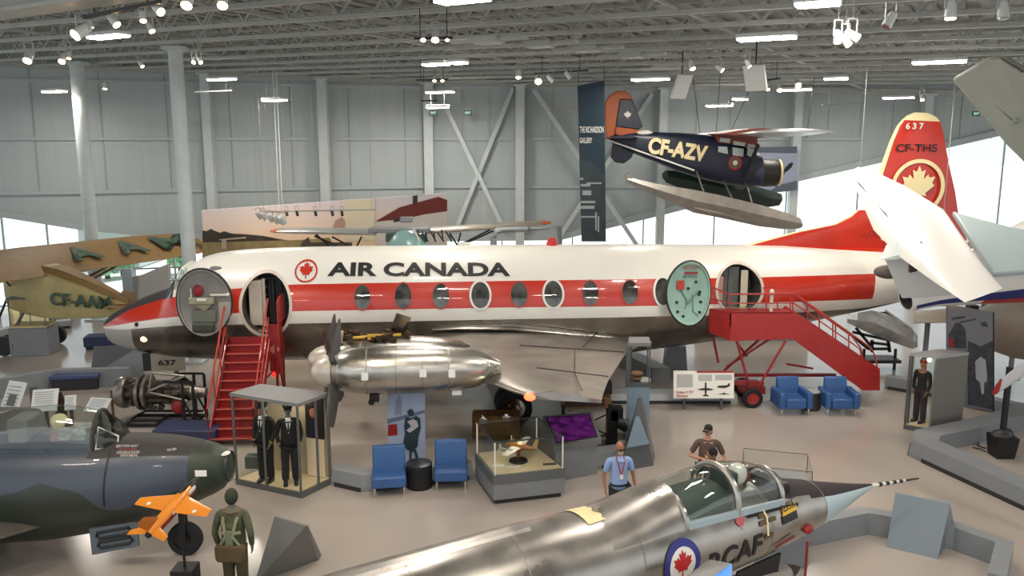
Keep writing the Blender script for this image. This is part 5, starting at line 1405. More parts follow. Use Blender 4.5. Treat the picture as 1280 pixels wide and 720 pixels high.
# pale wing behind
b = B(); P = [D(1190, 266, 21.2), D(1262, 288, 20.5), D(1300, 292, 20), D(1300, 340, 19.4), D(1240, 345, 19.8)]; n = (P[1] - P[0]).cross(P[3] - P[0]).normalized(); b.ext([p - n * .08 for p in P], n * .16); b.out('wing', mat('pale_blue_grey_wing', 'B4C4C4', .35), WJ, world=True, bev=.04)
b = B(); b.sph(D(1110, 340, 20.6), (.34, .3, .17), 10); b.out('dark_pod', mat('brown_grey_pod', '5A5250', .5), WJ, world=True)
for px, py, yy in ((1180, 262, 20.0), (1075, 215, 22.2)):
    a = D(px, py, yy); b = B(); b.cyl(a, (a.x, a.y, roofz(a.x)), .008, n=5); label(b.out('suspension_cable', m_joist), 'thin pale cable holding up the white T-tailed jet', 'cable', 'cables holding the white jet')

# ================================================================ grey wing at the top right corner
b = B(); P = [D(1191, 98, 12), D(1238, 70, 11.6), D(1256, 70, 11.5), D(1330, 112, 10.6), D(1330, 250, 11.2), D(1262, 180, 12)]
c_ = sum(P, V3()) / 6
GW = thing('grey_hanging_wing', 'pale grey-green aircraft wing hanging down into the top right corner', 'aircraft wing', c_)
n = (P[1] - P[0]).cross(P[4] - P[0]).normalized()
b.ext([p - n * .09 for p in P], n * .18); b.out('wing_skin', mat('pale_grey_green_skin', '8F938A', .45, var=.04), GW, world=True, bev=.05)
b = B(); sg = -1 if n.y > 0 else 1
for a, c in (((1208, 90, 11.9), (1271, 150, 11.5)), ((1225, 131, 12), (1250, 160, 12)), ((1255, 72, 11.5), (1282, 88, 11.1))):
    b.beam(D(*a) + n * sg * .1, D(*c) + n * sg * .1, .03, .02)
b.out('hinge_line', m_dark, GW, world=True, flat=True)
b = B(); b.box(D(1244, 145, 11.8) + n * sg * .12, (.08, .05, .04)); b.sph(D(1273, 149, 11.4) + n * sg * .1, .04, 6); b.out('hinge_bracket', m_gray, GW, world=True)
b = B(); a = D(1285, 130, 11.2); b.cyl(a, (a.x, a.y, roofz(a.x)), .012, n=6); b.out('hanging_rod', m_steel, GW, world=True)

# ================================================================ yellow high-wing aeroplane behind the nose
m_ye = mat('aged_yellow_fabric', '97814A', .55, var=.12, vs=1.5); m_yeb = mat('brown_yellow_fabric', '80643A', .55, var=.1); m_gl = mat('dark_green_lettering', '3C5544', .6)
m_yel2 = mat('pale_aged_fabric', 'B0A26E', .55, var=.12, vs=1.5)
wc, wt_, tl = U(50, 326, 3.2), U(253, 302, 3.1), U(160, 385, 1.95)
YP = thing('yellow_monoplane', 'aged yellow high-wing aeroplane with green letters CF-AAM behind the airliner nose', 'aeroplane', (wc.x, wc.y, 0))
wd = (wt_ - wc); wd.z = 0; wl = wd.length; wd.normalize(); bd = V3((wd.y, -wd.x, 0))  # towards the tail
if (tl - wc).dot(bd) < 0: bd = -bd
secs = []
for u, ch, z_, t_ in ((-1.0, 1.7, 3.25, .2), (-.2, 1.9, 3.2, .26), (0, 1.95, 3.2, .26), (.6, 1.9, 3.15, .24), (.88, 1.7, 3.12, .18), (.97, 1.2, 3.1, .1), (1.0, .6, 3.1, .05)):
    c = wc + wd * wl * u; c.z = z_
    secs.append((c - bd * ch * .5 + V3((0, 0, ch * .2)), c + bd * ch * .5 - V3((0, 0, ch * .2)), t_, bd * .4 + V3((0, 0, 1))))
b = B(); b.foil(secs); yw = b.out('wing', m_yeb, YP, world=True, smooth=55)
for st_, u0, w_ in (('A', .12, .17), ('A', .4, .17), ('M', .66, .22)):
    tb = text(st_, off=.04); tb.fit(wl * w_, 1.0); tb.thick(.02)
    o2 = wc + wd * wl * u0 + bd * .55 - V3((0, 0, .22)) + (bd * .4 + V3((0, 0, 1))) * .13; o2.z += 3.2 - wc.z
    tb.tf(axes(o2, wd, -bd + V3((0, 0, .4)))); tb.out('wing_lettering', m_gl, yw, world=True, flat=True)
b = B(); rings = []
F0 = wc - bd * 2.2; F1 = V3((tl.x, tl.y, 0))
fd = (F1 - V3((wc.x, wc.y, 0))); fl = fd.length; fd.normalize(); fs = V3((-fd.y, fd.x, 0))
for u, hw, zb, ztp in ((-.38, .35, 1.9, 2.6), (-.3, .5, 1.5, 2.9), (-.1, .55, 1.4, 3.15), (.15, .52, 1.35, 3.1), (.5, .38, 1.45, 2.75), (.8, .22, 1.6, 2.35), (1.0, .08, 1.75, 2.15)):
    c = V3((wc.x, wc.y, 0)) + fd * fl * u
    rings.append([c + fs * a * hw + V3((0, 0, zb + (ztp - zb) * k_)) for a, k_ in ((-1, .12), (-.8, 0), (.8, 0), (1, .12), (1, .85), (.5, 1), (-.5, 1), (-1, .85))])
b.loft(rings); yf = b.out('fuselage', m_yel2, YP, world=True)
sgn = -1 if fs.y > 0 else 1
pl = V3((wc.x, wc.y, 0)) + fd * fl * .3 + fs * sgn * .5
nn = fs * sgn
# dark brown decking along the spine
b = B(); b.loft([[V3((wc.x, wc.y, 0)) + fd * fl * u + fs * a * hw + V3((0, 0, zt_ + dz)) for a, dz in ((-1, -.12), (-.6, .05), (.6, .05), (1, -.12))] for u, hw, zt_ in ((-.05, .5, 3.12), (.3, .4, 2.98), (.6, .28, 2.7), (.85, .17, 2.42), (1.03, .08, 2.2))]); b.out('spine_decking', m_yeb, YP, world=True)
tb = text('CF-AAM', off=.03); tb.fit(fl * .62, .42); tb.thick(.02)
base = V3((wc.x, wc.y, 1.88)) + fd * fl * .28 + nn * .56
xax = fd - nn * .065 * 1.0 - V3((0, 0, .02)); xax = (V3((wc.x, wc.y, 1.9)) + fd * fl * .9 + nn * .26 - base)
tb.tf(axes(base, xax, (0, 0, 1))); tb.out('registration_lettering', m_gl, yf, world=True, flat=True)
b = B(); tb_ = V3((wc.x, wc.y, 0)) + fd * fl * .98
b.foil([(tb_ - fs * .05 - fd * .5 + V3((0, 0, 2.1)), tb_ + fd * .5 + V3((0, 0, 2.1)), .08, fs), (tb_ - fd * .1 + V3((0, 0, 2.5)), tb_ + fd * .5 + V3((0, 0, 2.5)), .05, fs)]); b.out('fin', m_yeb, YP, world=True)
b = B(); b.foil([(tb_ - fs * .6 - fd * .2 + V3((0, 0, 2.05)), tb_ - fs * .6 + fd * .4 + V3((0, 0, 2.05)), .06, (0, 0, 1)), (tb_ - fd * .5 + V3((0, 0, 2.05)), tb_ + fd * .4 + V3((0, 0, 2.05)), .08, (0, 0, 1)), (tb_ + fs * .6 - fd * .2 + V3((0, 0, 2.05)), tb_ + fs * .6 + fd * .4 + V3((0, 0, 2.05)), .06, (0, 0, 1))]); b.out('tailplane', m_yeb, YP, world=True)
b = B(); c = V3((wc.x, wc.y, 0))
for s_ in (-.2, .15): b.beam(c + bd * s_ + fs * .4 * sgn + V3((0, 0, 1.6)), c + wd * wl * .55 + bd * s_ + V3((0, 0, 3.02)), .05, .09)
b.out('wing_strut', m_yeb, YP, world=True)
b = B()
for s_ in (-1, 1):
    b.cyl(c + fs * .9 * s_ - fd * .9 + V3((0, 0, .35)), c + fs * .4 * s_ - fd * .5 + V3((0, 0, 1.5)), .05); b.lathe([(-.08, .2), (-.08, .33), (.08, .33), (.08, .2)], c + fs * .95 * s_ - fd * .9 + V3((0, 0, .34)), 'Y', 20)
b.out('undercarriage', m_black, YP, world=True)
b = B(); b.cyl(tb_ + V3((0, 0, .0)), tb_ + V3((0, 0, 1.75)), .05); b.box(tb_ + V3((0, 0, .05)), (.5, .5, .1)); b.out('tail_trestle', m_black, YP, world=True)
# red and white striped wing and prop parts of another craft at the left edge
RW = thing('striped_wing', 'white wing with dark red stripe at the left edge under the yellow wing', 'aircraft wing', U(0, 352, 2.6))
b = B(); b.beam(U(-30, 356, 2.6), U(58, 339, 2.6), .5, .1); b.out('wing_skin', m_white, RW, world=True)
b = B(); b.beam(U(-30, 353, 2.75), U(58, 336.5, 2.75), .16, .05); b.out('red_stripe', m_redd, RW, world=True)
b = B(); b.cyl(U(18, 350, 2.55), U(0, 395, 1.0), .04); b.cyl(U(8, 352, 2.55), U(30, 380, 1.4), .03); b.cyl(U(0, 395, 1.0), U(0, 395, 0) + V3((0, 0, 0)), .03); b.out('wing_strut', m_black, RW, world=True)

# ================================================================ silver monoplane behind the airliner
SMc = D(508, 290, 31.5)
SP = thing('silver_monoplane', 'small silver high-wing aeroplane with orange wing tips behind the airliner roof', 'aeroplane', (SMc.x, SMc.y, 0))
m_sw = mat('silver_fabric', 'B0B3B1', .35, m=.5, var=.06); m_swb = mat('silver_beige_fabric', 'B0A898', .4, m=.3); m_tip = mat('orange_tip', 'C8642C', .45); m_teal = mat('teal_cabin_panel', '7FA6A2', .3)
def swing(a, c, y0, y1, m_, nm):
    A, Cc = D(*a, y0), D(*c, y1); b = B(); dd = V3((0, 1, 0))
    sc = []
    for u, ch, t_ in ((0, 1.7, .24), (.75, 1.7, .22), (.95, 1.3, .14), (1, .8, .05)):
        p = A.lerp(Cc, u); sc.append((p - dd * ch * .3, p + dd * ch * .7, t_, (0, 0, 1)))
    b.foil(sc); w_ = b.out(nm, m_, SP, world=True, smooth=55)
    b = B(); sc = []
    for u, ch, t_ in ((.94, 1.4, .17), (1.01, .8, .07)):
        p = A.lerp(Cc, u); sc.append((p - dd * (ch * .3 + .02), p + dd * ch * .7, t_, (0, 0, 1)))
    b.foil(sc); b.out('orange_wing_tip', m_tip, SP, world=True, smooth=55)
swing((470, 290.5), (341, 288.5), 31, 30.4, m_sw, 'wing'); swing((535, 289), (687, 278.5), 31.2, 31.6, m_swb, 'wing')
b = B(); b.loft([[D(px, (t_ + 318) / 2, 31 + dy) + V3((0, 0, 0)) for px in (0,)] for t_, dy in ()]) if False else None
b.box((SMc.x, SMc.y + .8, 2.9), (1.15, 3.2, 1.1)); b.box((SMc.x, SMc.y + 4.2, 2.7), (.6, 4, .7)); b.out('fuselage', m_teal, SP, world=True, bev=.12)
b = B(); p = D(508, 283, 30.4); b.lathe([(-.5, .75), (-.2, .68), (.15, .45), (.3, .2)], (p.x, p.y, p.z - .45), 'Z', 20, sy=1.1); b.out('cabin_hood', m_teal, SP, world=True)
b = B(); b.box(D(508, 297, 30.3), (1.5, .15, .32)); b.out('windscreen', mat('dark_teal_glass', '3A5450', .1, coat=.5), SP, world=True, bev=.04)
b = B(); b.box(D(508, 274.5, 30.4), (.45, .3, .2)); b.out('roof_hatch', m_gray, SP, world=True, bev=.04)
b = B(); b.box(D(500, 287, 30.9), (2.2, .9, .16)); b.out('centre_section', m_gray, SP, world=True, bev=.03)
b = B()
for i in range(9):
    a = D(522 + i * 5, 287 + (i % 3) * 2, 30.2); b.cyl(a, D(524 + i * 5 + (i % 2) * 6, 302, 30.2), .03, n=6)
b.out('engine_tubes', m_dark, SP, world=True)
b = B(); b.beam(D(517, 286, 30.1), D(525, 302, 30.1), .16, .05); b.out('white_engine_panel', m_white, SP, world=True)
b = B()
for a, c, y in (((393, 295), (428, 310), 30.6), ((415, 296), (438, 308), 30.6), ((452, 296), (445, 310), 30.6), ((395, 293), (412, 308), 30.9), ((562, 291), (575, 312), 31), ((576, 291), (572, 306), 31), ((613, 287), (575, 306), 31.2), ((622, 286), (583, 304), 31.2)):
    b.cyl(D(*a, y), D(*c, y), .035, n=6)
b.out('wing_strut', m_black, SP, world=True)
b = B(); p = [D(416, 285, 34.5), D(419, 276, 34.5), D(427, 271.5, 34.5), D(431, 275, 34.5), D(431, 285, 34.5)]; b.ext(p, (0, .1, 0)); b.out('fin', mat('salmon_fin', 'A88878', .5), SP, world=True)
b = B(); b.cyl((SMc.x - .9, SMc.y, .35), (SMc.x - .4, SMc.y + .3, 2.4), .05); b.cyl((SMc.x + .9, SMc.y, .35), (SMc.x + .4, SMc.y + .3, 2.4), .05)
for s_ in (-1, 1): b.lathe([(-.08, .15), (-.08, .35), (.08, .35), (.08, .15)], (SMc.x + s_ * .9, SMc.y, .35), 'Y', 18)
b.out('undercarriage', m_black, SP, world=True)
b = B(); b.tube([D(617, 320, 30), D(617, 297, 30), D(620, 290, 30), D(628, 286.5, 30), D(660, 286, 30)], .12, 12); b.tube([D(660, 286, 30), D(700, 284, 31), V3((D(700, 284, 31).x, 31, 0))], .1, 10)
b.cyl((D(617, 320, 30).x, D(617, 320, 30).y, 0), D(617, 320, 30), .12, n=12)
label(b.out('bent_duct', mat('grey_duct', '8F9898', .4, m=.4)), 'grey bent duct pipe rising behind the airliner roof left of the red beacon', 'duct')
# ================================================================ sunset mural
m_sky = mat('printed_sunset_sky', 'CDB7AE', .7)
nt = m_sky.node_tree; tc = nt.nodes.new('ShaderNodeTexCoord'); sp_ = nt.nodes.new('ShaderNodeSeparateXYZ'); cr = nt.nodes.new('ShaderNodeValToRGB'); mr = nt.nodes.new('ShaderNodeMapRange')
mr.inputs['From Min'].default_value = 2.4; mr.inputs['From Max'].default_value = 4.8
nt.links.new(tc.outputs['Object'], sp_.inputs[0]); nt.links.new(sp_.outputs['Z'], mr.inputs[0]); nt.links.new(mr.outputs[0], cr.inputs[0]); nt.links.new(cr.outputs[0], nt.nodes['Principled BSDF'].inputs['Base Color'])
cr.color_ramp.elements[0].color = lin('F0D0A4'); cr.color_ramp.elements[1].color = lin('D6CCD2')
ML, MR = D(252, 263, 33.6), D(558, 241.5, 36.6)
MU = thing('mural_panel', 'long printed mural of a sunset airfield and red-roofed hangar behind the airliner', 'mural', (ML.x, ML.y, 0))
md = V3((MR.x - ML.x, MR.y - ML.y, 0)); mn = V3((md.y, -md.x, 0)).normalized()
b = B(); b.ext([V3((ML.x, ML.y, 0)), V3((MR.x, MR.y, 0)), MR, ML], -mn * .15); b.out('panel', m_sky, MU, world=True, flat=True)
MP = lambda px, py, o=.02: PLN(px, py, ML + mn * o, mn)
def mpoly(pts, nm, m_, o=.02): 
    b = B(); b.ext([MP(x, y, o) for x, y in pts], -mn * .012); b.out(nm, m_, MU, world=True, flat=True)
mpoly([(253, 320), (253, 288), (258, 289), (262, 287), (264, 286), (267, 288), (275, 291), (280, 289), (290, 292), (310, 293), (330, 295), (345, 298), (357, 300), (375, 302), (400, 320)], 'printed_trees', mat('printed_dark_trees', '3A332C', .8, var=.3, vs=3))
mpoly([(253, 330), (253, 303), (300, 302), (340, 301), (375, 300), (412, 297), (430, 330)], 'printed_field', mat('printed_field', '8C7E58', .8, var=.2, vs=2), .03)
mpoly([(274, 299), (307, 296), (308, 298), (283, 300), (283, 311), (277, 311), (277, 300), (274, 300.5)], 'printed_biplane', mat('printed_pale_biplane', 'A79C90', .8), .045)
mpoly([(431, 251.2), (468, 248.6), (468, 300), (431, 300)], 'printed_pale_wall', mat('printed_cream_wall', 'DDD2B8', .8), .03)
mpoly([(469, 277), (500, 259), (548, 246), (559, 250), (559, 264), (530, 268), (505, 274)], 'printed_red_roof', mat('printed_red_roof', '6E2E28', .8), .045)
mpoly([(505, 274), (530, 268), (559, 264), (559, 320), (470, 320), (469, 277)], 'printed_hangar_wall', mat('printed_hangar_wall', 'CCC6BE', .8), .035)
mpoly([(492, 274), (510, 270), (510, 275), (492, 278)], 'printed_window', m_dark, .055)
mpoly([(516, 245), (522, 244), (522, 254), (516, 255)], 'printed_chimney', m_dark, .045)
mpoly([(375, 308), (378, 302), (386, 296), (388, 303), (440, 303), (440, 320), (375, 320)], 'printed_dark_shed', mat('printed_shed', '4A443C', .8), .05)
# small track lights on an arm before the mural
b = B(); b.beam(D(325, 265, 32.4), D(470, 262, 33.4), .05, .05); 
for px in (330, 400, 465): 
    a = D(px, 264, 32.6); b.cyl(a, (a.x, a.y, roofz(a.x)), .01, n=5)
label(b.out('light_track', m_joist), 'long pale light track hung before the sunset mural', 'light track')
for i, (px, py, r_) in enumerate(((326, 272, .1), (332, 273.5, .1), (341, 275.5, .11), (348, 277, .14), (355, 278, .15))):
    spotlight(px, py, 32.3, (.2, .5, -.5), r_, .3, m_lampbody, True, 'small glowing spotlight before the mural sky, %s' % ('leftmost of the row of five', 'second from left of the row', 'middle one of the row of five', 'second from right of the row', 'rightmost and largest of the row')[i])
for i, px in enumerate((359, 372, 395, 416, 428)):
    spotlight(px, 269, 32.8, (0, .5, -.6), .06, .2, m_spotdark, False, 'tiny dark spotlight under the mural light track, %s' % ('just right of the glowing row', 'second along the track', 'third along the track', 'fourth along the track', 'last before the cream printed wall')[i])
# ================================================================ hanging banner
BN = D(740, 200, 30.5)
HB = thing('hanging_banner', 'tall dark teal banner lettered THE RICHARDSON GALLERY with an old photo', 'banner', BN)
m_ban = mat('dark_teal_banner', '0F2C3A', .6); m_ban2 = mat('grey_photo_print', '2E3A3C', .6, col2='5E6A68', vs=2.2)
bp = lambda px, py: D(px, py, 30.5)
b = B(); b.ext([bp(722, 107), bp(755.5, 101), bp(757.5, 302), bp(727, 302)], (0, .06, 0)); b.out('banner_cloth', m_ban, HB, world=True, flat=True)
q_ = lambda px, py: bp(px, py) - V3((0, .012, 0))
b = B(); b.ext([q_(724, 198), q_(740, 203), q_(756.5, 220), q_(757.5, 302), q_(727, 302)], (0, .01, 0)); b.out('printed_photo', mat('dark_photo_print', '26353A', .6, var=.25, vs=1.5), HB, world=True, flat=True)
b = B()
for l, t_, r_, bt in ((726, 230, 738, 233), (728, 238, 739, 244), (726, 251, 744, 254), (726, 257, 743, 261), (744, 265, 746, 288), (747, 270, 749, 290), (726, 270, 744, 272), (725, 222, 729, 225), (733, 228, 752, 230)):
    b.ext([q_(l, t_) - V3((0, .01, 0)), q_(r_, t_) - V3((0, .01, 0)), q_(r_, bt) - V3((0, .01, 0)), q_(l, bt) - V3((0, .01, 0))], (0, .005, 0))
b.out('printed_light_shapes', mat('pale_photo_shapes', '8C9A9A', .6), HB, world=True, flat=True)
for st_, l, t_, r_, bt in (('THE RICHARDSON', 724.5, 158, 754.5, 166), ('GALLERY', 724.5, 172, 740, 179)):
    a, c = bp(l, bt), bp(r_, t_); tb = text(st_, off=.02); tb.fit(c.x - a.x, c.z - a.z); tb.tf(Matrix.Translation((a.x, a.y - .05, a.z)) @ Matrix.Rotation(pi / 2, 4, 'X')); tb.out('banner_lettering', m_white, HB, world=True, flat=True)
b = B()
for px in (723, 755):
    a = bp(px, 104); b.cyl(a, (a.x, a.y, roofz(a.x)), .012, n=6)
b.out('hanging_wire', m_black, HB, world=True)
# poster behind the floatplane propeller
b = B(); P = [D(948, 184, 40.4), D(997, 184, 40.4), D(997, 238, 40.4), D(948, 243, 40.4)]; 
PO = thing('wall_poster', 'blue-grey printed poster on the back wall behind the floatplane propeller', 'poster', P[3])
b.ext(P, (0, .08, 0)); b.out('print', mat('blue_grey_print', '8E97AC', .7), PO, world=True, flat=True)
b = B(); b.ext([D(948, 184, 40.35), D(996, 183, 40.35), D(996, 191, 40.35), D(948, 190, 40.35)], (0, .03, 0)); b.ext([D(975, 231, 40.35), D(996, 226, 40.35), D(996, 237, 40.35), D(960, 240, 40.35)], (0, .03, 0)); b.out('printed_wing', mat('slate_print', '4E5A66', .7), PO, world=True, flat=True)
# ================================================================ people
def skin(name, pts, edges, m_, parent, lv=2, root=0):
    "one continuous surface grown round a stick figure: pts = (position, radius or (rx, ry))"
    bm = bmesh.new(); L = bm.verts.layers.skin.verify(); vs = []
    for i, (p, r) in enumerate(pts):
        v = bm.verts.new(p); v[L].radius = (r, r) if isinstance(r, (int, float)) else r; v[L].use_root = (i == root); vs.append(v)
    for a, c in edges: bm.edges.new((vs[a], vs[c]))
    me = bpy.data.meshes.new(name); bm.to_mesh(me); bm.free(); me.materials.append(m_)
    o = bpy.data.objects.new(name, me); COL.objects.link(o); o.parent = parent; WM[o] = WM[parent]
    sk = o.modifiers.new('skin', 'SKIN'); sk.use_smooth_shade = True; sk.branch_smoothing = .3
    ss = o.modifiers.new('sub', 'SUBSURF'); ss.levels = lv; ss.render_levels = lv
    # keep the evaluated surface as the mesh itself
    dg = bpy.context.evaluated_depsgraph_get(); nm = bpy.data.meshes.new_from_object(o.evaluated_get(dg))
    o.modifiers.clear(); o.data = nm
    for f in nm.polygons: f.use_smooth = True
    return o
def chain(pts, edges, root, seq):
    prev = root
    for p, r in seq:
        pts.append((V3(p), r)); edges.append((prev, len(pts) - 1)); prev = len(pts) - 1
    return prev
m_skin = mat('light_skin', 'C08E76', .55); m_skint = mat('tanned_skin', '96694F', .55); m_manq = mat('grey_mannequin', '6F716E', .5)
def figure(t, arms, legs, skin_m, top_m, leg_m, shoe_m, H_=1.75, sleeve=.5, girth=1.0, headyaw=0, hands=True, long_coat=False, headpitch=0, top_name='shirt', leg_name='trousers'):
    """standing figure facing -y. arms = {-1: (elbow, wrist), 1: ...}; legs = {-1: (knee, ankle)...}"""
    k = H_ / 1.75; S = lambda p: V3(p) * k
    pts = [(S((0, 0, .95)), (.11 * girth * k, .085 * girth * k))]; ed = []
    waist = chain(pts, ed, 0, [(S((0, 0, 1.08)), (.115 * girth * k, .09 * girth * k)), (S((0, 0, 1.22)), (.14 * girth * k, .11 * girth * k)), (S((0, 0, 1.36)), (.15 * k, .105 * k))])
    neck = chain(pts, ed, waist, [(S((0, 0, 1.46)), .075 * k), (S((0, -.005, 1.53)), .05 * k), (S((0, -.01, 1.575)), .055 * k)])
    ends = {}
    for s in (-1, 1):
        e, w_ = arms[s]
        sh = chain(pts, ed, waist, [(S((s * .14, 0, 1.42)), .06 * k), (S((s * .19, 0, 1.4)), .055 * k), (S(V3((s * .19, 0, 1.4)).lerp(V3(e), .5)), .046 * k), (S(e), .037 * k), (S(V3(e).lerp(V3(w_), .5)), .034 * k), (S(w_), .024 * k)])
        ends[s] = (sh, V3(e), V3(w_))
        kn, an = legs[s]
        chain(pts, ed, 0, [(S((s * .09, 0, .88)), .07 * k), (S(V3((s * .09, 0, .88)).lerp(V3(kn), .5)), .068 * k), (S(kn), .052 * k), (S(V3(kn).lerp(V3(an), .4)), .055 * k), (S(an), .035 * k), (S(V3(an) + V3((0, -.02, -.04))), .036 * k), (S(V3(an) + V3((0, -.14, -.055))), (.04 * k, .022 * k))])
    if hands:
        for s in (-1, 1):
            idx, e, w_ = ends[s]; d = (w_ - e).normalized(); side = d.cross(V3((0, 1, 0))).normalized()
            if side.length < .1: side = V3((1, 0, 0))
            fwd = side.cross(d).normalized()
            palm = chain(pts, ed, idx, [(S(w_ + d * .045), (.03 * k, .016 * k))])
            for q, ln in ((-1.5, .062), (-.5, .075), (.5, .07), (1.5, .055)):
                b0 = w_ + d * .085 + fwd * q * .017
                chain(pts, ed, palm, [(S(b0), .0095 * k), (S(b0 + d * ln * .55 - side * s * .008), .0085 * k), (S(b0 + d * ln - side * s * .026), .0075 * k)])
            tb0 = w_ + d * .03 - fwd * .03
            chain(pts, ed, palm, [(S(tb0 - fwd * .012 + d * .015), .011 * k), (S(tb0 - fwd * .03 + d * .045), .009 * k)])
    body = skin('body', pts, ed, skin_m, t, 1)
    # head: joined into the body mesh so the figure stays one surface
    hb = B(); Rm = Matrix.Translation(S((0, -.015, 1.645))) @ Matrix.Rotation(R(headyaw), 4, 'Z') @ Matrix.Rotation(R(headpitch), 4, 'X')
    hb.sph((0, 0, .01), (.075 * k, .095 * k, .115 * k), 10)
    for v in hb.bm.verts:
        if v.co.z < -.03 * k: v.co.x *= .82; 
        if v.co.y < -.05 * k and abs(v.co.x) < .02 * k and -.03 * k < v.co.z < .02 * k: v.co.y -= .018 * k
        if v.co.y < -.05 * k and .015 * k < v.co.z < .035 * k and abs(v.co.x) > .015 * k: v.co.y += .008 * k
    for s in (-1, 1): hb.sph((s * .076 * k, .005, 0), (.012 * k, .022 * k, .032 * k), 5)
    hb.tf(Rm)
    bm = bmesh.new(); bm.from_mesh(body.data); me2 = bpy.data.meshes.new('tmp'); hb.bm.to_mesh(me2); hb.bm.free(); bm.from_mesh(me2); bm.to_mesh(body.data); bm.free()
    for f in body.data.polygons: f.use_smooth = True
    # clothes
    pt = [(S((0, 0, .93)), (.15 * girth * k, .12 * girth * k))]; e2 = []
    zlow = .7 if long_coat else .79
    pt[0] = (S((0, 0, zlow)), (.175 * girth * k, .14 * girth * k))
    wst = chain(pt, e2, 0, [(S((0, 0, 1.08)), (.148 * girth * k, .122 * girth * k)), (S((0, 0, 1.22)), (.16 * girth * k, .13 * girth * k)), (S((0, 0, 1.36)), (.165 * k, .12 * k))])
    chain(pt, e2, wst, [(S((0, 0, 1.47)), .07 * k)])
    for s in (-1, 1):
        e, w_ = arms[s]; A = V3((s * .19, 0, 1.4))
        seq = [(S((s * .14, 0, 1.42)), .068 * k), (S(A), .066 * k)]
        if sleeve <= .6: seq += [(S(A.lerp(V3(e), .45)), .06 * k), (S(A.lerp(V3(e), .8)), .058 * k)]
        else: seq += [(S(A.lerp(V3(e), .5)), .06 * k), (S(e), .052 * k), (S(V3(e).lerp(V3(w_), .5)), .047 * k), (S(V3(e).lerp(V3(w_), .96)), .042 * k)]
        chain(pt, e2, wst, seq)
    skin(top_name, pt, e2, top_m, t, 2)
    pt = [(S((0, 0, 1.02)), (.15 * girth * k, .13 * girth * k))]; e2 = []
    for s in (-1, 1):
        kn, an = legs[s]
        chain(pt, e2, 0, [(S((s * .09, 0, .86)), .11 * k), (S(V3((s * .09, 0, .88)).lerp(V3(kn), .5)), .105 * k), (S(kn), .088 * k), (S(V3(kn).lerp(V3(an), .5)), .086 * k), (S(V3(an) + V3((0, 0, -.02))), .084 * k)])
    skin(leg_name, pt, e2, leg_m, t, 2)
    for s in (-1, 1):
        an = legs[s][1]; b = B(); b.loft([[S(V3(an) + V3((dx, dy, dz))) for dx, dz in ((-w_, -.08), (w_, -.08), (w_ * .9, -.08 + h_), (-w_ * .9, -.08 + h_))] for dy, w_, h_ in ((.07, .035, .08), (.0, .045, .09), (-.1, .05, .06), (-.17, .042, .04), (-.195, .025, .025))]); b.out('shoe', shoe_m, t)
    return Rm, k
LEG = {-1: ((-.1, -.01, .5), (-.11, 0, .08)), 1: ((.1, -.01, .5), (.11, 0, .08))}
# visitor in the blue shirt
q = U(772, 665, 0)
P1 = thing('person', 'bald bearded man in a light blue short-sleeved shirt with red lanyard walking on the floor', 'person', (q.x, q.y, 0), 8)
Rm, k = figure(P1, {-1: ((-.275, .03, 1.12), (-.27, -.08, .9)), 1: ((.275, .02, 1.12), (.3, -.1, .88))}, {-1: ((-.1, -.06, .5), (-.1, -.06, .08)), 1: ((.1, .03, .5), (.11, .08, .08))}, m_skint, mat('light_blue_shirt', '8FA9D8', .8, bump=.1, bs=20), mat('charcoal_trousers', '2A2729', .85), m_black, 1.76, girth=1.12, headyaw=10, headpitch=8)
b = B(); b.sph((0, -.055, -.07), (.055, .045, .05), 7); b.tf(Rm); b.out('beard', mat('grey_beard', 'A9A29A', .9), P1)
b = B()
for s in (-1, 1): b.box((s * .033, -.1, .012), (.05, .008, .032))
b.box((0, -.1, .018), (.02, .006, .006)); b.tf(Rm); b.out('glasses', m_black, P1, flat=True)
b = B(); b.tube([(-.07, -.05, 1.52), (-.06, -.14, 1.42), (-.02, -.165, 1.24), (.0, -.17, 1.2)], .011, 6); b.tube([(.07, -.05, 1.52), (.06, -.14, 1.42), (.02, -.165, 1.24), (0, -.17, 1.2)], .011, 6); b.out('lanyard', mat('crimson_lanyard', 'A0203C', .6), P1)
b = B(); b.box((0, -.175, 1.16), (.06, .008, .09)); b.out('badge', m_paper, P1, flat=True)
b = B(); b.lathe([(-.02, .15), (.02, .15)], (0, 0, .965), 'Z', 24, sy=1.12, sz=.92); b.out('belt', m_black, P1)
b = B(); b.cyl((.33, -.075, .93), (.335, -.085, .9), .03, n=12); b.out('wristwatch', m_black, P1)
b = B(); b.loft([[(.075 * sx, -.05 + .0, 1.5) for sx in (-1, 1)] + [(.055 * sx, -.13, 1.43) for sx in (1, -1)], [(.08 * sx, -.055, 1.51) for sx in (-1, 1)] + [(.06 * sx, -.14, 1.44) for sx in (1, -1)]]); b.out('collar', mat('light_blue_shirt', '8FA9D8', .8), P1, flat=True)
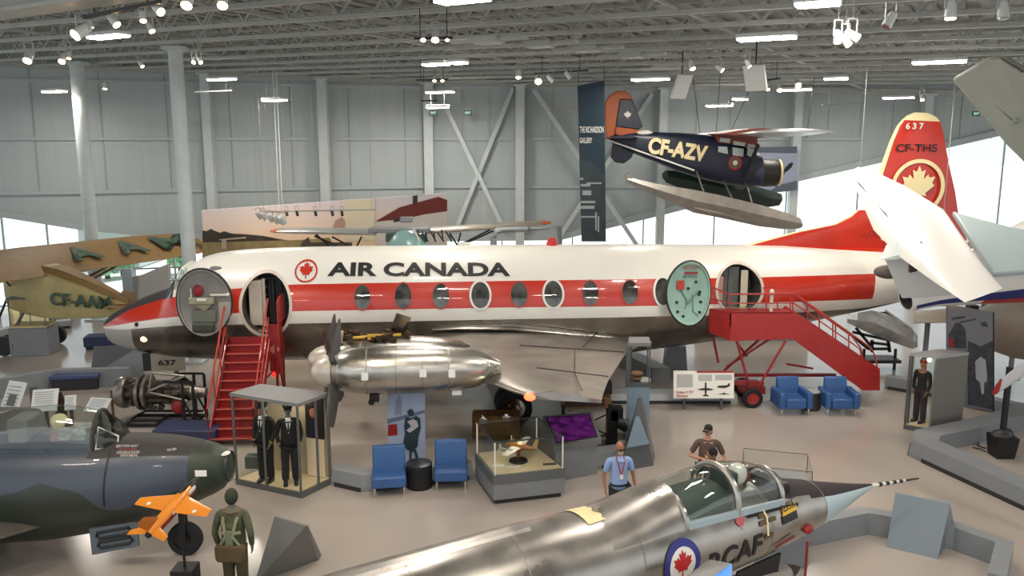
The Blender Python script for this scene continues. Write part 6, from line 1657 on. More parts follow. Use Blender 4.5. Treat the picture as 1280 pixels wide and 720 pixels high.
# man in the brown T-shirt and cap
q = U(881, 640, 0)
P2 = thing('person', 'man in brown T-shirt and dark cap holding a white paper in front of his chest', 'person', (q.x, q.y, 0), -8)
Rm, k = figure(P2, {-1: ((-.33, -.02, 1.14), (-.1, -.24, 1.16)), 1: ((.33, -.02, 1.12), (.13, -.22, 1.08))}, LEG, m_skin, mat('brown_grey_shirt', '5C4A42', .85, var=.1), mat('black_trousers', '1A1A1C', .85), m_black, 1.79, girth=1.18, headyaw=-25, headpitch=6)
b = B(); b.lathe([(.02, .086), (.06, .088), (.1, .07), (.125, .03), (.13, .005)], (0, .005, 0), 'Z', 20, sy=.92, sz=1.1); b.box((0, -.12, .035), (.12, .1, .015), Matrix.Rotation(R(-8), 3, 'X')); b.tf(Rm); b.out('cap', mat('black_cap', '161418', .8), P2)
b = B(); b.box((-.07, -.29, 1.02), (.03, .1, .34), Matrix.Rotation(R(14), 3, 'Y')); b.out('paper', m_paper, P2, flat=True)
b = B(); b.sph((0, .02, -.02), (.082, .085, .075), 7); b.tf(Rm); b.out('hair', mat('dark_hair', '1E1816', .9), P2)
# shorter visitor seen over the canopy
q = U(886, 672, 0)
P3 = thing('person', 'dark-haired person in a black shirt standing just behind the silver jet canopy', 'person', (q.x, q.y, 0), -60)
Rm, k = figure(P3, {-1: ((-.27, -.04, 1.1), (-.12, -.25, 1.15)), 1: ((.27, -.04, 1.1), (.16, -.22, 1.0))}, LEG, m_skint, mat('black_shirt', '17161A', .85), mat('black_trousers', '1A1A1C', .85), m_black, 1.72, girth=1.05, headyaw=-20, headpitch=14)
b = B(); b.sph((0, .018, .035), (.088, .1, .1), 9); b.tf(Rm); b.out('hair', mat('dark_hair', '1E1816', .9), P3)
b = B(); b.box((0, -.11, -.03), (.1, .03, .06)); b.tf(Rm); b.out('face_mask', mat('pale_mask', 'B9A08E', .8), P3, bev=.01)
# backpacked mannequin seen from behind
q = U(297, 752, 0)
P4 = thing('mannequin', 'dressed airman figure in olive jacket with parachute pack, standing with its back turned', 'mannequin', (q.x, q.y, 0), 178)
mo_ = mat('olive_jacket', '565A44', .85, var=.3, vs=7, bump=.2, bs=12); mbg = mat('brown_leather_pack', '5A4A2C', .7, var=.15)
Rm, k = figure(P4, {-1: ((-.27, .03, 1.12), (-.25, -.05, .88)), 1: ((.27, .03, 1.12), (.25, -.05, .88))}, LEG, m_manq, mo_, mat('olive_trousers', '4A4632', .85), m_black, 1.86, sleeve=1, girth=1.25, hands=True, top_name='jacket')
b = B(); b.sph((0, .01, .02), (.1, .115, .135), 9); b.tf(Rm); b.out('flying_helmet', mat('dark_olive_helmet', '2F3426', .7), P4)
b = B(); b.loft([[(x * w_, .12 + y, z) for x, y in ((-1, 0), (1, 0), (.9, .12), (-.9, .12))] for z, w_ in ((.78, .2), (.82, .24), (1.02, .25), (1.06, .2))]); b.out('seat_pack', mbg, P4, bev=.03)
b = B()
for s in (-1, 1): b.tube([(s * .14, -.12, 1.3), (s * .13, .0, 1.52), (s * .1, .14, 1.42), (s * .05, .18, 1.2), (s * .16, .18, 1.02)], .028, 6)
b.tube([(-.17, .15, 1.25), (0, .18, 1.22), (.17, .15, 1.25)], .025, 6); b.out('harness_strap', mat('pale_green_webbing', '8A9070', .8), P4)
b = B(); b.box((0, .185, 1.16), (.13, .04, .26)); b.out('back_pad', mat('grey_green_pad', '70785E', .8), P4, bev=.02)
b = B(); b.lathe([(0, .11), (.05, .13), (.08, .1)], (0, 0, 1.5), 'Z', 20, sy=1.1, caps=True); b.out('collar_fur', mat('worn_collar', '6A6450', .95), P4)

# ================================================================ glass case with the two uniforms
def corner_case(name, tx, cat, base_px, zbase, ztop, frame=.06):
    pass
CZ = 2.02
cs = [U(288, 491, CZ), U(372, 504.5, CZ), U(411, 490.5, CZ), U(326, 480, CZ)]
for p in cs: p.z = 0
cen = sum(cs, V3()) / 4
UC = thing('display_case', 'large glass display case with grey roof holding two dark airline uniforms', 'display case', (cen.x, cen.y, 0))
def inset(ps, d):
    c = sum(ps, V3()) / len(ps); return [p + (c - p).normalized() * d for p in ps]
m_case = mat('dark_grey_case_frame', '55585A', .4); m_roof = mat('mid_grey_case_roof', '77797A', .45)
b = B(); b.prism(cs, .0, .12); b.out('case_base', m_case, UC, world=True, flat=True)
b = B(); b.prism(inset(cs, .06), .12, .14); b.out('case_floor', mat('cream_case_floor', 'E2CDA8', .6), UC, world=True, flat=True)
b = B(); b.prism(inset(cs, -.02), CZ - .07, CZ); b.out('case_roof', m_roof, UC, world=True, flat=True)
mids = [(cs[0] + cs[1]) / 2 * 1.0]
mids = [cs[0].lerp(cs[1], .48), cs[1].lerp(cs[2], .55), cs[0].lerp(cs[3], .8)]
for p in inset(cs, .03) + mids:
    b = B(); b.beam(p + V3((0, 0, .12)), p + V3((0, 0, CZ - .07)), .045, .045); b.out('case_post', m_case, UC, world=True, flat=True)
for i in (0, 1, 3):
    a, c = inset(cs, .03)[i], inset(cs, .03)[(i + 1) % 4]; b = B(); b.poly([a + V3((0, 0, .12)), c + V3((0, 0, .12)), c + V3((0, 0, CZ - .07)), a + V3((0, 0, CZ - .07))]); b.out('glass_pane', m_glass, UC, world=True, flat=True)
# back wall with portrait
a, c = inset(cs, .08)[2], inset(cs, .08)[3]
bw_ = (c - a).normalized(); bn = V3((bw_.y, -bw_.x, 0)); bn = bn if bn.y < 0 else -bn
b = B(); b.ext([a + V3((0, 0, .14)), a.lerp(c, .95) + V3((0, 0, .14)), a.lerp(c, .95) + V3((0, 0, CZ - .08)), a + V3((0, 0, CZ - .08))], -bn * .04); b.out('back_panel', mat('beige_case_back', 'BDAE94', .6), UC, world=True, flat=True)
p0 = inset(cs, .1)[2]; p1 = p0.lerp(inset(cs, .1)[1], .45)
dd = (p1 - p0).normalized(); nn_ = V3((-dd.y, dd.x, 0)); nn_ = nn_ if nn_.x < 0 else -nn_
A_, C_ = a.lerp(c, .02), a.lerp(c, .3)
b = B(); b.ext([A_ + bn * .03 + V3((0, 0, 1.0)), C_ + bn * .03 + V3((0, 0, 1.0)), C_ + bn * .03 + V3((0, 0, 1.9)), A_ + bn * .03 + V3((0, 0, 1.9))], bn * .03); b.out('portrait_panel', mat('dark_portrait_background', '241A1A', .6), UC, world=True, flat=True)
m3 = A_.lerp(C_, .5) + bn * .07
b = B(); b.sph(m3 + V3((0, 0, 1.58)), (.09, .03, .13), 8); b.out('portrait_face', mat('printed_face', 'C07A5C', .6), UC, world=True)
b = B(); b.sph(m3 + V3((0, 0, 1.72)), (.11, .035, .06), 8); b.box(m3 + V3((0, 0, 1.66)), (.18, .03, .03)); b.out('portrait_cap', mat('printed_cap', '3A2424', .6), UC, world=True)
b = B(); b.ext([m3 + V3((-.16, 0, 1.05)), m3 + V3((.16, 0, 1.05)), m3 + V3((.15, 0, 1.36)), m3 + V3((0, 0, 1.44)), m3 + V3((-.15, 0, 1.36))], bn * .02); b.out('portrait_jacket', mat('printed_dark_jacket', '151824', .6), UC, world=True, flat=True)
b = B(); b.ext([A_ + bn * .05 + V3((0, 0, .16)), C_ + bn * .05 + V3((0, 0, .16)), C_ + bn * .05 + V3((0, 0, 1.0)), A_ + bn * .05 + V3((0, 0, 1.0))], bn * .02); b.out('lit_text_panel', mat('warm_text_panel', 'EED9BC', .6), UC, world=True, flat=True)
m_unif = mat('black_uniform_cloth', '090A0E', .8); m_gold = mat('gold_braid', 'B89A58', .4, m=.5)
for px, py, rz_, tx in ((334, 601, -18, 'dark airline uniform on grey mannequin, left one in the big glass case'), (364, 604, 14, 'dark airline uniform on grey mannequin, right one in the big glass case')):
    q = U(px, py, .14)
    M_ = thing('uniform_mannequin', tx, 'mannequin', (q.x, q.y, .14), rz_)
    Rm, k = figure(M_, {-1: ((-.255, .0, 1.12), (-.21, -.1, .92)), 1: ((.255, 0, 1.12), (.21, -.1, .92))}, LEG, m_manq, m_unif, m_unif, m_black, 1.7, sleeve=1, girth=1.22, top_name='jacket')
    b = B(); b.ext([(-.05, -.135, 1.36), (.05, -.135, 1.36), (.0, -.165, 1.14)], (0, -.01, 0)); b.box((0, -.1, 1.42), (.1, .06, .06)); b.out('shirt_front', m_paper, M_)
    b = B(); b.ext([(-.015, -.148, 1.36), (.015, -.148, 1.36), (.02, -.172, 1.18), (-.02, -.172, 1.18)], (0, -.008, 0)); b.out('tie', m_black, M_)
    b = B()
    for s in (-1, 1): b.cyl(V3((s * .215, -.085, .93)), V3((s * .205, -.09, .905)), .044, n=14)
    b.out('cuff_braid', m_gold, M_)
    b = B(); b.lathe([(.03, .08), (.06, .095), (.1, .115), (.12, .1), (.125, .01)], (0, 0, 0), 'Z', 20); b.box((0, -.1, .04), (.12, .07, .012)); b.tf(Rm); b.out('peaked_cap', m_unif, M_)
q = U(318, 586, .14)
b = B(); b.box((q.x, q.y + .1, .28), (.4, .25, .28)); b.box((q.x, q.y + .1, .44), (.12, .04, .04))
label(b.out('flight_bag', mat('slate_travel_bag', '4A5250', .6), bev=.05), 'slate grey travel bag on the floor at the left inside the uniforms case', 'bag')

# ================================================================ low glass case with the model aeroplane
Z0 = .62
lo = [U(594, 566, Z0), U(617, 595, Z0), U(706, 585.5, Z0), U(672, 558, Z0)]
for p in lo: p.z = 0
LCc = sum(lo, V3()) / 4
LC = thing('display_case', 'low glass case with grey base showing a gold and brown model aeroplane', 'display case', (LCc.x, LCc.y, 0))
b = B(); b.prism(inset(lo, .08), 0, .1); b.out('kickboard', m_dark, LC, world=True, flat=True)
b = B(); b.prism(inset(lo, .0), .1, Z0 - .2); b.out('case_base', m_gray, LC, world=True, flat=True)
b = B(); b.prism(inset(lo, -.01), Z0 - .2, Z0); b.out('case_tray', mat('slate_case_tray', '5E6264', .45), LC, world=True, flat=True)
b = B(); b.prism(inset(lo, .06), Z0, Z0 + .01); b.out('case_floor', mat('sand_case_floor', 'C9BB98', .8, var=.08), LC, world=True, flat=True)
zt2 = 1.3; ii = inset(lo, .05)
for p in ii:
    b = B(); b.beam(p + V3((0, 0, Z0)), p + V3((0, 0, zt2)), .03, .03); b.out('case_post', m_white, LC, world=True, flat=True)
for i in range(4):
    a, c = ii[i], ii[(i + 1) % 4]; b = B(); b.poly([a + V3((0, 0, Z0)), c + V3((0, 0, Z0)), c + V3((0, 0, zt2)), a + V3((0, 0, zt2))]); b.out('glass_pane', m_glass, LC, world=True, flat=True)
    b = B(); b.beam(a + V3((0, 0, zt2)), c + V3((0, 0, zt2)), .02, .02); b.out('glass_edge', mat('dark_glass_edge', '2F3A38', .3), LC, world=True, flat=True)
b = B(); b.poly([p + V3((0, 0, zt2)) for p in ii]); b.out('glass_lid', m_glass, LC, world=True, flat=True)
for px, py in ((604, 524), (633, 521)):
    b = B(); q = U(px, py, zt2 + .03); b.box(q, (.16, .08, .05)); b.sph(q + V3((0, 0, .04)), .045, 6); b.out('case_lamp', m_chrome, LC, world=True)
q = U(648, 577, Z0)
MP2 = thing('model_aeroplane', 'brown and gold model aeroplane on a round black stand inside the low case', 'model aircraft', (q.x, q.y, Z0 + .01), -25)
b = B(); b.lathe([(0, .2), (.03, .19), (.035, .01)], (0, 0, 0), 'Z', 28); b.out('stand_base', m_black, MP2)
b = B(); b.cyl((0, 0, .03), (0, 0, .3), .012, n=8); b.cyl((0, 0, .08), (0, 0, .28), .035, .05, n=10); b.out('stand_pole', mat('copper_pole', '8A4A3A', .4, m=.5), MP2)
b = B(); b.lathe([(-.3, .005), (-.25, .04), (-.1, .07), (.1, .07), (.35, .03), (.42, .01)], (0, 0, .33), 'X', 16); b.out('model_body', mat('gold_brown_model', '9A6A34', .3, m=.4, coat=.3), MP2)
b = B(); b.foil([((-.1, -.6, .33), (.02, -.6, .33), .015, (0, 0, 1)), ((-.15, 0, .32), (.1, 0, .32), .03, (0, 0, 1)), ((-.1, .6, .33), (.02, .6, .33), .015, (0, 0, 1))]); b.out('model_wing', m_white, MP2)
b = B(); b.foil([((.3, 0, .35), (.42, 0, .35), .015, (0, 1, 0)), ((.4, 0, .56), (.46, 0, .56), .01, (0, 1, 0))]); b.out('model_fin', mat('pale_gold_fin', 'B89A6A', .4), MP2)
for y in (-.28, .28):
    b = B(); b.cyl((-.28, y, .32), (0, y, .32), .035, .03, 10); b.out('model_engine', m_alud, MP2)
    b = B(); b.box((-.29, y, .32), (.01, .2, .02)); b.box((-.29, y, .32), (.01, .02, .2)); b.out('model_propeller', m_white, MP2, flat=True)
for px, py, sz, m_, tx, nm, cat in ((623, 582, (.26, .07, .03), m_white, 'white flat model part lying at the left in the low case', 'model_part', 'model part'), (642, 583, (.3, .05, .015), m_paper, 'white caption strip at the front of the low case', 'caption_strip', 'label'), (687, 580, (.28, .07, .02), mat('dark_caption', '4A463C', .6), 'dark caption plate at the right front of the low case', 'caption_plate', 'label')):
    q = U(px, py, Z0 + .02); b = B(); b.box(q, sz, Matrix.Rotation(R(8), 3, 'Z')); label(b.out(nm, m_, flat=True), tx, cat)

# purple touch screen kiosk
KZ = .85
ks = [U(678, 520, .98), U(740, 515, .98), U(752, 548, .84), U(692, 558, .84)]
kb = [V3((p.x, p.y, 0)) for p in ks]
KI = thing('touchscreen_kiosk', 'grey kiosk with a tilted purple screen behind the low glass case', 'kiosk', sum(kb, V3()) / 4)
kbi = inset(kb, .1)
b = B(); b.frustum([(p.x, p.y, 0) for p in kbi], [(p.x, p.y, q.z - .12) for p, q in zip(kbi, ks)]); b.out('pedestal', m_gray, KI, world=True, flat=True)
b = B(); b.frustum([(p.x, p.y, p.z - .12) for p in ks], ks); b.out('kiosk_top', mat('mid_grey_kiosk_top', '6B6D6F', .45), KI, world=True, flat=True)
c = sum(ks, V3()) / 4; n = (ks[1] - ks[0]).cross(ks[3] - ks[0]).normalized(); n = n if n.z > 0 else -n
sc_ = [c + (p - c) * .82 + n * .005 for p in ks]
b = B(); b.ext([c + (p - c) * .87 + n * .002 for p in ks], n * .006); b.out('screen_bezel', m_black, KI, world=True, flat=True)
m_scr = mat('purple_screen', '4A1458', .15, emit='8A2FA0', es=.35)
nt = m_scr.node_tree; n2_ = nt.nodes.new('ShaderNodeTexNoise'); n2_.inputs['Scale'].default_value = 4; cr = nt.nodes.new('ShaderNodeValToRGB'); cr.color_ramp.elements[0].color = lin('2C0E38'); cr.color_ramp.elements[1].color = lin('7A2C86'); cr.color_ramp.elements[0].position = .4; cr.color_ramp.elements[1].position = .65
tcx = nt.nodes.new('ShaderNodeTexCoord'); nt.links.new(tcx.outputs['Object'], n2_.inputs['Vector']); nt.links.new(n2_.outputs['Fac'], cr.inputs[0]); nt.links.new(cr.outputs[0], nt.nodes['Principled BSDF'].inputs['Emission Color'])
b = B(); b.ext(sc_, n * .008); b.out('screen', m_scr, KI, world=True, flat=True)

# ================================================================ seats and tables
def armless(t):
    b = B(); b.box((0, -.02, .32), (.7, .66, .24)); b.out('seat', m_blueseat, t, bev=.04)
    b = B(); b.loft([[(x, y, z) for x in (-.34, .34) for y in (0,)] for z in ()]) if False else None
    b.loft([[(-.34, y0, z), (.34, y0, z), (.34, y1, z), (-.34, y1, z)] for z, y0, y1 in ((.3, .12, .3), (.66, .18, .34), (.9, .25, .38))]); b.out('backrest', m_blueseat, t, bev=.03)
    for sx in (-1, 1):
        for sy in (-1, 1):
            b = B(); b.cyl((sx * .3, sy * .28, 0), (sx * .3, sy * .28, .21), .02, .03, 10); b.out('leg', m_chrome, t)
def armchair(t):
    b = B(); b.box((0, -.04, .33), (.56, .66, .28)); b.out('seat', m_blueseat, t, bev=.04)
    b = B(); b.loft([[(-.3, y0, z), (.3, y0, z), (.3, y1, z), (-.3, y1, z)] for z, y0, y1 in ((.2, .2, .38), (.6, .22, .4), (.9, .28, .42))]); b.out('backrest', m_blueseat, t, bev=.04)
    for sx in (-1, 1):
        b = B(); b.box((sx * .37, 0, .41), (.16, .76, .44)); b.out('armrest', m_blueseat, t, bev=.04)
        for sy in (-1, 1):
            b = B(); b.cyl((sx * .36, sy * .3, 0), (sx * .36, sy * .3, .2), .02, .03, 10); b.out('leg', m_chrome, t)
# front pair
q = U(487, 614, 0); ch = thing('lounge_chair', 'blue vinyl armless chair left of the black drum table, facing the viewer', 'chair', (q.x, q.y, 0), 8, 'blue lounge chairs'); armless(ch)
q2 = U(564, 606, 0); dup(ch, Matrix.Translation((q2.x, q2.y, 0)) @ Matrix.Rotation(R(4), 4, 'Z'), 'blue vinyl armless chair right of the black drum table, facing the viewer')
q = U(984, 511, 0); q.y = 21.72; ch2 = thing('armchair', 'blue vinyl armchair beside the red wheeled stairs, left of the dark small table', 'armchair', (q.x, q.y, 0), 4, 'blue armchairs'); armchair(ch2)
q2 = U(1042, 511, 0); q2.y = 21.72; dup(ch2, Matrix.Translation((q2.x, q2.y, 0)) @ Matrix.Rotation(R(-2), 4, 'Z'), 'blue vinyl armchair under the sloping red stairs, right of the dark small table')
q = U(524.5, 608, 0); dt = thing('drum_table', 'black ribbed drum side table between the two armless blue chairs', 'side table', (q.x, q.y, 0))
b = B(); n = 72; b.loft([[((.262 + .008 * (k_ % 2)) * cos(2 * pi * k_ / n), (.262 + .008 * (k_ % 2)) * sin(2 * pi * k_ / n), z) for k_ in range(n)] for z in (0, .5)]); b.out('ribbed_drum', m_black, dt, flat=True)
b = B(); b.lathe([(.5, .275), (.53, .275), (.535, .26)], (0, 0, 0), 'Z', 40); b.out('table_top', mat('dark_table_top', '2A2C2E', .3), dt)
q = U(1013, 511, 0); dt2 = thing('side_table', 'dark round side table between the two blue armchairs', 'side table', (q.x, q.y, 0))
b = B(); b.lathe([(0, .24), (.5, .24)], (0, 0, 0), 'Z', 32); b.out('table_body', mat('dark_brown_laminate', '3A3634', .5), dt2)
b = B(); b.lathe([(.5, .26), (.53, .26)], (0, 0, 0), 'Z', 32); b.out('table_top', m_graytop, dt2)

# ================================================================ kerbs, plinths, lecterns
def kerb(tx, pts, h=.34, wb=.55, wt=.3, kick=True, m_=None, nm='display_kerb'):
    "low sloping kerb along a floor path (outer foot line first); inner side to the left of travel"
    t = thing(nm, tx, 'barrier', pts[0]); P = [V3((p.x, p.y, 0)) for p in pts]
    dirs = [(b_ - a).normalized() for a, b_ in zip(P, P[1:])]
    nr = []
    for i in range(len(P)):
        ds = dirs[max(0, i - 1)]; de = dirs[min(i, len(dirs) - 1)]; d = (ds + de).normalized(); n = V3((-d.y, d.x, 0)); c = max(.5, n.dot(V3((-de.y, de.x, 0)))); nr.append(n / c)
    b = B(); b.loft([[p + n * .02 + V3((0, 0, .09)), p + n * ((wb - wt) * .6) + V3((0, 0, h)), p + n * wb + V3((0, 0, h)), p + n * wb] + [p + n * .02] for p, n in zip(P, nr)]); b.out('kerb_body', m_ or m_gray, t, world=True, flat=True)
    if kick:
        b = B()
        for i in range(len(dirs)):
            a, c = P[i].lerp(P[i + 1], .12), P[i].lerp(P[i + 1], .96); n = V3((-dirs[i].y, dirs[i].x, 0))
            b.ext([a - n * .0, c - n * .0, c - n * .0 + V3((0, 0, .09)), a - n * .0 + V3((0, 0, .09))], n * .1)
        b.out('kick_slot', m_dark, t, world=True, flat=True)
    return t
kerb('large V-shaped grey display kerb round the pale platform at the lower right', [U(1300, 512), U(1213, 540), U(1138, 556), U(1134, 570), U(1300, 648)], .4, .62, .5)
kerb('curved grey kerb in the bottom right corner round the silver jet nose', [U(985, 690), U(1085, 669), U(1190, 688), U(1238, 706), U(1232, 735)][:4] + [U(1228, 745)], .42, .3, .24, False)
kerb('grey kerb beside the uniforms case running behind the blue chairs', [U(413, 607), U(452, 616), U(592, 600)], .34, .45, .3)
kerb('short grey kerb behind the man in the blue shirt', [U(744, 588), U(819, 577), U(812, 552)], .34, .5, .34)
kerb('pale grey kerb in front of the airliner information panel', [U(708, 505), U(922, 505)], .26, .6, .45, True, m_graytop)
kerb('grey kerb far left behind the camouflaged jet', [U(-30, 432), U(30, 416), U(90, 410)], .3, .4, .3, True, m_graytop)
kerb('long low grey wall left of the engine, holding slanted panels', [U(-30, 505), U(5, 498), U(72, 486), U(160, 484)], .55, .3, .2, False)
kerb('low grey kerb behind the right glass case at the red stairs foot', [U(1105, 486), U(1140, 492), U(1215, 505)], .36, .4, .3, True)
kerb('dark-topped grey kerb along the tall grey poster foot', [U(1195, 506), U(1240, 516), U(1300, 530)], .34, .4, .3, True)
# FIELD lettering on that kerb
tb = text('FIELD', off=.02); a, c = U(1211, 508, .12), U(1236, 512.5, .12); tb.fit((c - a).length, .26)
a, c = U(1211, 510, .1), U(1237, 515, .1)
tb.fit((c - a).length * 1.0, .24); nrm_ = V3((c.y - a.y, -(c.x - a.x), 0)).normalized(); nrm_ = nrm_ if nrm_.y < 0 else -nrm_
tb.tf(axes(a + nrm_ * .1 + V3((0, 0, .02)), c - a, (0, 0.15, 1))); label(tb.out('kerb_lettering', m_dark, flat=True), 'dark letters FIELD on the kerb under the tall grey poster', 'lettering')
def wedge(tx, lo_, hi_, m_=None, nm='reader_lectern'):
    t = thing(nm, tx, 'lectern', V3((lo_[0].x, lo_[0].y, 0)))
    b = B(); b.frustum(lo_, hi_); b.out('lectern_body', m_ or m_gray, t, world=True, flat=True)
    return t
m_slate = mat('slate_blue_grey', '77828A', .5)
A, Bq = U(1108, 684), U(1172, 699); T0, T1 = U(1119.5, 615.5, .92), U(1187, 629, .92); A2, B2 = U(1195, 665), U(1128, 648)
wedge('tall slate grey wedge lectern on the bottom right kerb', [A, Bq, A2, B2], [T0 + V3((-.01, -.02, 0)), T1 + V3((0, -.02, 0)), T1 + V3((.02, .03, 0)), T0 + V3((0, .03, 0))], m_slate)
A, Bq = U(318, 730), U(398, 700); A2, B2 = U(402, 694), U(330, 702); T0, T1 = U(345, 645, .95), U(383, 657, .95)
wedge('grey wedge lectern seen from behind beside the backpacked figure', [A, Bq, A2, B2], [T0 + V3((-.02, -.02, 0)), T1 + V3((.0, -.02, 0)), T1 + V3((.02, .02, 0)), T0 + V3((0, .02, 0))], mat('mid_grey_lectern', '6B6B69', .5))
A, Bq = U(113, 470), U(180, 472); A2, B2 = U(182, 452), U(120, 452); T0, T1 = U(117, 434, 1.0), U(180, 430, 1.0)
wedge('pale blue-grey wedge lectern under the airliner nose', [A, Bq, A2, B2], [T0, T1, T1 + V3((.0, .05, 0)), T0 + V3((0, .05, 0))], m_gray)
# bottom edge sign with a blue corner
q = D(885, 725, 9.4)
BS = thing('information_board', 'grey and bright blue information board at the bottom edge, in front of the RCAF letters', 'sign', (q.x, q.y, 0))
hi = [D(858, 722, 9.2), D(888, 699.5, 9.9), D(915, 704.5, 9.7), D(916, 742, 9.1), D(862, 752, 9.0)]
c = sum(hi, V3()) / 5
b = B(); b.frustum([p + V3((0, .06, -.03)) for p in hi], hi); b.out('board', mat('grey_board', '8A8B88', .5), BS, world=True, flat=True)
b = B(); b.ext([D(892, 722, 9.3), D(914.5, 705.5, 9.6), D(915.5, 738, 9.1), D(890, 738, 9.1)], (0, .02, 0)); b.out('blue_print', mat('bright_blue_print', '3A8FE8', .4), BS, world=True, flat=True)
b = B(); b.beam((c.x, c.y + .12, 0), (c.x, c.y + .12, c.z), .1, .1); b.out('board_post', m_case, BS, world=True, flat=True)
# slanted white information sheets at the left
def sheet(tx, px, w_h, z, tilt=50, rz=0, extra=None, m_=None):
    p = U(*px, z); t = thing('information_sign', tx, 'information panel', (p.x, p.y, 0), rz)
    w_, h_ = w_h; ca, sa = cos(R(tilt)), sin(R(tilt))
    b = B(); b.ext([(-w_ / 2, -ca * h_ / 2, z - sa * h_ / 2), (w_ / 2, -ca * h_ / 2, z - sa * h_ / 2), (w_ / 2, ca * h_ / 2, z + sa * h_ / 2), (-w_ / 2, ca * h_ / 2, z + sa * h_ / 2)], (0, .012, -.012)); b.out('sheet', m_ or mat('white_info_sheet', 'D8DCDD', .5), t, flat=True)
    b = B(); b.beam((0, .05, 0), (0, .02, z - .03), .08, .06); b.out('panel_post', m_case, t, flat=True)
    b = B()
    for i in range(6):
        u = .36 - i * .1; b.box((-.02, ca * h_ * u - .012, z + sa * h_ * u + .004), (w_ * .7, .004, h_ * .025), Matrix.Rotation(R(0), 3, 'X'))
    b.out('printed_lines', m_graytop, t, flat=True)
    if extra: b = B(); b.box((.0, -.02, z + .0), (w_ * .4, .01, h_ * .3), Matrix.Rotation(R(-(90 - tilt)), 3, 'X')); b.out('printed_picture', m_case, t, flat=True)
    return t
sheet('tall white information panel with grey picture, leftmost at the left edge', (15, 500), (.6, .95), .8, 62, -20, True)
sheet('white information panel second from left above the cockpit canopy', (56, 500), (.6, .6), .75, 50, 15)
sheet('small white information panel third from left behind the canopy', (88, 503), (.26, .4), .7, 50, 20)
sheet('white information panel right of the canopy, before the engine stand', (122, 506), (.6, .42), .6, 40, -12)
q = U(72, 502, .6); b = B(); b.box((q.x, q.y + .1, .55), (.28, .05, .5), Matrix.Rotation(R(-18), 3, 'Y')); b.box((q.x, q.y + .12, .15), (.2, .2, .3)); label(b.out('brown_board', mat('dark_brown_board', '3F3122', .6), flat=True), 'dark brown leaning board between two white panels on the left', 'board')
q = U(44, 510, 0); b = B(); b.box((q.x, q.y, .3), (.16, .12, .6)); label(b.out('small_post', m_case, flat=True), 'small dark post beside the second white panel on the left', 'post')
# blue benches
m_navyb = mat('navy_bench_cushion', '3F4C74', .6)
def bench(tx, px, sz, rz, m_=None, z=.45):
    q = U(*px, 0); t = thing('bench', tx, 'bench', (q.x, q.y, 0), rz)
    b = B(); b.box((0, 0, z - sz[2] / 2), sz); b.out('cushion', m_ or m_navyb, t, bev=.03)
    b = B(); b.box((0, 0, (z - sz[2]) / 2), (sz[0] * .92, sz[1] * .8, z - sz[2])); b.out('bench_base', m_dark, t, flat=True)
bench('narrow navy bench cushion behind the white panels at left', (96, 486), (1.35, .4, .12), 10)
bench('navy block bench under the airliner nose', (133, 434), (1.3, .7, .35), 12, mat('navy_block', '2E3A5E', .6))
bench('navy block bench behind the camouflaged jet nose, beside the red stairs', (238, 552), (1.5, .8, .3), 0, mat('dark_navy_vinyl', '2C3454', .5), .42)
# blue-grey small plinth behind the bench
q = U(92, 372, 0)
# small glass case at far left
q = U(45, 441, 0); zc_ = 1.02
LS = thing('display_case', 'small lit glass case on a tall grey plinth at the far left', 'display case', (q.x, q.y, 0), 6)
b = B(); b.box((0, 0, .48), (1.25, .9, .96)); b.out('plinth', m_gray, LS, bev=.01)
b = B(); b.box((0, 0, 1.0), (1.2, .85, .06)); b.out('case_floor', mat('warm_case_floor', 'C9B98C', .6), LS, flat=True)
b = B()
for sx in (-1, 1):
    for sy in (-1, 1): b.box((sx * .56, sy * .38, 1.48), (.03, .03, .95))
b.box((.1, -.38, 1.48), (.02, .02, .95)); b.out('case_frame', m_case, LS, flat=True)
b = B(); b.box((0, 0, 1.97), (1.2, .82, .05)); b.out('case_lid', m_case, LS, flat=True)
b = B(); b.box((0, 0, 1.48), (1.1, .74, .92)); b.out('glass_box', glass('yellow_glass', 'F2E8C4', .08), LS, flat=True)
for sx in (-.35, 0, .3):
    b = B(); b.sph((sx, -.1, 1.9), .05, 6); b.out('case_lamp', m_bulb, LS)
q = U(82, 394, 0); b = B(); b.box((q.x, q.y, .28), (1.0, .5, .55)); label(b.out('navy_crate', mat('navy_crate_paint', '242C44', .6), bev=.03), 'small navy block under the yellow aeroplane fuselage', 'crate')

# ================================================================ engine on its stand
q = U(205, 528, 0)
ES = thing('turboprop_engine', 'bare dark turboprop engine with silver mount tubes on a black stand under the airliner nose', 'aero engine', (q.x, q.y, 0))
EF = Frame(V3((q.x, q.y, 0)), 0); ez = EF.pix(200, 490, 0).z
ex = lambda px: EF.pix(px, 490, 0).x
m_eng = mat('dark_engine_casing', '4C4640', .4, m=.8, var=.4, vs=8); m_engl = mat('worn_engine_metal', '8A857C', .35, m=.8, var=.25, vs=6)
rE = (EF.pix(150, 467, 0).z - EF.pix(150, 506, 0).z) / 2
b = B(); b.lathe([(ex(147), rE * .55), (ex(149), rE * .9), (ex(156), rE), (ex(161), rE * .95), (ex(161), rE * .6)], (0, 0, ez), 'X', 28); b.out('intake_ring', m_engl, ES)
b = B(); b.lathe([(ex(158), rE * .6), (ex(170), rE * .8), (ex(178), rE * .65), (ex(230), rE * .6), (ex(240), rE * .5)], (0, 0, ez), 'X', 24); b.out('engine_core', m_eng, ES)
b = B()
for i in range(8):
    a = 2 * pi * i / 8; b.cyl((ex(163), cos(a) * rE * .62, ez + sin(a) * rE * .62), (ex(228), cos(a) * rE * .55, ez + sin(a) * rE * .55), .085, .07, 10)
b.out('combustion_cans', m_eng, ES)
b = B(); 
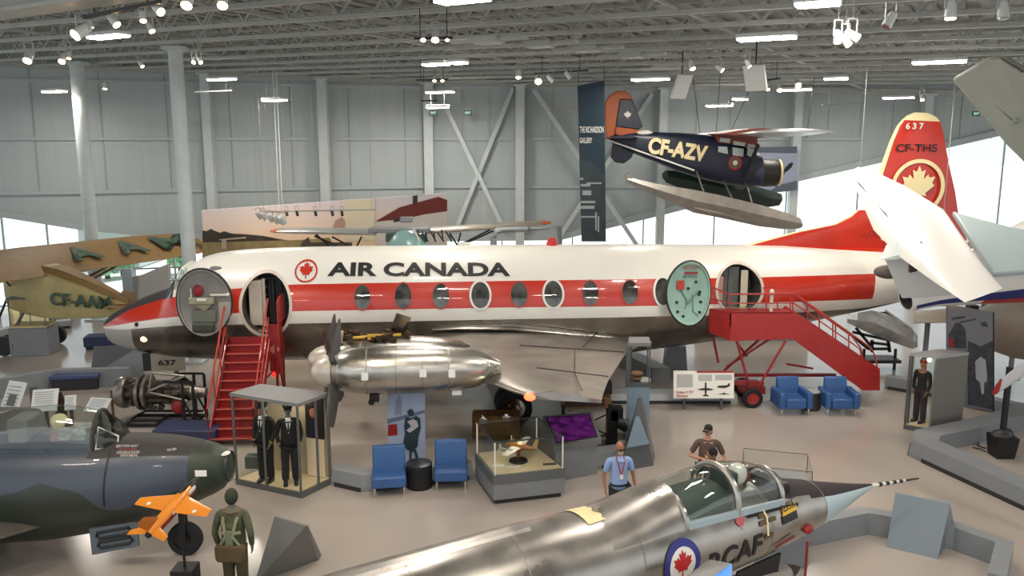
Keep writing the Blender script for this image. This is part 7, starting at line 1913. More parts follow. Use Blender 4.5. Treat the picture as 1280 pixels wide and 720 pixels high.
for px in (178, 186): b.lathe([(ex(px) - .04, rE * .9), (ex(px) - .04, rE * 1.08), (ex(px) + .04, rE * 1.08), (ex(px) + .04, rE * .9)], (0, 0, ez), 'X', 28)
b.out('mount_ring', m_engl, ES)
b = B(); yN = -rE * .8
for a, c in (((188, 466), (231, 470)), ((188, 488), (231, 470)), ((186, 490), (234, 501)), ((190, 466), (186, 490))):
    pa, pc = EF.pix(*a, yN), EF.pix(*c, yN); b.cyl(pa, pc, .03, n=10)
b.out('mount_tubes', mat('silver_mount_tube', 'A9A49A', .3, m=.8), ES)
b = B(); b.lathe([(ex(236), .2), (ex(248), .16), (ex(258), .12)], (0, 0, ez), 'X', 20); b.out('exhaust_duct', m_engl, ES)
b = B(); b.sph((ex(226), -rE * .6, ez - rE * .75), (.17, .1, .2), 8); b.out('red_cover', m_redd, ES)
b = B(); random.seed(5)
for i in range(20): b.box((ex(160 + random.random() * 60), -rE * .7 + random.random() * .1, ez + (random.random() - .6) * rE * 1.4), (.14, .1, .1), Matrix.Rotation(random.random() * 3, 3, 'Y'))
b.out('accessories', m_eng, ES, flat=True)
b = B(); zt3 = .16
for sy in (-.4, .4):
    b.beam((ex(160), sy, .06), (ex(245), sy, .06), .07, .07); b.beam((ex(172), sy, .18), (ex(245), sy, .18), .05, .05); b.beam((ex(160), sy, .06), (ex(172), sy, .18), .05, .05)
    for px in (236, 249): b.beam((ex(px), sy, .0), (ex(px), sy, ez + .35), .06, .06)
    b.beam((ex(236), sy, ez - .1), (ex(249), sy, .15), .04, .04)
    b.beam((ex(212), sy, ez + .38), (ex(249), sy, ez + .38), .05, .05)
for px in (160, 200, 245): b.beam((ex(px), -.4, .06), (ex(px), .4, .06), .06, .06)
b.beam((ex(236), -.4, ez - .05), (ex(236), .4, ez - .05), .06); b.cyl((ex(139), 0, ez), (ex(149), 0, ez), .035); b.out('engine_stand', m_black, ES, flat=True)
b = B(); p = EF.pix(141, 512, 0); b.beam((p.x, 0, 0), (p.x, 0, ez - .05), .05, .05); label_ = b.out('support_post', m_wood, ES, flat=True)

# ================================================================ red stairs at the front door
m_rail = mat('worn_red_rail', 'A8352C', .4, coat=.2)
L0, L1 = U(264, 557), U(318, 559)
foot = (L0 + L1) / 2
FS = thing('boarding_stairs', 'red metal boarding stairs with handrails leading to the open front door', 'stairs', (foot.x, foot.y, 0))
zt4 = 2.18
t0, t1 = U(288, 421, zt4), U(334, 421, zt4)
topc = (t0 + t1) / 2; Wd = 1.0
dirw = (L1 - L0).normalized()
# treads
NS = 11
run0, run1 = (L0 + L1) / 2, V3((topc.x, topc.y, 0))
dr = (run1 - run0); sd = dr.normalized(); lat = V3((sd.y, -sd.x, 0))
for i in range(NS):
    u = (i + .5) / NS; c = run0.lerp(run1, u) + V3((0, 0, zt4 * (i + 1) / (NS + 1)))
    b = B(); b.loft([[c + lat * x * Wd / 2 + sd * y + V3((0, 0, z)) for y, z in ((-.13, -.02), (-.13, .02), (.13, .02), (.13, -.02))] for x in (-1, 1)]); tr_ = b.out('tread', m_redd, FS, world=True, flat=True)
    b = B(); b.beam(c + lat * -Wd / 2 + sd * -.13 + V3((0, 0, .022)), c + lat * Wd / 2 + sd * -.13 + V3((0, 0, .022)), .03, .02); b.out('tread_edge', mat('worn_pink_edge', 'C4685C', .5), tr_, world=True, flat=True)
    b = B(); b.loft([[c + lat * x * Wd / 2 + sd * .12 + V3((0, 0, z)) for z in (0, zt4 / (NS + 1))] + [c + lat * x * Wd / 2 + sd * .13 + V3((0, 0, z)) for z in (zt4 / (NS + 1), 0)] for x in (-1, 1)]); b.out('riser', m_redd, FS, world=True, flat=True)
for x in (-1, 1):
    o = lat * x * (Wd / 2 + .03)
    b = B(); a, c = run0 + o, run1 + o + V3((0, 0, zt4)); b.ext([a + V3((0, 0, 0)), a + sd * .3, c + V3((0, 0, -.25)), c + V3((0, 0, .05)), a + V3((0, 0, .3))], lat * .03 * x); b.out('stringer', m_red, FS, world=True, flat=True)
    b = B(); b.tube([a + sd * -.05 + V3((0, 0, .0)), a + sd * -.05 + V3((0, 0, .95)), c + V3((0, 0, 1.0))], .025, 8); b.tube([a.lerp(c, .25) + V3((0, 0, .3)), a.lerp(c, .5) + V3((0, 0, .48)), c + V3((0, 0, .5))], .018, 8)
    for u in (.3, .62): m_ = a.lerp(c, u); b.cyl(m_, m_ + V3((0, 0, .97)), .018, n=8)
    b.out('handrail', m_rail, FS, world=True)
# platform with cage rails
pz = zt4
pl0, pl1 = run1 - sd * .1, run1 + sd * .75
b = B(); b.loft([[p + lat * x * .75 + V3((0, 0, z)) for x, z in ((-1, -.08), (-1, 0), (1.0, 0), (1.0, -.08))] for p in (pl0, pl1)]); b.out('platform', m_red, FS, world=True, flat=True)
b = B()
b.ext([pl0 + lat * .52 + V3((0, 0, pz - .9)), pl0 + lat * .78 + V3((0, 0, pz - 1.0)), pl0 + lat * .78 + V3((0, 0, pz + .35)), pl0 + lat * .52 + V3((0, 0, pz + .35))], sd * .03)
b.ext([pl0 + lat * .78 + V3((0, 0, pz - 1.0)), pl1 + lat * .78 + V3((0, 0, pz - .3)), pl1 + lat * .78 + V3((0, 0, pz + .35)), pl0 + lat * .78 + V3((0, 0, pz + .35))], lat * .03)
b.out('side_panel', m_redd, FS, world=True, flat=True)
for x in (-.62, .78):
    b = B()
    hs = 1.0 if x > 0 else .85
    A_, C_ = pl0 + lat * x + V3((0, 0, pz)), pl1 + lat * x + V3((0, 0, pz))
    for u in (0, .33, .66, 1): m_ = A_.lerp(C_, u); b.cyl(m_, m_ + V3((0, 0, hs - (.12 if u == 0 else 0))), .02, n=8)
    b.tube([A_ + V3((0, 0, hs - .12)), A_.lerp(C_, .3) + V3((0, 0, hs)), C_ + V3((0, 0, hs))], .022, 8); b.cyl(A_ + V3((0, 0, hs * .5)), C_ + V3((0, 0, hs * .5)), .018, n=8)
    b.out('cage_rail', m_rail, FS, world=True)
b = B()
for x in (-.55, .7):
    for p in (pl0, pl1): b.beam(p + lat * x + V3((0, 0, pz - .06)), p + lat * x, .06, .06)
b.beam(pl0 + lat * -.55 + V3((0, 0, .8)), pl0 + lat * .7 + V3((0, 0, .8)), .05); b.beam(pl0 + lat * .7 + V3((0, 0, pz - .1)), pl1 + lat * .7 + V3((0, 0, .4)), .05); b.beam(pl0 + lat * -.55, pl0 + lat * .7 + V3((0, 0, 1.4)), .04)
b.out('support_frame', m_redd, FS, world=True, flat=True)
b = B(); b.box(pl0 + lat * .62 - sd * .05 + V3((0, 0, 1.2)), (.06, .06, .12)); b.sph(pl0 + lat * .62 - sd * .1 + V3((0, 0, 1.2)), .05, 6); b.out('red_lamp', mat('glowing_red_lamp', 'FF3A30', .3, emit='FF2A20', es=1), FS, world=True)
b = B(); tb = leaf(.17); tb.tf(axes(pl0 + lat * .66 - sd * .01 + V3((0, 0, pz - .35)), lat, (0, 0, 1))); b.bm.free(); tb.out('leaf_badge', mat('faded_pink_badge', 'C07A70', .6), FS, world=True, flat=True)

# ================================================================ red wheeled stairs at the rear door
RY = 22.15
rp = lambda px, py, dy=0.0: D(px, py, RY + dy)
q = rp(940, 505); BSX = thing('wheeled_stairs', 'red wheeled boarding stairs with platform at the open rear door', 'stairs', (q.x, RY, 0))
ZP = rp(940, 391).z
def rb(b, nm, m_, par=BSX, **k): return b.out(nm, m_, par, world=True, **k)
b = B(); b.ext([rp(912, 390), rp(992, 390), rp(992, 424), rp(912, 426)], (0, .06, 0)); rb(b, 'platform_front', m_red, flat=True)
b = B(); a, c = rp(912, 390), rp(912, 426); a2, c2 = V3((a.x - .45, RY + .5, a.z + .0)), V3((c.x - .45, RY + .5, c.z + .12)); b.ext([a, c, c2, a2], (.04, 0, 0)); rb(b, 'platform_side', m_red, flat=True)
b = B(); e = rp(992, 390); b.loft([[V3((a.x, RY, ZP - .02)), V3((e.x, RY, ZP - .02)), V3((e.x, RY + .5, ZP - .02)), V3((a2.x, RY + .5, ZP - .02))], [V3((a.x, RY, ZP + .02)), V3((e.x, RY, ZP + .02)), V3((e.x, RY + .5, ZP + .02)), V3((a2.x, RY + .5, ZP + .02))]]); rb(b, 'platform_deck', m_redd, flat=True)
# flight: near stringer and far stringer, treads
s0p, s1p = rp(992, 390), rp(1099, 487)
zf = .0
for dy, nm in ((0, 'stringer'), (.9, 'stringer')):
    b = B(); P = [rp(992, 388), rp(1100, 461), rp(1100, 488), rp(1078, 488), rp(992, 424)]
    b.ext([p + V3((0, dy, 0)) for p in P], (0, .05, 0)); rb(b, nm, m_red, flat=True)
a, c = rp(995, 396), rp(1097, 480)
for i in range(10):
    p = a.lerp(c, (i + .6) / 10); b = B(); b.box(p + V3((0, .48, 0)), (.27, .85, .04)); rb(b, 'tread', m_redd, flat=True)
def rail(dy, pts, r=.022):
    b = B(); b.tube([rp(*p) + V3((0, dy, 0)) for p in pts], r, 8); return b
b = rail(0, [(991, 366), (1020, 386), (1055, 411), (1082, 430), (1090, 437), (1094, 446), (1097, 462)])
b.tube([rp(991, 378), rp(1040, 412), rp(1068, 431), rp(1075, 437), rp(1078, 452)], .018, 8)
for px, t_, bt in ((991, 366, 390), (1024, 389, 419), (1041, 401, 428), (1061, 415, 442)): b.cyl(rp(px, t_), rp(px, bt), .02, n=8)
rb(b, 'handrail', m_rail)
b = rail(.95, [(991, 366), (1020, 386), (1055, 411), (1082, 430), (1094, 446), (1097, 462)])
for px, t_, bt in ((1024, 389, 410), (1061, 415, 440)): b.cyl(rp(px, t_) + V3((0, .95, 0)), rp(px, bt) + V3((0, .95, 0)), .02, n=8)
rb(b, 'handrail', m_rail)
b = B(); b.tube([a2 + V3((0, 0, .62)), rp(912, 368) + V3((0, 0, 0)), rp(991, 367)], .022, 8); b.tube([a2 + V3((0, 0, .3)), rp(912, 379), rp(991, 379)], .016, 8)
for px in (912, 958, 972, 988): b.cyl(rp(px, 367), rp(px, 391), .02, n=8)
b.cyl(a2, a2 + V3((0, 0, .62)), .02, n=8)
b.tube([rp(958, 367) + V3((0, .0, 0)), rp(958, 362) + V3((0, .3, 0)), rp(975, 362) + V3((0, .6, 0))], .018, 8); rb(b, 'platform_rail', m_rail)
b = B(); p = rp(966, 372); b.cyl(p + V3((0, .1, -.4)), p + V3((0, .1, .05)), .05, n=10); b.sph(p + V3((0, .1, .12)), (.07, .07, .1), 8); rb(b, 'stair_lamp', mat('pale_lamp_post', 'D8C8B8', .4))
# trestle with crossing red struts
b = B()
for (x0, y0, x1, y1, dy0, dy1) in ((900, 424, 908, 464, .9, .9), (921, 426, 937, 484, 0, 0), (982, 426, 948, 484, 0, 0), (980, 430, 918, 470, .9, .9), (960, 426, 915, 475, .5, .9), (921, 428, 945, 455, 0, .9)):
    b.cyl(rp(x0, y0) + V3((0, dy0, 0)), rp(x1, y1) + V3((0, dy1, 0)), .035, n=8)
b.beam(rp(918, 480) + V3((0, .1, 0)), rp(956, 480) + V3((0, .1, 0)), .1, .08); b.beam(rp(918, 480) + V3((0, .9, 0)), rp(1060, 480) + V3((0, .9, 0)), .1, .08)
b.cyl(rp(992, 462) + V3((0, .6, 0)), rp(1026, 468) + V3((0, .6, 0)), .03, n=8)
rb(b, 'trestle_frame', m_redd)
b = B(); b.box(rp(940, 490) + V3((.1, .5, 0)), (.6, .8, .18)); rb(b, 'axle_box', m_redd, flat=True)
for px, dy in ((940, -.05), (940, 1.0), (1062, 1.0)):
    r_ = .27 if px == 940 else .2; t, h = B(), B(); p = rp(px, 497) + V3((0, dy, 0)); p.z = r_
    wheel(t, h, p, r_, .15); t = t.out('wheel', m_rubber, BSX, world=True); h.out('wheel_hub', m_red, t, world=True)

# ================================================================ information panel for the airliner
IP = thing('information_sign', 'large white panel with aeroplane silhouettes and red title before the rear of the airliner', 'information panel', U(880, 500, 0))
IY = 22.0; ip = lambda px, py, o=0.0: PLN(px, py, V3((0, D(880, 505, 21.7).y, 0)) - V3((0, o, 0)), V3((0, -1, .35)).normalized())
def iq(l, t_, r_, bt, o, nm, m_): b = B(); b.ext([ip(l, bt, o), ip(r_, bt, o), ip(r_, t_, o), ip(l, t_, o)], (0, .01, 0)); return b.out(nm, m_, IP, world=True, flat=True)
b = B(); b.ext([ip(842, 498), ip(917.5, 498), ip(917.5, 465), ip(871, 464), ip(842, 463.5)], (0, .03, 0)); b.out('panel_sheet', mat('warm_white_sheet', 'DEDCD4', .5), IP, world=True, flat=True)
iq(871, 463.5, 917, 466, .01, 'red_title_bar', m_redd)
iq(846, 468, 866, 484, .01, 'text_block', mat('pale_print_grey', 'A8A8A6', .6)); iq(873, 468.5, 890, 476, .01, 'text_block', mat('pale_print_grey', 'A8A8A6', .6)); iq(894, 468.5, 915, 475, .01, 'text_block', mat('pale_print_grey', 'A8A8A6', .6))
for st_, l, t_, r_, bt in (('Vickers V.757', 845, 488.5, 867, 492), ('Viscount', 845, 493, 860, 496.5)):
    a, c = ip(l, bt, .012), ip(r_, bt, .012); h_ = (ip(l, t_, .012) - a); tb = text(st_, off=.02); tb.fit((c - a).length, h_.length); tb.tf(axes(a, c - a, h_)); tb.out('title_lettering', m_red, IP, world=True, flat=True)
def sil(pts, nm): b = B(); b.ext([ip(x, y, .013) for x, y in pts], (0, .004, 0)); b.out(nm, m_black, IP, world=True, flat=True)
sil([(881.2, 478), (883, 478), (883.4, 485), (891, 486.2), (891, 487.4), (883.4, 488), (883, 493), (886, 494.4), (886, 495.2), (878.4, 495.2), (878.4, 494.4), (881.3, 493), (880.9, 488), (873, 487.4), (873, 486.2), (880.9, 485)], 'plan_silhouette')
sil([(896, 483.5), (899, 482), (909, 481.6), (911, 479), (912.5, 479), (912, 483), (906, 485), (898, 484.6)], 'side_silhouette')
sil([(897, 492.4), (904, 491.6), (904.6, 490.4), (905.6, 490.4), (906, 491.6), (913, 492.4), (906, 493), (904, 493)], 'front_silhouette')
b = B(); p = ip(880, 499); b.beam(V3((p.x - .5, p.y + .15, 0)), V3((p.x - .5, p.y + .1, .5)), .06); b.beam(V3((p.x + .5, p.y + .15, 0)), V3((p.x + .5, p.y + .1, .5)), .06); b.out('panel_legs', m_case, IP, world=True, flat=True)

# ================================================================ woman poster on stand
PW = thing('poster_stand', 'pale blue standing poster of a figure with a propeller aeroplane behind the drum table', 'poster', U(508, 590, 0))
py_ = U(508, 592, 0).y + .25; pp = lambda px, py, o=0.0: D(px, py, py_ - o)
b = B(); b.ext([pp(484, 600), pp(532, 600), pp(531, 488), pp(484, 491)], (0, .05, 0)); b.out('poster_board', mat('pale_blue_print', '9AA8C4', .6), PW, world=True, flat=True)
def ps(pts, nm, m_, o=.01): b = B(); b.ext([pp(x, y, o) for x, y in pts], (0, .006, 0)); b.out(nm, m_, PW, world=True, flat=True)
ps([(485, 531), (496, 530), (497, 544), (485, 545)], 'red_print_block', m_redd)
ps([(493, 520), (495, 500), (499, 493), (502, 500), (502, 518)], 'printed_tail', mat('grey_blue_print', '7C8AA4', .6))
ps([(484, 524), (510, 518), (531, 512), (531, 516), (512, 522), (484, 530)], 'printed_wing', mat('slate_blue_print', '62708A', .6))
m_pf = mat('dark_teal_print', '1F3640', .6)
ps([(509, 514), (512, 511.5), (516, 512), (517.5, 516), (516.5, 520), (511, 520), (509.5, 517)], 'printed_head', m_pf, .018)
ps([(507, 521), (514, 523), (520, 520), (525, 523), (526, 535), (523, 546), (522, 558), (516, 565), (508, 562), (504, 554), (506, 542), (505, 532)], 'printed_dress', m_pf, .018)
ps([(509, 527), (516, 524), (521, 526), (523, 533), (518, 537), (512, 541), (508, 538), (514, 533)], 'printed_arms', mat('pale_print_skin', 'B9B4BC', .6), .025)
ps([(512, 564), (515, 564), (514, 575), (517, 579), (511, 580)], 'printed_leg', m_pf, .018); ps([(517, 563), (520, 562), (524, 575), (527, 579), (521, 579)], 'printed_leg', m_pf, .018)

# ================================================================ tall glass case with plinth, right of wing
a = [U(785, 428.5, 2.45), U(814, 428.5, 2.45), U(811, 421, 2.45), U(787, 421, 2.45)]
TC = thing('display_case', 'tall narrow glass case with a white shoe and wooden model beside the wing', 'display case', U(800, 545, 0))
yb = a[0].y
q0 = [V3((p.x, p.y, 0)) for p in a]; ci = sum(q0, V3()) / 4
q0 = [ci + V3(((p.x - ci.x), (p.y - ci.y), 0)) for p in q0]
zb_ = D(800, 484, yb).z
b = B(); b.prism(q0, 2.36, 2.45); b.out('case_roof', m_roof, TC, world=True, flat=True)
b = B(); b.prism(q0, 0.0, zb_ - .0); b.out('plinth', mat('slate_blue_plinth', '7A90A0', .5), TC, world=True, flat=True)
b = B(); b.prism(inset(q0, -.01), zb_, zb_ + .1); b.out('case_tray', m_case, TC, world=True, flat=True)
for i, p in enumerate(inset(q0, .03)):
    b = B(); b.beam(p + V3((0, 0, zb_)), p + V3((0, 0, 2.36)), .1 if i in (0, 3) else .03, .04); b.out('case_post', m_case, TC, world=True, flat=True)
b = B(); ii = inset(q0, .03); b.poly([ii[0] + V3((0, 0, zb_)), ii[1] + V3((0, 0, zb_)), ii[1] + V3((0, 0, 2.36)), ii[0] + V3((0, 0, 2.36))]); b.out('glass_pane', m_glass, TC, world=True, flat=True)
b = B(); p = D(796, 467, yb + .2); b.sph(p, (.16, .12, .07), 8); b.sph(p + V3((.03, 0, -.12)), (.16, .1, .06), 8); b.box(p + V3((0, 0, -.25)), (.04, .04, .3)); label(b.out('carved_model', m_wood), 'brown wooden model inside the tall narrow case', 'model')
b = B(); p = D(805, 475, yb + .15); b.loft([[p + V3((x, y, z)) for y, z in ((-.04, -w_), (.04, -w_), (.03, w_), (-.03, w_))] for x, z, w_ in ((-.1, .12, .02), (-.02, .04, .06), (.1, -.08, .05), (.16, -.12, .03))]); b.tf(Matrix.Identity(4)); label(b.out('white_shoe', m_white, bev=.01), 'white shoe inside the tall narrow case, right of the wooden model', 'shoe')
# slanted rails in front of it
A, Bq = U(760, 600), U(800, 574); 
b = B(); b.frustum([U(772, 590), U(817, 582), U(817, 560), U(786, 560)], [U(797, 498, 1.55), U(801, 497, 1.55), U(802, 494, 1.55), U(798, 494, 1.55)])
t = thing('reader_lectern', 'dark grey leaning wedge in front of the tall narrow case', 'lectern', U(800, 575, 0)); b.out('lectern_body', m_case, t, world=True, flat=True)
b = B(); b.frustum([U(783, 560, .55), U(811, 555, .55), U(811, 553, .55), U(785, 558, .55)], [U(794, 522, 1.2), U(799, 521, 1.2), U(799, 520, 1.2), U(795, 521, 1.2)]); b.out('slanted_sheet', mat('slate_sheet', '7C93A2', .45), t, world=True, flat=True)

# ================================================================ work bench and crates under the wing
WBq = U(735, 560, 0); WB = thing('work_trestle', 'rusty black and wooden work trestle under the wing tip', 'trestle', WBq)
wy = WBq.y; wq = lambda px, py, dy=0.0: D(px, py, wy + dy)
b = B(); b.ext([wq(702, 497), wq(764, 496), wq(764, 510), wq(702, 512)], (0, .8, 0)); b.out('bench_frame', m_wood, WB, world=True, flat=True)
b = B(); b.ext([wq(706, 500, -.03), wq(756, 499, -.03), wq(756, 508, -.03), wq(706, 509, -.03)], (0, .02, 0)); b.out('dark_panel', mat('dark_rust_panel', '3A2A22', .7), WB, world=True, flat=True)
for px in (704, 762):
    for dy in (0, .75): p = wq(px, 505, dy); b = B(); b.beam((p.x, p.y, 0), (p.x, p.y, p.z), .08, .08); b.out('leg', m_black, WB, world=True, flat=True)
b = B(); a, c = wq(704, 516), wq(762, 514); b.beam(V3((a.x, wy, .3)), V3((c.x, wy, a.z)), .03); b.beam(V3((a.x, wy, a.z)), V3((c.x, wy, .3)), .03); b.beam(V3((a.x, wy, .3)), V3((c.x, wy, .3)), .03); b.out('cross_brace', m_black, WB, world=True, flat=True)
b = B(); b.ext([wq(754, 493, -.05), wq(765, 493, -.05), wq(765, 478, -.05), wq(760, 470, -.05), wq(757, 480, -.05)], (0, .15, 0)); b.box(wq(714, 490, .3), (.25, .3, .35)); b.out('clamp', m_black, WB, world=True, flat=True)
q = U(764, 556, 0); CP = thing('pedestal_camera', 'black bulky apparatus on a post between trestle and slanted wedge', 'equipment', q)
b = B(); b.box((q.x, q.y, .45), (.25, .3, .9)); b.box((q.x + .1, q.y, .8), (.3, .3, .3)); b.cyl((q.x + .1, q.y - .1, .62), (q.x + .35, q.y - .1, .5), .13, .16); b.out('housing', m_black, CP, world=True)
q = U(638, 545, 0)
b = B(); b.box((q.x - .35, q.y, .3), (1.15, .5, .6)); 
for i in range(5): b.box((q.x - .35, q.y, .1 + i * .12), (1.18, .53, .02))
label(b.out('wooden_crate', mat('ochre_crate_wood', '6E4C20', .7, var=.3, vs=9), flat=True), 'ochre brown wooden crate before the main wheel', 'crate')

# silver cockpit/float section on its dolly
SD = thing('silver_nose_section', 'dented silver aircraft section with open top on a black dolly, beyond the red stairs', 'aircraft section', D(1095, 430, 26))
sy_ = 26.0; sq = lambda px, py, dy=0.0: D(px, py, sy_ + dy)
b = B(); b.loft([[sq(x, t_, -h_ * .7), sq(x, t_, h_ * .7), sq(x + 0, m2, h_), sq(x, bt, h_ * .2), sq(x, bt, -h_ * .2), sq(x, m2, -h_)] for x, t_, m2, bt, h_ in ((1059, 396, 399, 403, .1), (1072, 391, 400, 410, .4), (1090, 388, 402, 418, .5), (1108, 392, 410, 425, .5), (1125, 401, 418, 431, .48), (1140, 411, 425, 436, .4), (1147, 420, 429, 434, .25))]); b.out('float_hull', mat('dented_silver', 'D4D6D4', .4, m=.4, var=.12, vs=4, bump=.12, bs=7), SD, world=True)
b = B(); P = [sq(1094, 392, -.3), sq(1107, 391, -.3), sq(1137, 411, -.3), sq(1124, 412, -.3)]
for i in range(4):
    u0, u1 = i / 4 + .02, (i + 1) / 4 - .05; L_ = lambda u: P[0].lerp(P[3], u); R_ = lambda u: P[1].lerp(P[2], u)
    b.ext([L_(u0), R_(u0), R_(u1), L_(u1)], V3((0, -.03, .06)))
b.out('open_bay', m_black, SD, world=True, flat=True)
b = B(); b.beam(sq(1094, 390, -.4), sq(1125, 412, -.4), .05); b.beam(sq(1107, 388, -.4), sq(1140, 411, -.4), .05); b.out('bay_rail', m_alu, SD, world=True)
b = B()
for a_, c_ in (((1063, 418), (1085, 436)), ((1070, 410), (1088, 432)), ((1085, 436), (1113, 436)), ((1088, 428), (1112, 431)), ((1066, 415), (1110, 425)), ((1090, 425), (1090, 440)), ((1110, 425), (1112, 440))): b.beam(sq(*a_), sq(*c_), .08)
p = sq(1100, 436)
b.box((p.x, p.y, p.z / 2), (1.1, .7, .1)); 
for s in (-.5, .5): b.beam((p.x + s, p.y, 0), (p.x + s, p.y, p.z), .07)
b.out('dolly', m_black, SD, world=True, flat=True)

# ================================================================ right side: glass case, poster, props
cz = 1.98
rc = [U(1137, 441.5, cz), U(1171, 446, cz), U(1211, 440.5, cz), U(1176, 436, cz)]
rc = [V3((p.x, p.y, 0)) for p in rc]
RC = thing('display_case', 'tall glass case with solid grey side holding a black-clad mannequin at right', 'display case', sum(rc, V3()) / 4)
b = B(); b.prism(rc, 0, .12); b.out('case_base', m_case, RC, world=True, flat=True)
b = B(); b.prism(inset(rc, .05), .12, .14); b.out('case_floor', mat('cream_case_floor', 'E2CDA8', .6), RC, world=True, flat=True)
b = B(); b.prism(inset(rc, -.01), cz - .06, cz); b.out('case_roof', m_graytop, RC, world=True, flat=True)
b = B(); a, c = rc[1], rc[2]; n = V3((c.y - a.y, -(c.x - a.x), 0)).normalized(); b.ext([a + V3((0, 0, .12)), c + V3((0, 0, .12)), c + V3((0, 0, cz - .06)), a + V3((0, 0, cz - .06))], -n * .05 if n.y < 0 else n * .05); b.out('side_panel', mat('grey_beige_panel', '75726C', .5), RC, world=True, flat=True)
for p in (inset(rc, .03)[0], rc[0].lerp(rc[3], .12), inset(rc, .03)[3]):
    b = B(); b.beam(p + V3((0, 0, .12)), p + V3((0, 0, cz - .06)), .04); b.out('case_post', m_case, RC, world=True, flat=True)
b = B(); ii = inset(rc, .03); b.poly([ii[0] + V3((0, 0, .12)), ii[1] + V3((0, 0, .12)), ii[1] + V3((0, 0, cz - .06)), ii[0] + V3((0, 0, cz - .06))]); b.poly([ii[0] + V3((0, 0, .12)), ii[3] + V3((0, 0, .12)), ii[3] + V3((0, 0, cz - .06)), ii[0] + V3((0, 0, cz - .06))]); b.out('glass_pane', m_glass, RC, world=True, flat=True)
b = B(); p = ii[3].lerp(ii[2], .05); p2 = ii[3].lerp(ii[2], .85); b.ext([p + V3((0, 0, .7)), p2 + V3((0, 0, .7)), p2 + V3((0, 0, cz - .1)), p + V3((0, 0, cz - .1))], (0, .02, 0)); b.out('back_panel', mat('pale_case_back', 'B8B8B4', .5), RC, world=True, flat=True)
m4 = rc[0].lerp(rc[1], .93) + V3((0, .5, 0))
M_ = thing('uniform_mannequin', 'black coated mannequin with red cap inside the tall grey-sided case at right', 'mannequin', (m4.x, m4.y, .14), -60)
Rm, k = figure(M_, {-1: ((-.24, 0, 1.12), (-.2, -.06, .9)), 1: ((.24, 0, 1.12), (.2, -.06, .9))}, LEG, m_skint, m_unif, mat('dark_skirt', '2A1A20', .8), m_black, 1.62, sleeve=1, girth=.9, long_coat=True, top_name='coat')
b = B(); b.lathe([(.02, .085), (.09, .085), (.1, .01)], (0, 0, 0), 'Z', 20); b.tf(Rm); b.out('cap', mat('dark_red_cap', '7A2A2A', .7), M_)
b = B(); b.sph(rc[0].lerp(rc[1], .85) + V3((-.02, .1, cz - .12)), .05, 6); b.out('case_lamp', m_bulb, RC, world=True)
# tall grey poster behind
TY = 21.2; tq = lambda px, py, o=0.0: D(px, py, TY - o - (px - 1185) * .004)
TP = thing('tall_poster', 'tall grey standing poster with old photographs behind the right glass case', 'poster', V3((tq(1215, 500).x, tq(1215, 500).y, 0)))
b = B(); b.ext([tq(1185, 505), tq(1241, 515), tq(1241, 391), tq(1185, 380)], (0, .1, 0)); b.out('poster_board', mat('mid_grey_print', '77767C', .6), TP, world=True, flat=True)
def tps(pts, nm, m_, o=.01): b = B(); b.ext([tq(x, y, o) for x, y in pts], (0, .006, 0)); b.out(nm, m_, TP, world=True, flat=True)
m_pd = mat('dark_photo_print2', '3A3A40', .6, var=.35, vs=6); m_plt = mat('pale_photo_print', 'A6A6AC', .6)
tps([(1186, 418), (1191, 410), (1195, 403), (1200, 404), (1207, 412), (1208, 436), (1186, 434)], 'printed_group', m_pd)
tps([(1186, 424), (1192, 422), (1192, 434), (1186, 434)], 'printed_red_patch', m_redd, .018)
tps([(1210, 426), (1226, 433), (1241, 426), (1241, 512), (1210, 506)], 'printed_hangar', m_pd)
tps([(1219, 452), (1226, 446), (1232, 450), (1234, 470), (1233, 478), (1230, 478), (1230, 492), (1227, 493), (1225, 478), (1220, 474)], 'printed_white_figure', m_plt, .018)
tps([(1190, 397), (1207, 395), (1207, 397), (1190, 400)], 'printed_lines', m_pd); tps([(1200, 402), (1220, 398), (1220, 400), (1200, 404)], 'printed_lines', m_pd)
tps([(1225, 404), (1232, 402), (1236, 409), (1228, 408)], 'printed_aeroplane', m_pd)
b = B(); b.ext([tq(1241, 517), tq(1243, 517), tq(1243, 391), tq(1241, 391)], (0, .12, 0)); b.out('poster_edge', m_black, TP, world=True, flat=True)
b = B(); b.sph(tq(1194, 377), .06, 6); b.out('poster_lamp', m_bulb, TP, world=True)
# propeller blade with red tip, black post and bucket
q = U(1251, 570, 0)
BK = thing('black_weight_bin', 'black square bin with crumpled lining on the pale floor at the right edge', 'bin', q)
b = B(); b.frustum([q + V3((x * .2, y * .2, 0)) for x, y in ((-1, -1), (1, -1), (1, 1), (-1, 1))], [q + V3((x * .25, y * .25, .5)) for x, y in ((-1, -1), (1, -1), (1, 1), (-1, 1))]); b.out('bin_body', m_black, BK, world=True, flat=True)
b = B(); b.sph(q + V3((-.1, -.1, .55)), (.22, .2, .12), 6); b.sph(q + V3((.14, .1, .52)), (.16, .16, .12), 6); b.out('bin_lining', mat('charcoal_plastic', '26262A', .5), BK, world=True)
b = B(); p = q + V3((0.02, .05, 0)); zt5 = D(1251, 459, p.y).z; b.beam(V3((p.x, p.y, .4)), V3((p.x, p.y, zt5)), .1, .1); b.cyl(V3((p.x - .2, p.y, zt5 - .3)), V3((p.x + .25, p.y, zt5 - .3)), .02, n=8)
label(b.out('black_post', m_black, flat=True), 'black square post rising from the black bin at the right edge', 'post')
b = B(); P0, P1_ = D(1243, 487, 15.2), D(1330, 425, 14.4); d = P1_ - P0; u_ = V3((0, -.3, 1)).normalized()
PB = thing('propeller_blade', 'white propeller blade with red tip poking in from the right edge', 'propeller', P0)
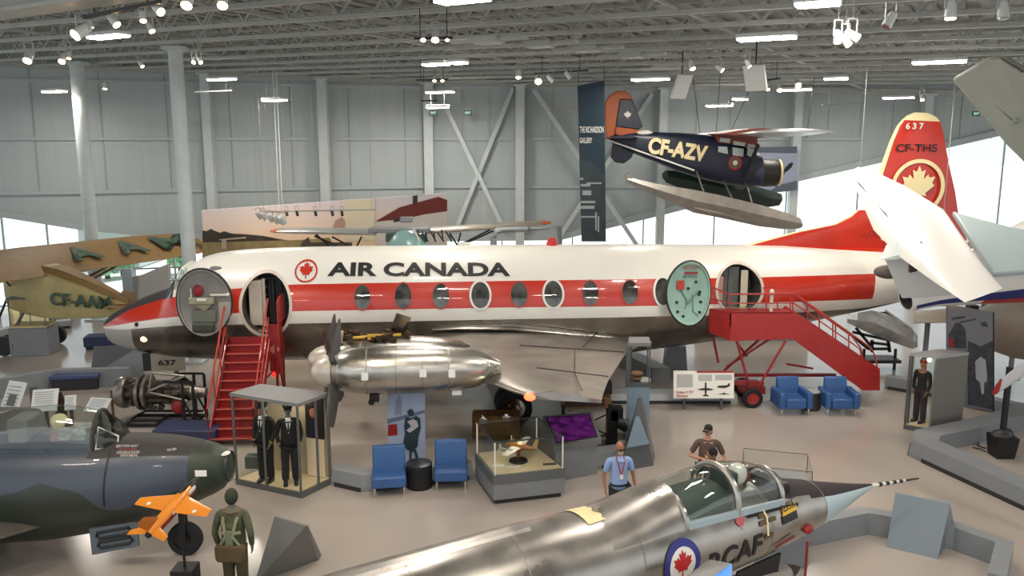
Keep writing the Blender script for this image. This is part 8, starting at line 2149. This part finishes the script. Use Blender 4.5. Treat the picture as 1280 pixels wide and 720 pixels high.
def bl(u0, u1): 
    b = B(); sc = []
    for i in range(7):
        u = u0 + (u1 - u0) * i / 6; w_ = lerp([(0, .22), (.05, .32), (.4, .42), (1, .4)], u); c = P0 + d * u; sc.append((c - u_ * w_ / 2, c + u_ * w_ / 2, .06, (0, -1, -.3)))
    return b.foil(sc)
bl(.085, 1.0).out('blade', mat('pale_grey_blade', 'B9B9BC', .4), PB, world=True); bl(0, .085).out('red_tip', m_redd, PB, world=True)
b = B(); b.cyl(P1_, V3((P1_.x + .1, P1_.y, 0)), .08, n=12); b.out('blade_support', m_black, PB, world=True)
b = B(); pts = [U(1215, 552), U(1220, 549), U(1224, 553), U(1222, 558), U(1232, 561)]; b.tube([p + V3((0, 0, .015)) for p in pts], .015, 6); pts = [U(1216, 560), U(1226, 562), U(1232, 565)]; b.tube([p + V3((0, 0, .012)) for p in pts], .012, 6)
label(b.out('floor_cable', m_black), 'black curled cable lying on the pale floor left of the bin', 'cable')
# big tan aircraft at the far right and the objects behind the rear stairs
TA = thing('tan_aircraft', 'large grey-beige aircraft body lying low behind the tall poster at right', 'aircraft', D(1240, 425, 25))
m_tan = mat('grey_beige_skin', '8F8375', .5, var=.05)
b = B(); A, Cc = D(1215, 410, 26), D(1340, 405, 22); d = (Cc - A).normalized()
b.loft([ring(A + (Cc - A) * u, r_, d, 24) for u, r_ in ((0, .35), (.15, .62), (.5, .95), (1, 1.15))]); b.out('body', m_tan, TA, world=True)
b = B(); b.foil([(D(1142, 392, 27), D(1142, 404, 25.5), .35, (0, -.3, 1)), (D(1240, 386, 26), D(1240, 402, 24.5), .5, (0, -.3, 1)), (D(1300, 388, 25.5), D(1300, 410, 24), .6, (0, -.3, 1))]); b.out('wing', m_tan, TA, world=True)
b = B()
for px in (1215, 1235, 1262): b.box(D(px, 385, 25), (.25, .3, .2))
b.out('engine_parts', m_dark, TA, world=True, flat=True)
for px in (1160, 1270):
    p = D(px, 400, 26); b = B(); b.cyl((p.x, p.y, 0), (p.x, p.y, p.z), .08, n=10); b.out('support_leg', m_gray, TA, world=True)
q = D(940, 445, 31); MU2 = thing('photo_mural', 'dark photo mural of a crowd behind the rear stairs trestle', 'mural', (q.x, 31, 0))
b = B(); a, c = D(868, 460, 31), D(1010, 420, 31); b.box(((a.x + c.x) / 2, 31, .75), (c.x - a.x, .15, 1.5)); b.out('panel', mat('dark_crowd_print', '3C3E42', .7, col2='7A7C80', vs=5), MU2, world=True, flat=True)
b = B(); a, c = D(868, 455, 30.9), D(902, 425, 30.9); b.box(((a.x + c.x) / 2, 30.88, .95), (c.x - a.x, .05, 1.2)); b.out('pale_portrait_print', mat('pale_blue_grey_print', '8C92A4', .7), MU2, world=True, flat=True)
b = B(); p = D(885, 440, 30.8); b.sph((p.x, 30.84, 1.1), (.25, .03, .5), 8); b.out('printed_oval', m_case, MU2, world=True)
b = B(); b.box(((D(868, 460, 30.5).x + D(1010, 460, 30.5).x) / 2, 30.3, .15), (4.4, .8, .3)); b.out('mural_plinth', m_gray, MU2, world=True, flat=True)
q = U(843, 470, 0); b = B(); b.frustum([q + V3((x, y, 0)) for x, y in ((-.35, -.3), (.35, -.3), (.35, .3), (-.35, .3))], [q + V3((x * .8, y * .8, 1.0)) for x, y in ((-.35, -.3), (.35, -.3), (.35, .3), (-.35, .3))]); label(b.out('grey_pedestal', m_gray, flat=True), 'grey pedestal under the airliner belly, left of the photo mural', 'pedestal')
b = B(); b.ext([U(742, 440, 0), U(760, 440, 0), U(838, 480, 0), U(815, 480, 0)], (0, 0, .5)); label(b.out('low_grey_ramp', m_gray, flat=True), 'low grey block running under the airliner rear wing edge', 'plinth')
# grey partition wall seen left of the cockpit
q = D(232, 345, 29); b = B(); P = [V3((D(166, 350, 30).x, 30, 0)), V3((D(211, 350, 31).x, 31, 0)), V3((D(211, 350, 31).x, 31, D(211, 330, 31).z)), V3((D(174, 350, 30).x, 30, D(174, 345, 30).z)), V3((D(166, 350, 30).x, 30, D(166, 346, 30).z))]
b.ext(P, (0, .25, 0)); label(b.out('partition_wall', mat('grey_partition', '9A9C9C', .6), flat=True), 'grey free-standing partition with sloping top behind the airliner cockpit', 'partition')
b = B(); p = D(166, 350, 29.98); b.box((p.x - .2, 30.1, 1.3), (.35, .3, 2.6)); label(b.out('blue_grey_pillar', mat('pale_blue_pillar', 'A4B6C2', .6), flat=True), 'pale blue-grey pillar edge left of the grey partition', 'pillar')

# clear plastic cover standing behind the silver jet
c0, c1 = D(930, 597, 13.6), D(1015, 600, 13.3); zt7 = D(1015, 590, 13.3).z
CB = thing('clear_display_cover', 'clear empty display cover with thin dark edges behind the silver jet windscreen', 'display case', (c0.x, c0.y, 0))
q4 = [V3((c0.x, 13.6, 0)), V3((c1.x, 13.3, 0)), V3((c1.x + .2, 14.1, 0)), V3((c0.x + .2, 14.4, 0))]
b = B(); b.prism(q4, 0, zt7 - .35); b.out('plinth', m_gray, CB, world=True, flat=True)
for i in range(4):
    a, c = q4[i], q4[(i + 1) % 4]
    b = B(); b.poly([a + V3((0, 0, zt7 - .35)), c + V3((0, 0, zt7 - .35)), c + V3((0, 0, zt7)), a + V3((0, 0, zt7))]); b.out('clear_pane', m_glass, CB, world=True, flat=True)
    b = B(); b.beam(a + V3((0, 0, zt7)), c + V3((0, 0, zt7)), .012); b.beam(a + V3((0, 0, zt7 - .35)), a + V3((0, 0, zt7)), .012); b.out('edge_strip', m_case, CB, world=True, flat=True)
for o in [k for k in list(COL.objects) if k.name.startswith('high_bay_light')]:
    l = bpy.data.lights.new('lamp_light', 'AREA'); l.shape = 'RECTANGLE'; l.size = 1.1; l.size_y = .4; l.energy = 130; l.color = (1, .93, .84)
    p = o.matrix_world.translation
    lo_ = bpy.data.objects.new('lamp_light', l); COL.objects.link(lo_); lo_.location = (p.x, p.y, p.z - .12)
for x, y in ((-12, 6), (-4, 9), (4, 7), (12, 9), (-8, 1), (8, 1), (0, 3), (20, 14), (-20, 14), (-2, 19), (8, 22), (-9, 20), (18, 26)):  # unseen lamps added to brighten the hall; deeper ones are bare area lights
    t = thing('high_bay_light', 'white high bay light near the viewer, outside the photo', 'ceiling light', (x, y, roofz(x) - .5), -30, 'unseen near ceiling lights') if y < 12 else None
    if t:
        b = B(); b.box((0, 0, .05), (1.1, .42, .1)); b.out('housing', m_lampbody, t, bev=.03)
        b = B(); b.box((0, 0, -.02), (1.06, .36, .05)); b.out('diffuser', m_lamp, t, bev=.02)
    l = bpy.data.lights.new('lamp_light', 'AREA'); l.shape = 'RECTANGLE'; l.size = 1.1; l.size_y = .4; l.energy = 130; l.color = (1, .92, .82)
    lo_ = bpy.data.objects.new('lamp_light', l); COL.objects.link(lo_); lo_.location = (x, y, roofz(x) - .62)
# track spots the photo shows working: on the front stairs and case, the nacelle, the chairs, the silver jet
spot('track_beam', (-7.5, 11.5, 9.4), (-6.2, 18.5, 2.2), 900, 36)
spot('track_beam', (-4, 12, 9.5), (-3.2, 16.6, 2.6), 700, 34)
spot('track_beam', (-7, 8.5, 9.4), (-5.0, 14.5, .8), 600, 34)
spot('track_beam', (.5, 8, 9.4), (-1.8, 14.5, .5), 500, 34)
spot('track_beam', (1, 5, 9.5), (3.2, 11.6, 2.2), 500, 34)
spot('track_beam', (12, 10, 9.3), (9.5, 15, .8), 500, 40)
spot('track_beam', (-11, 8, 9.5), (-8.5, 13.6, 1.8), 450, 36)
spot('track_beam', (9.5, 18, 9.4), (10.8, 25.6, 2), 700, 30)
spot('track_beam', (7, 14, 9.4), (6.5, 22, 2.5), 700, 40)
l_ = bpy.data.lights.new('case_light', 'POINT'); l_.energy = 9; l_.color = (1, .85, .62); l_.shadow_soft_size = .08
o_ = bpy.data.objects.new('case_light', l_); COL.objects.link(o_); o_.location = cen + V3((.1, -.1, 1.85))
l_ = bpy.data.lights.new('case_light', 'POINT'); l_.energy = 5; l_.color = (1, .85, .62); l_.shadow_soft_size = .06
o_ = bpy.data.objects.new('case_light', l_); COL.objects.link(o_); o_.location = LCc + V3((0, 0, 1.25))
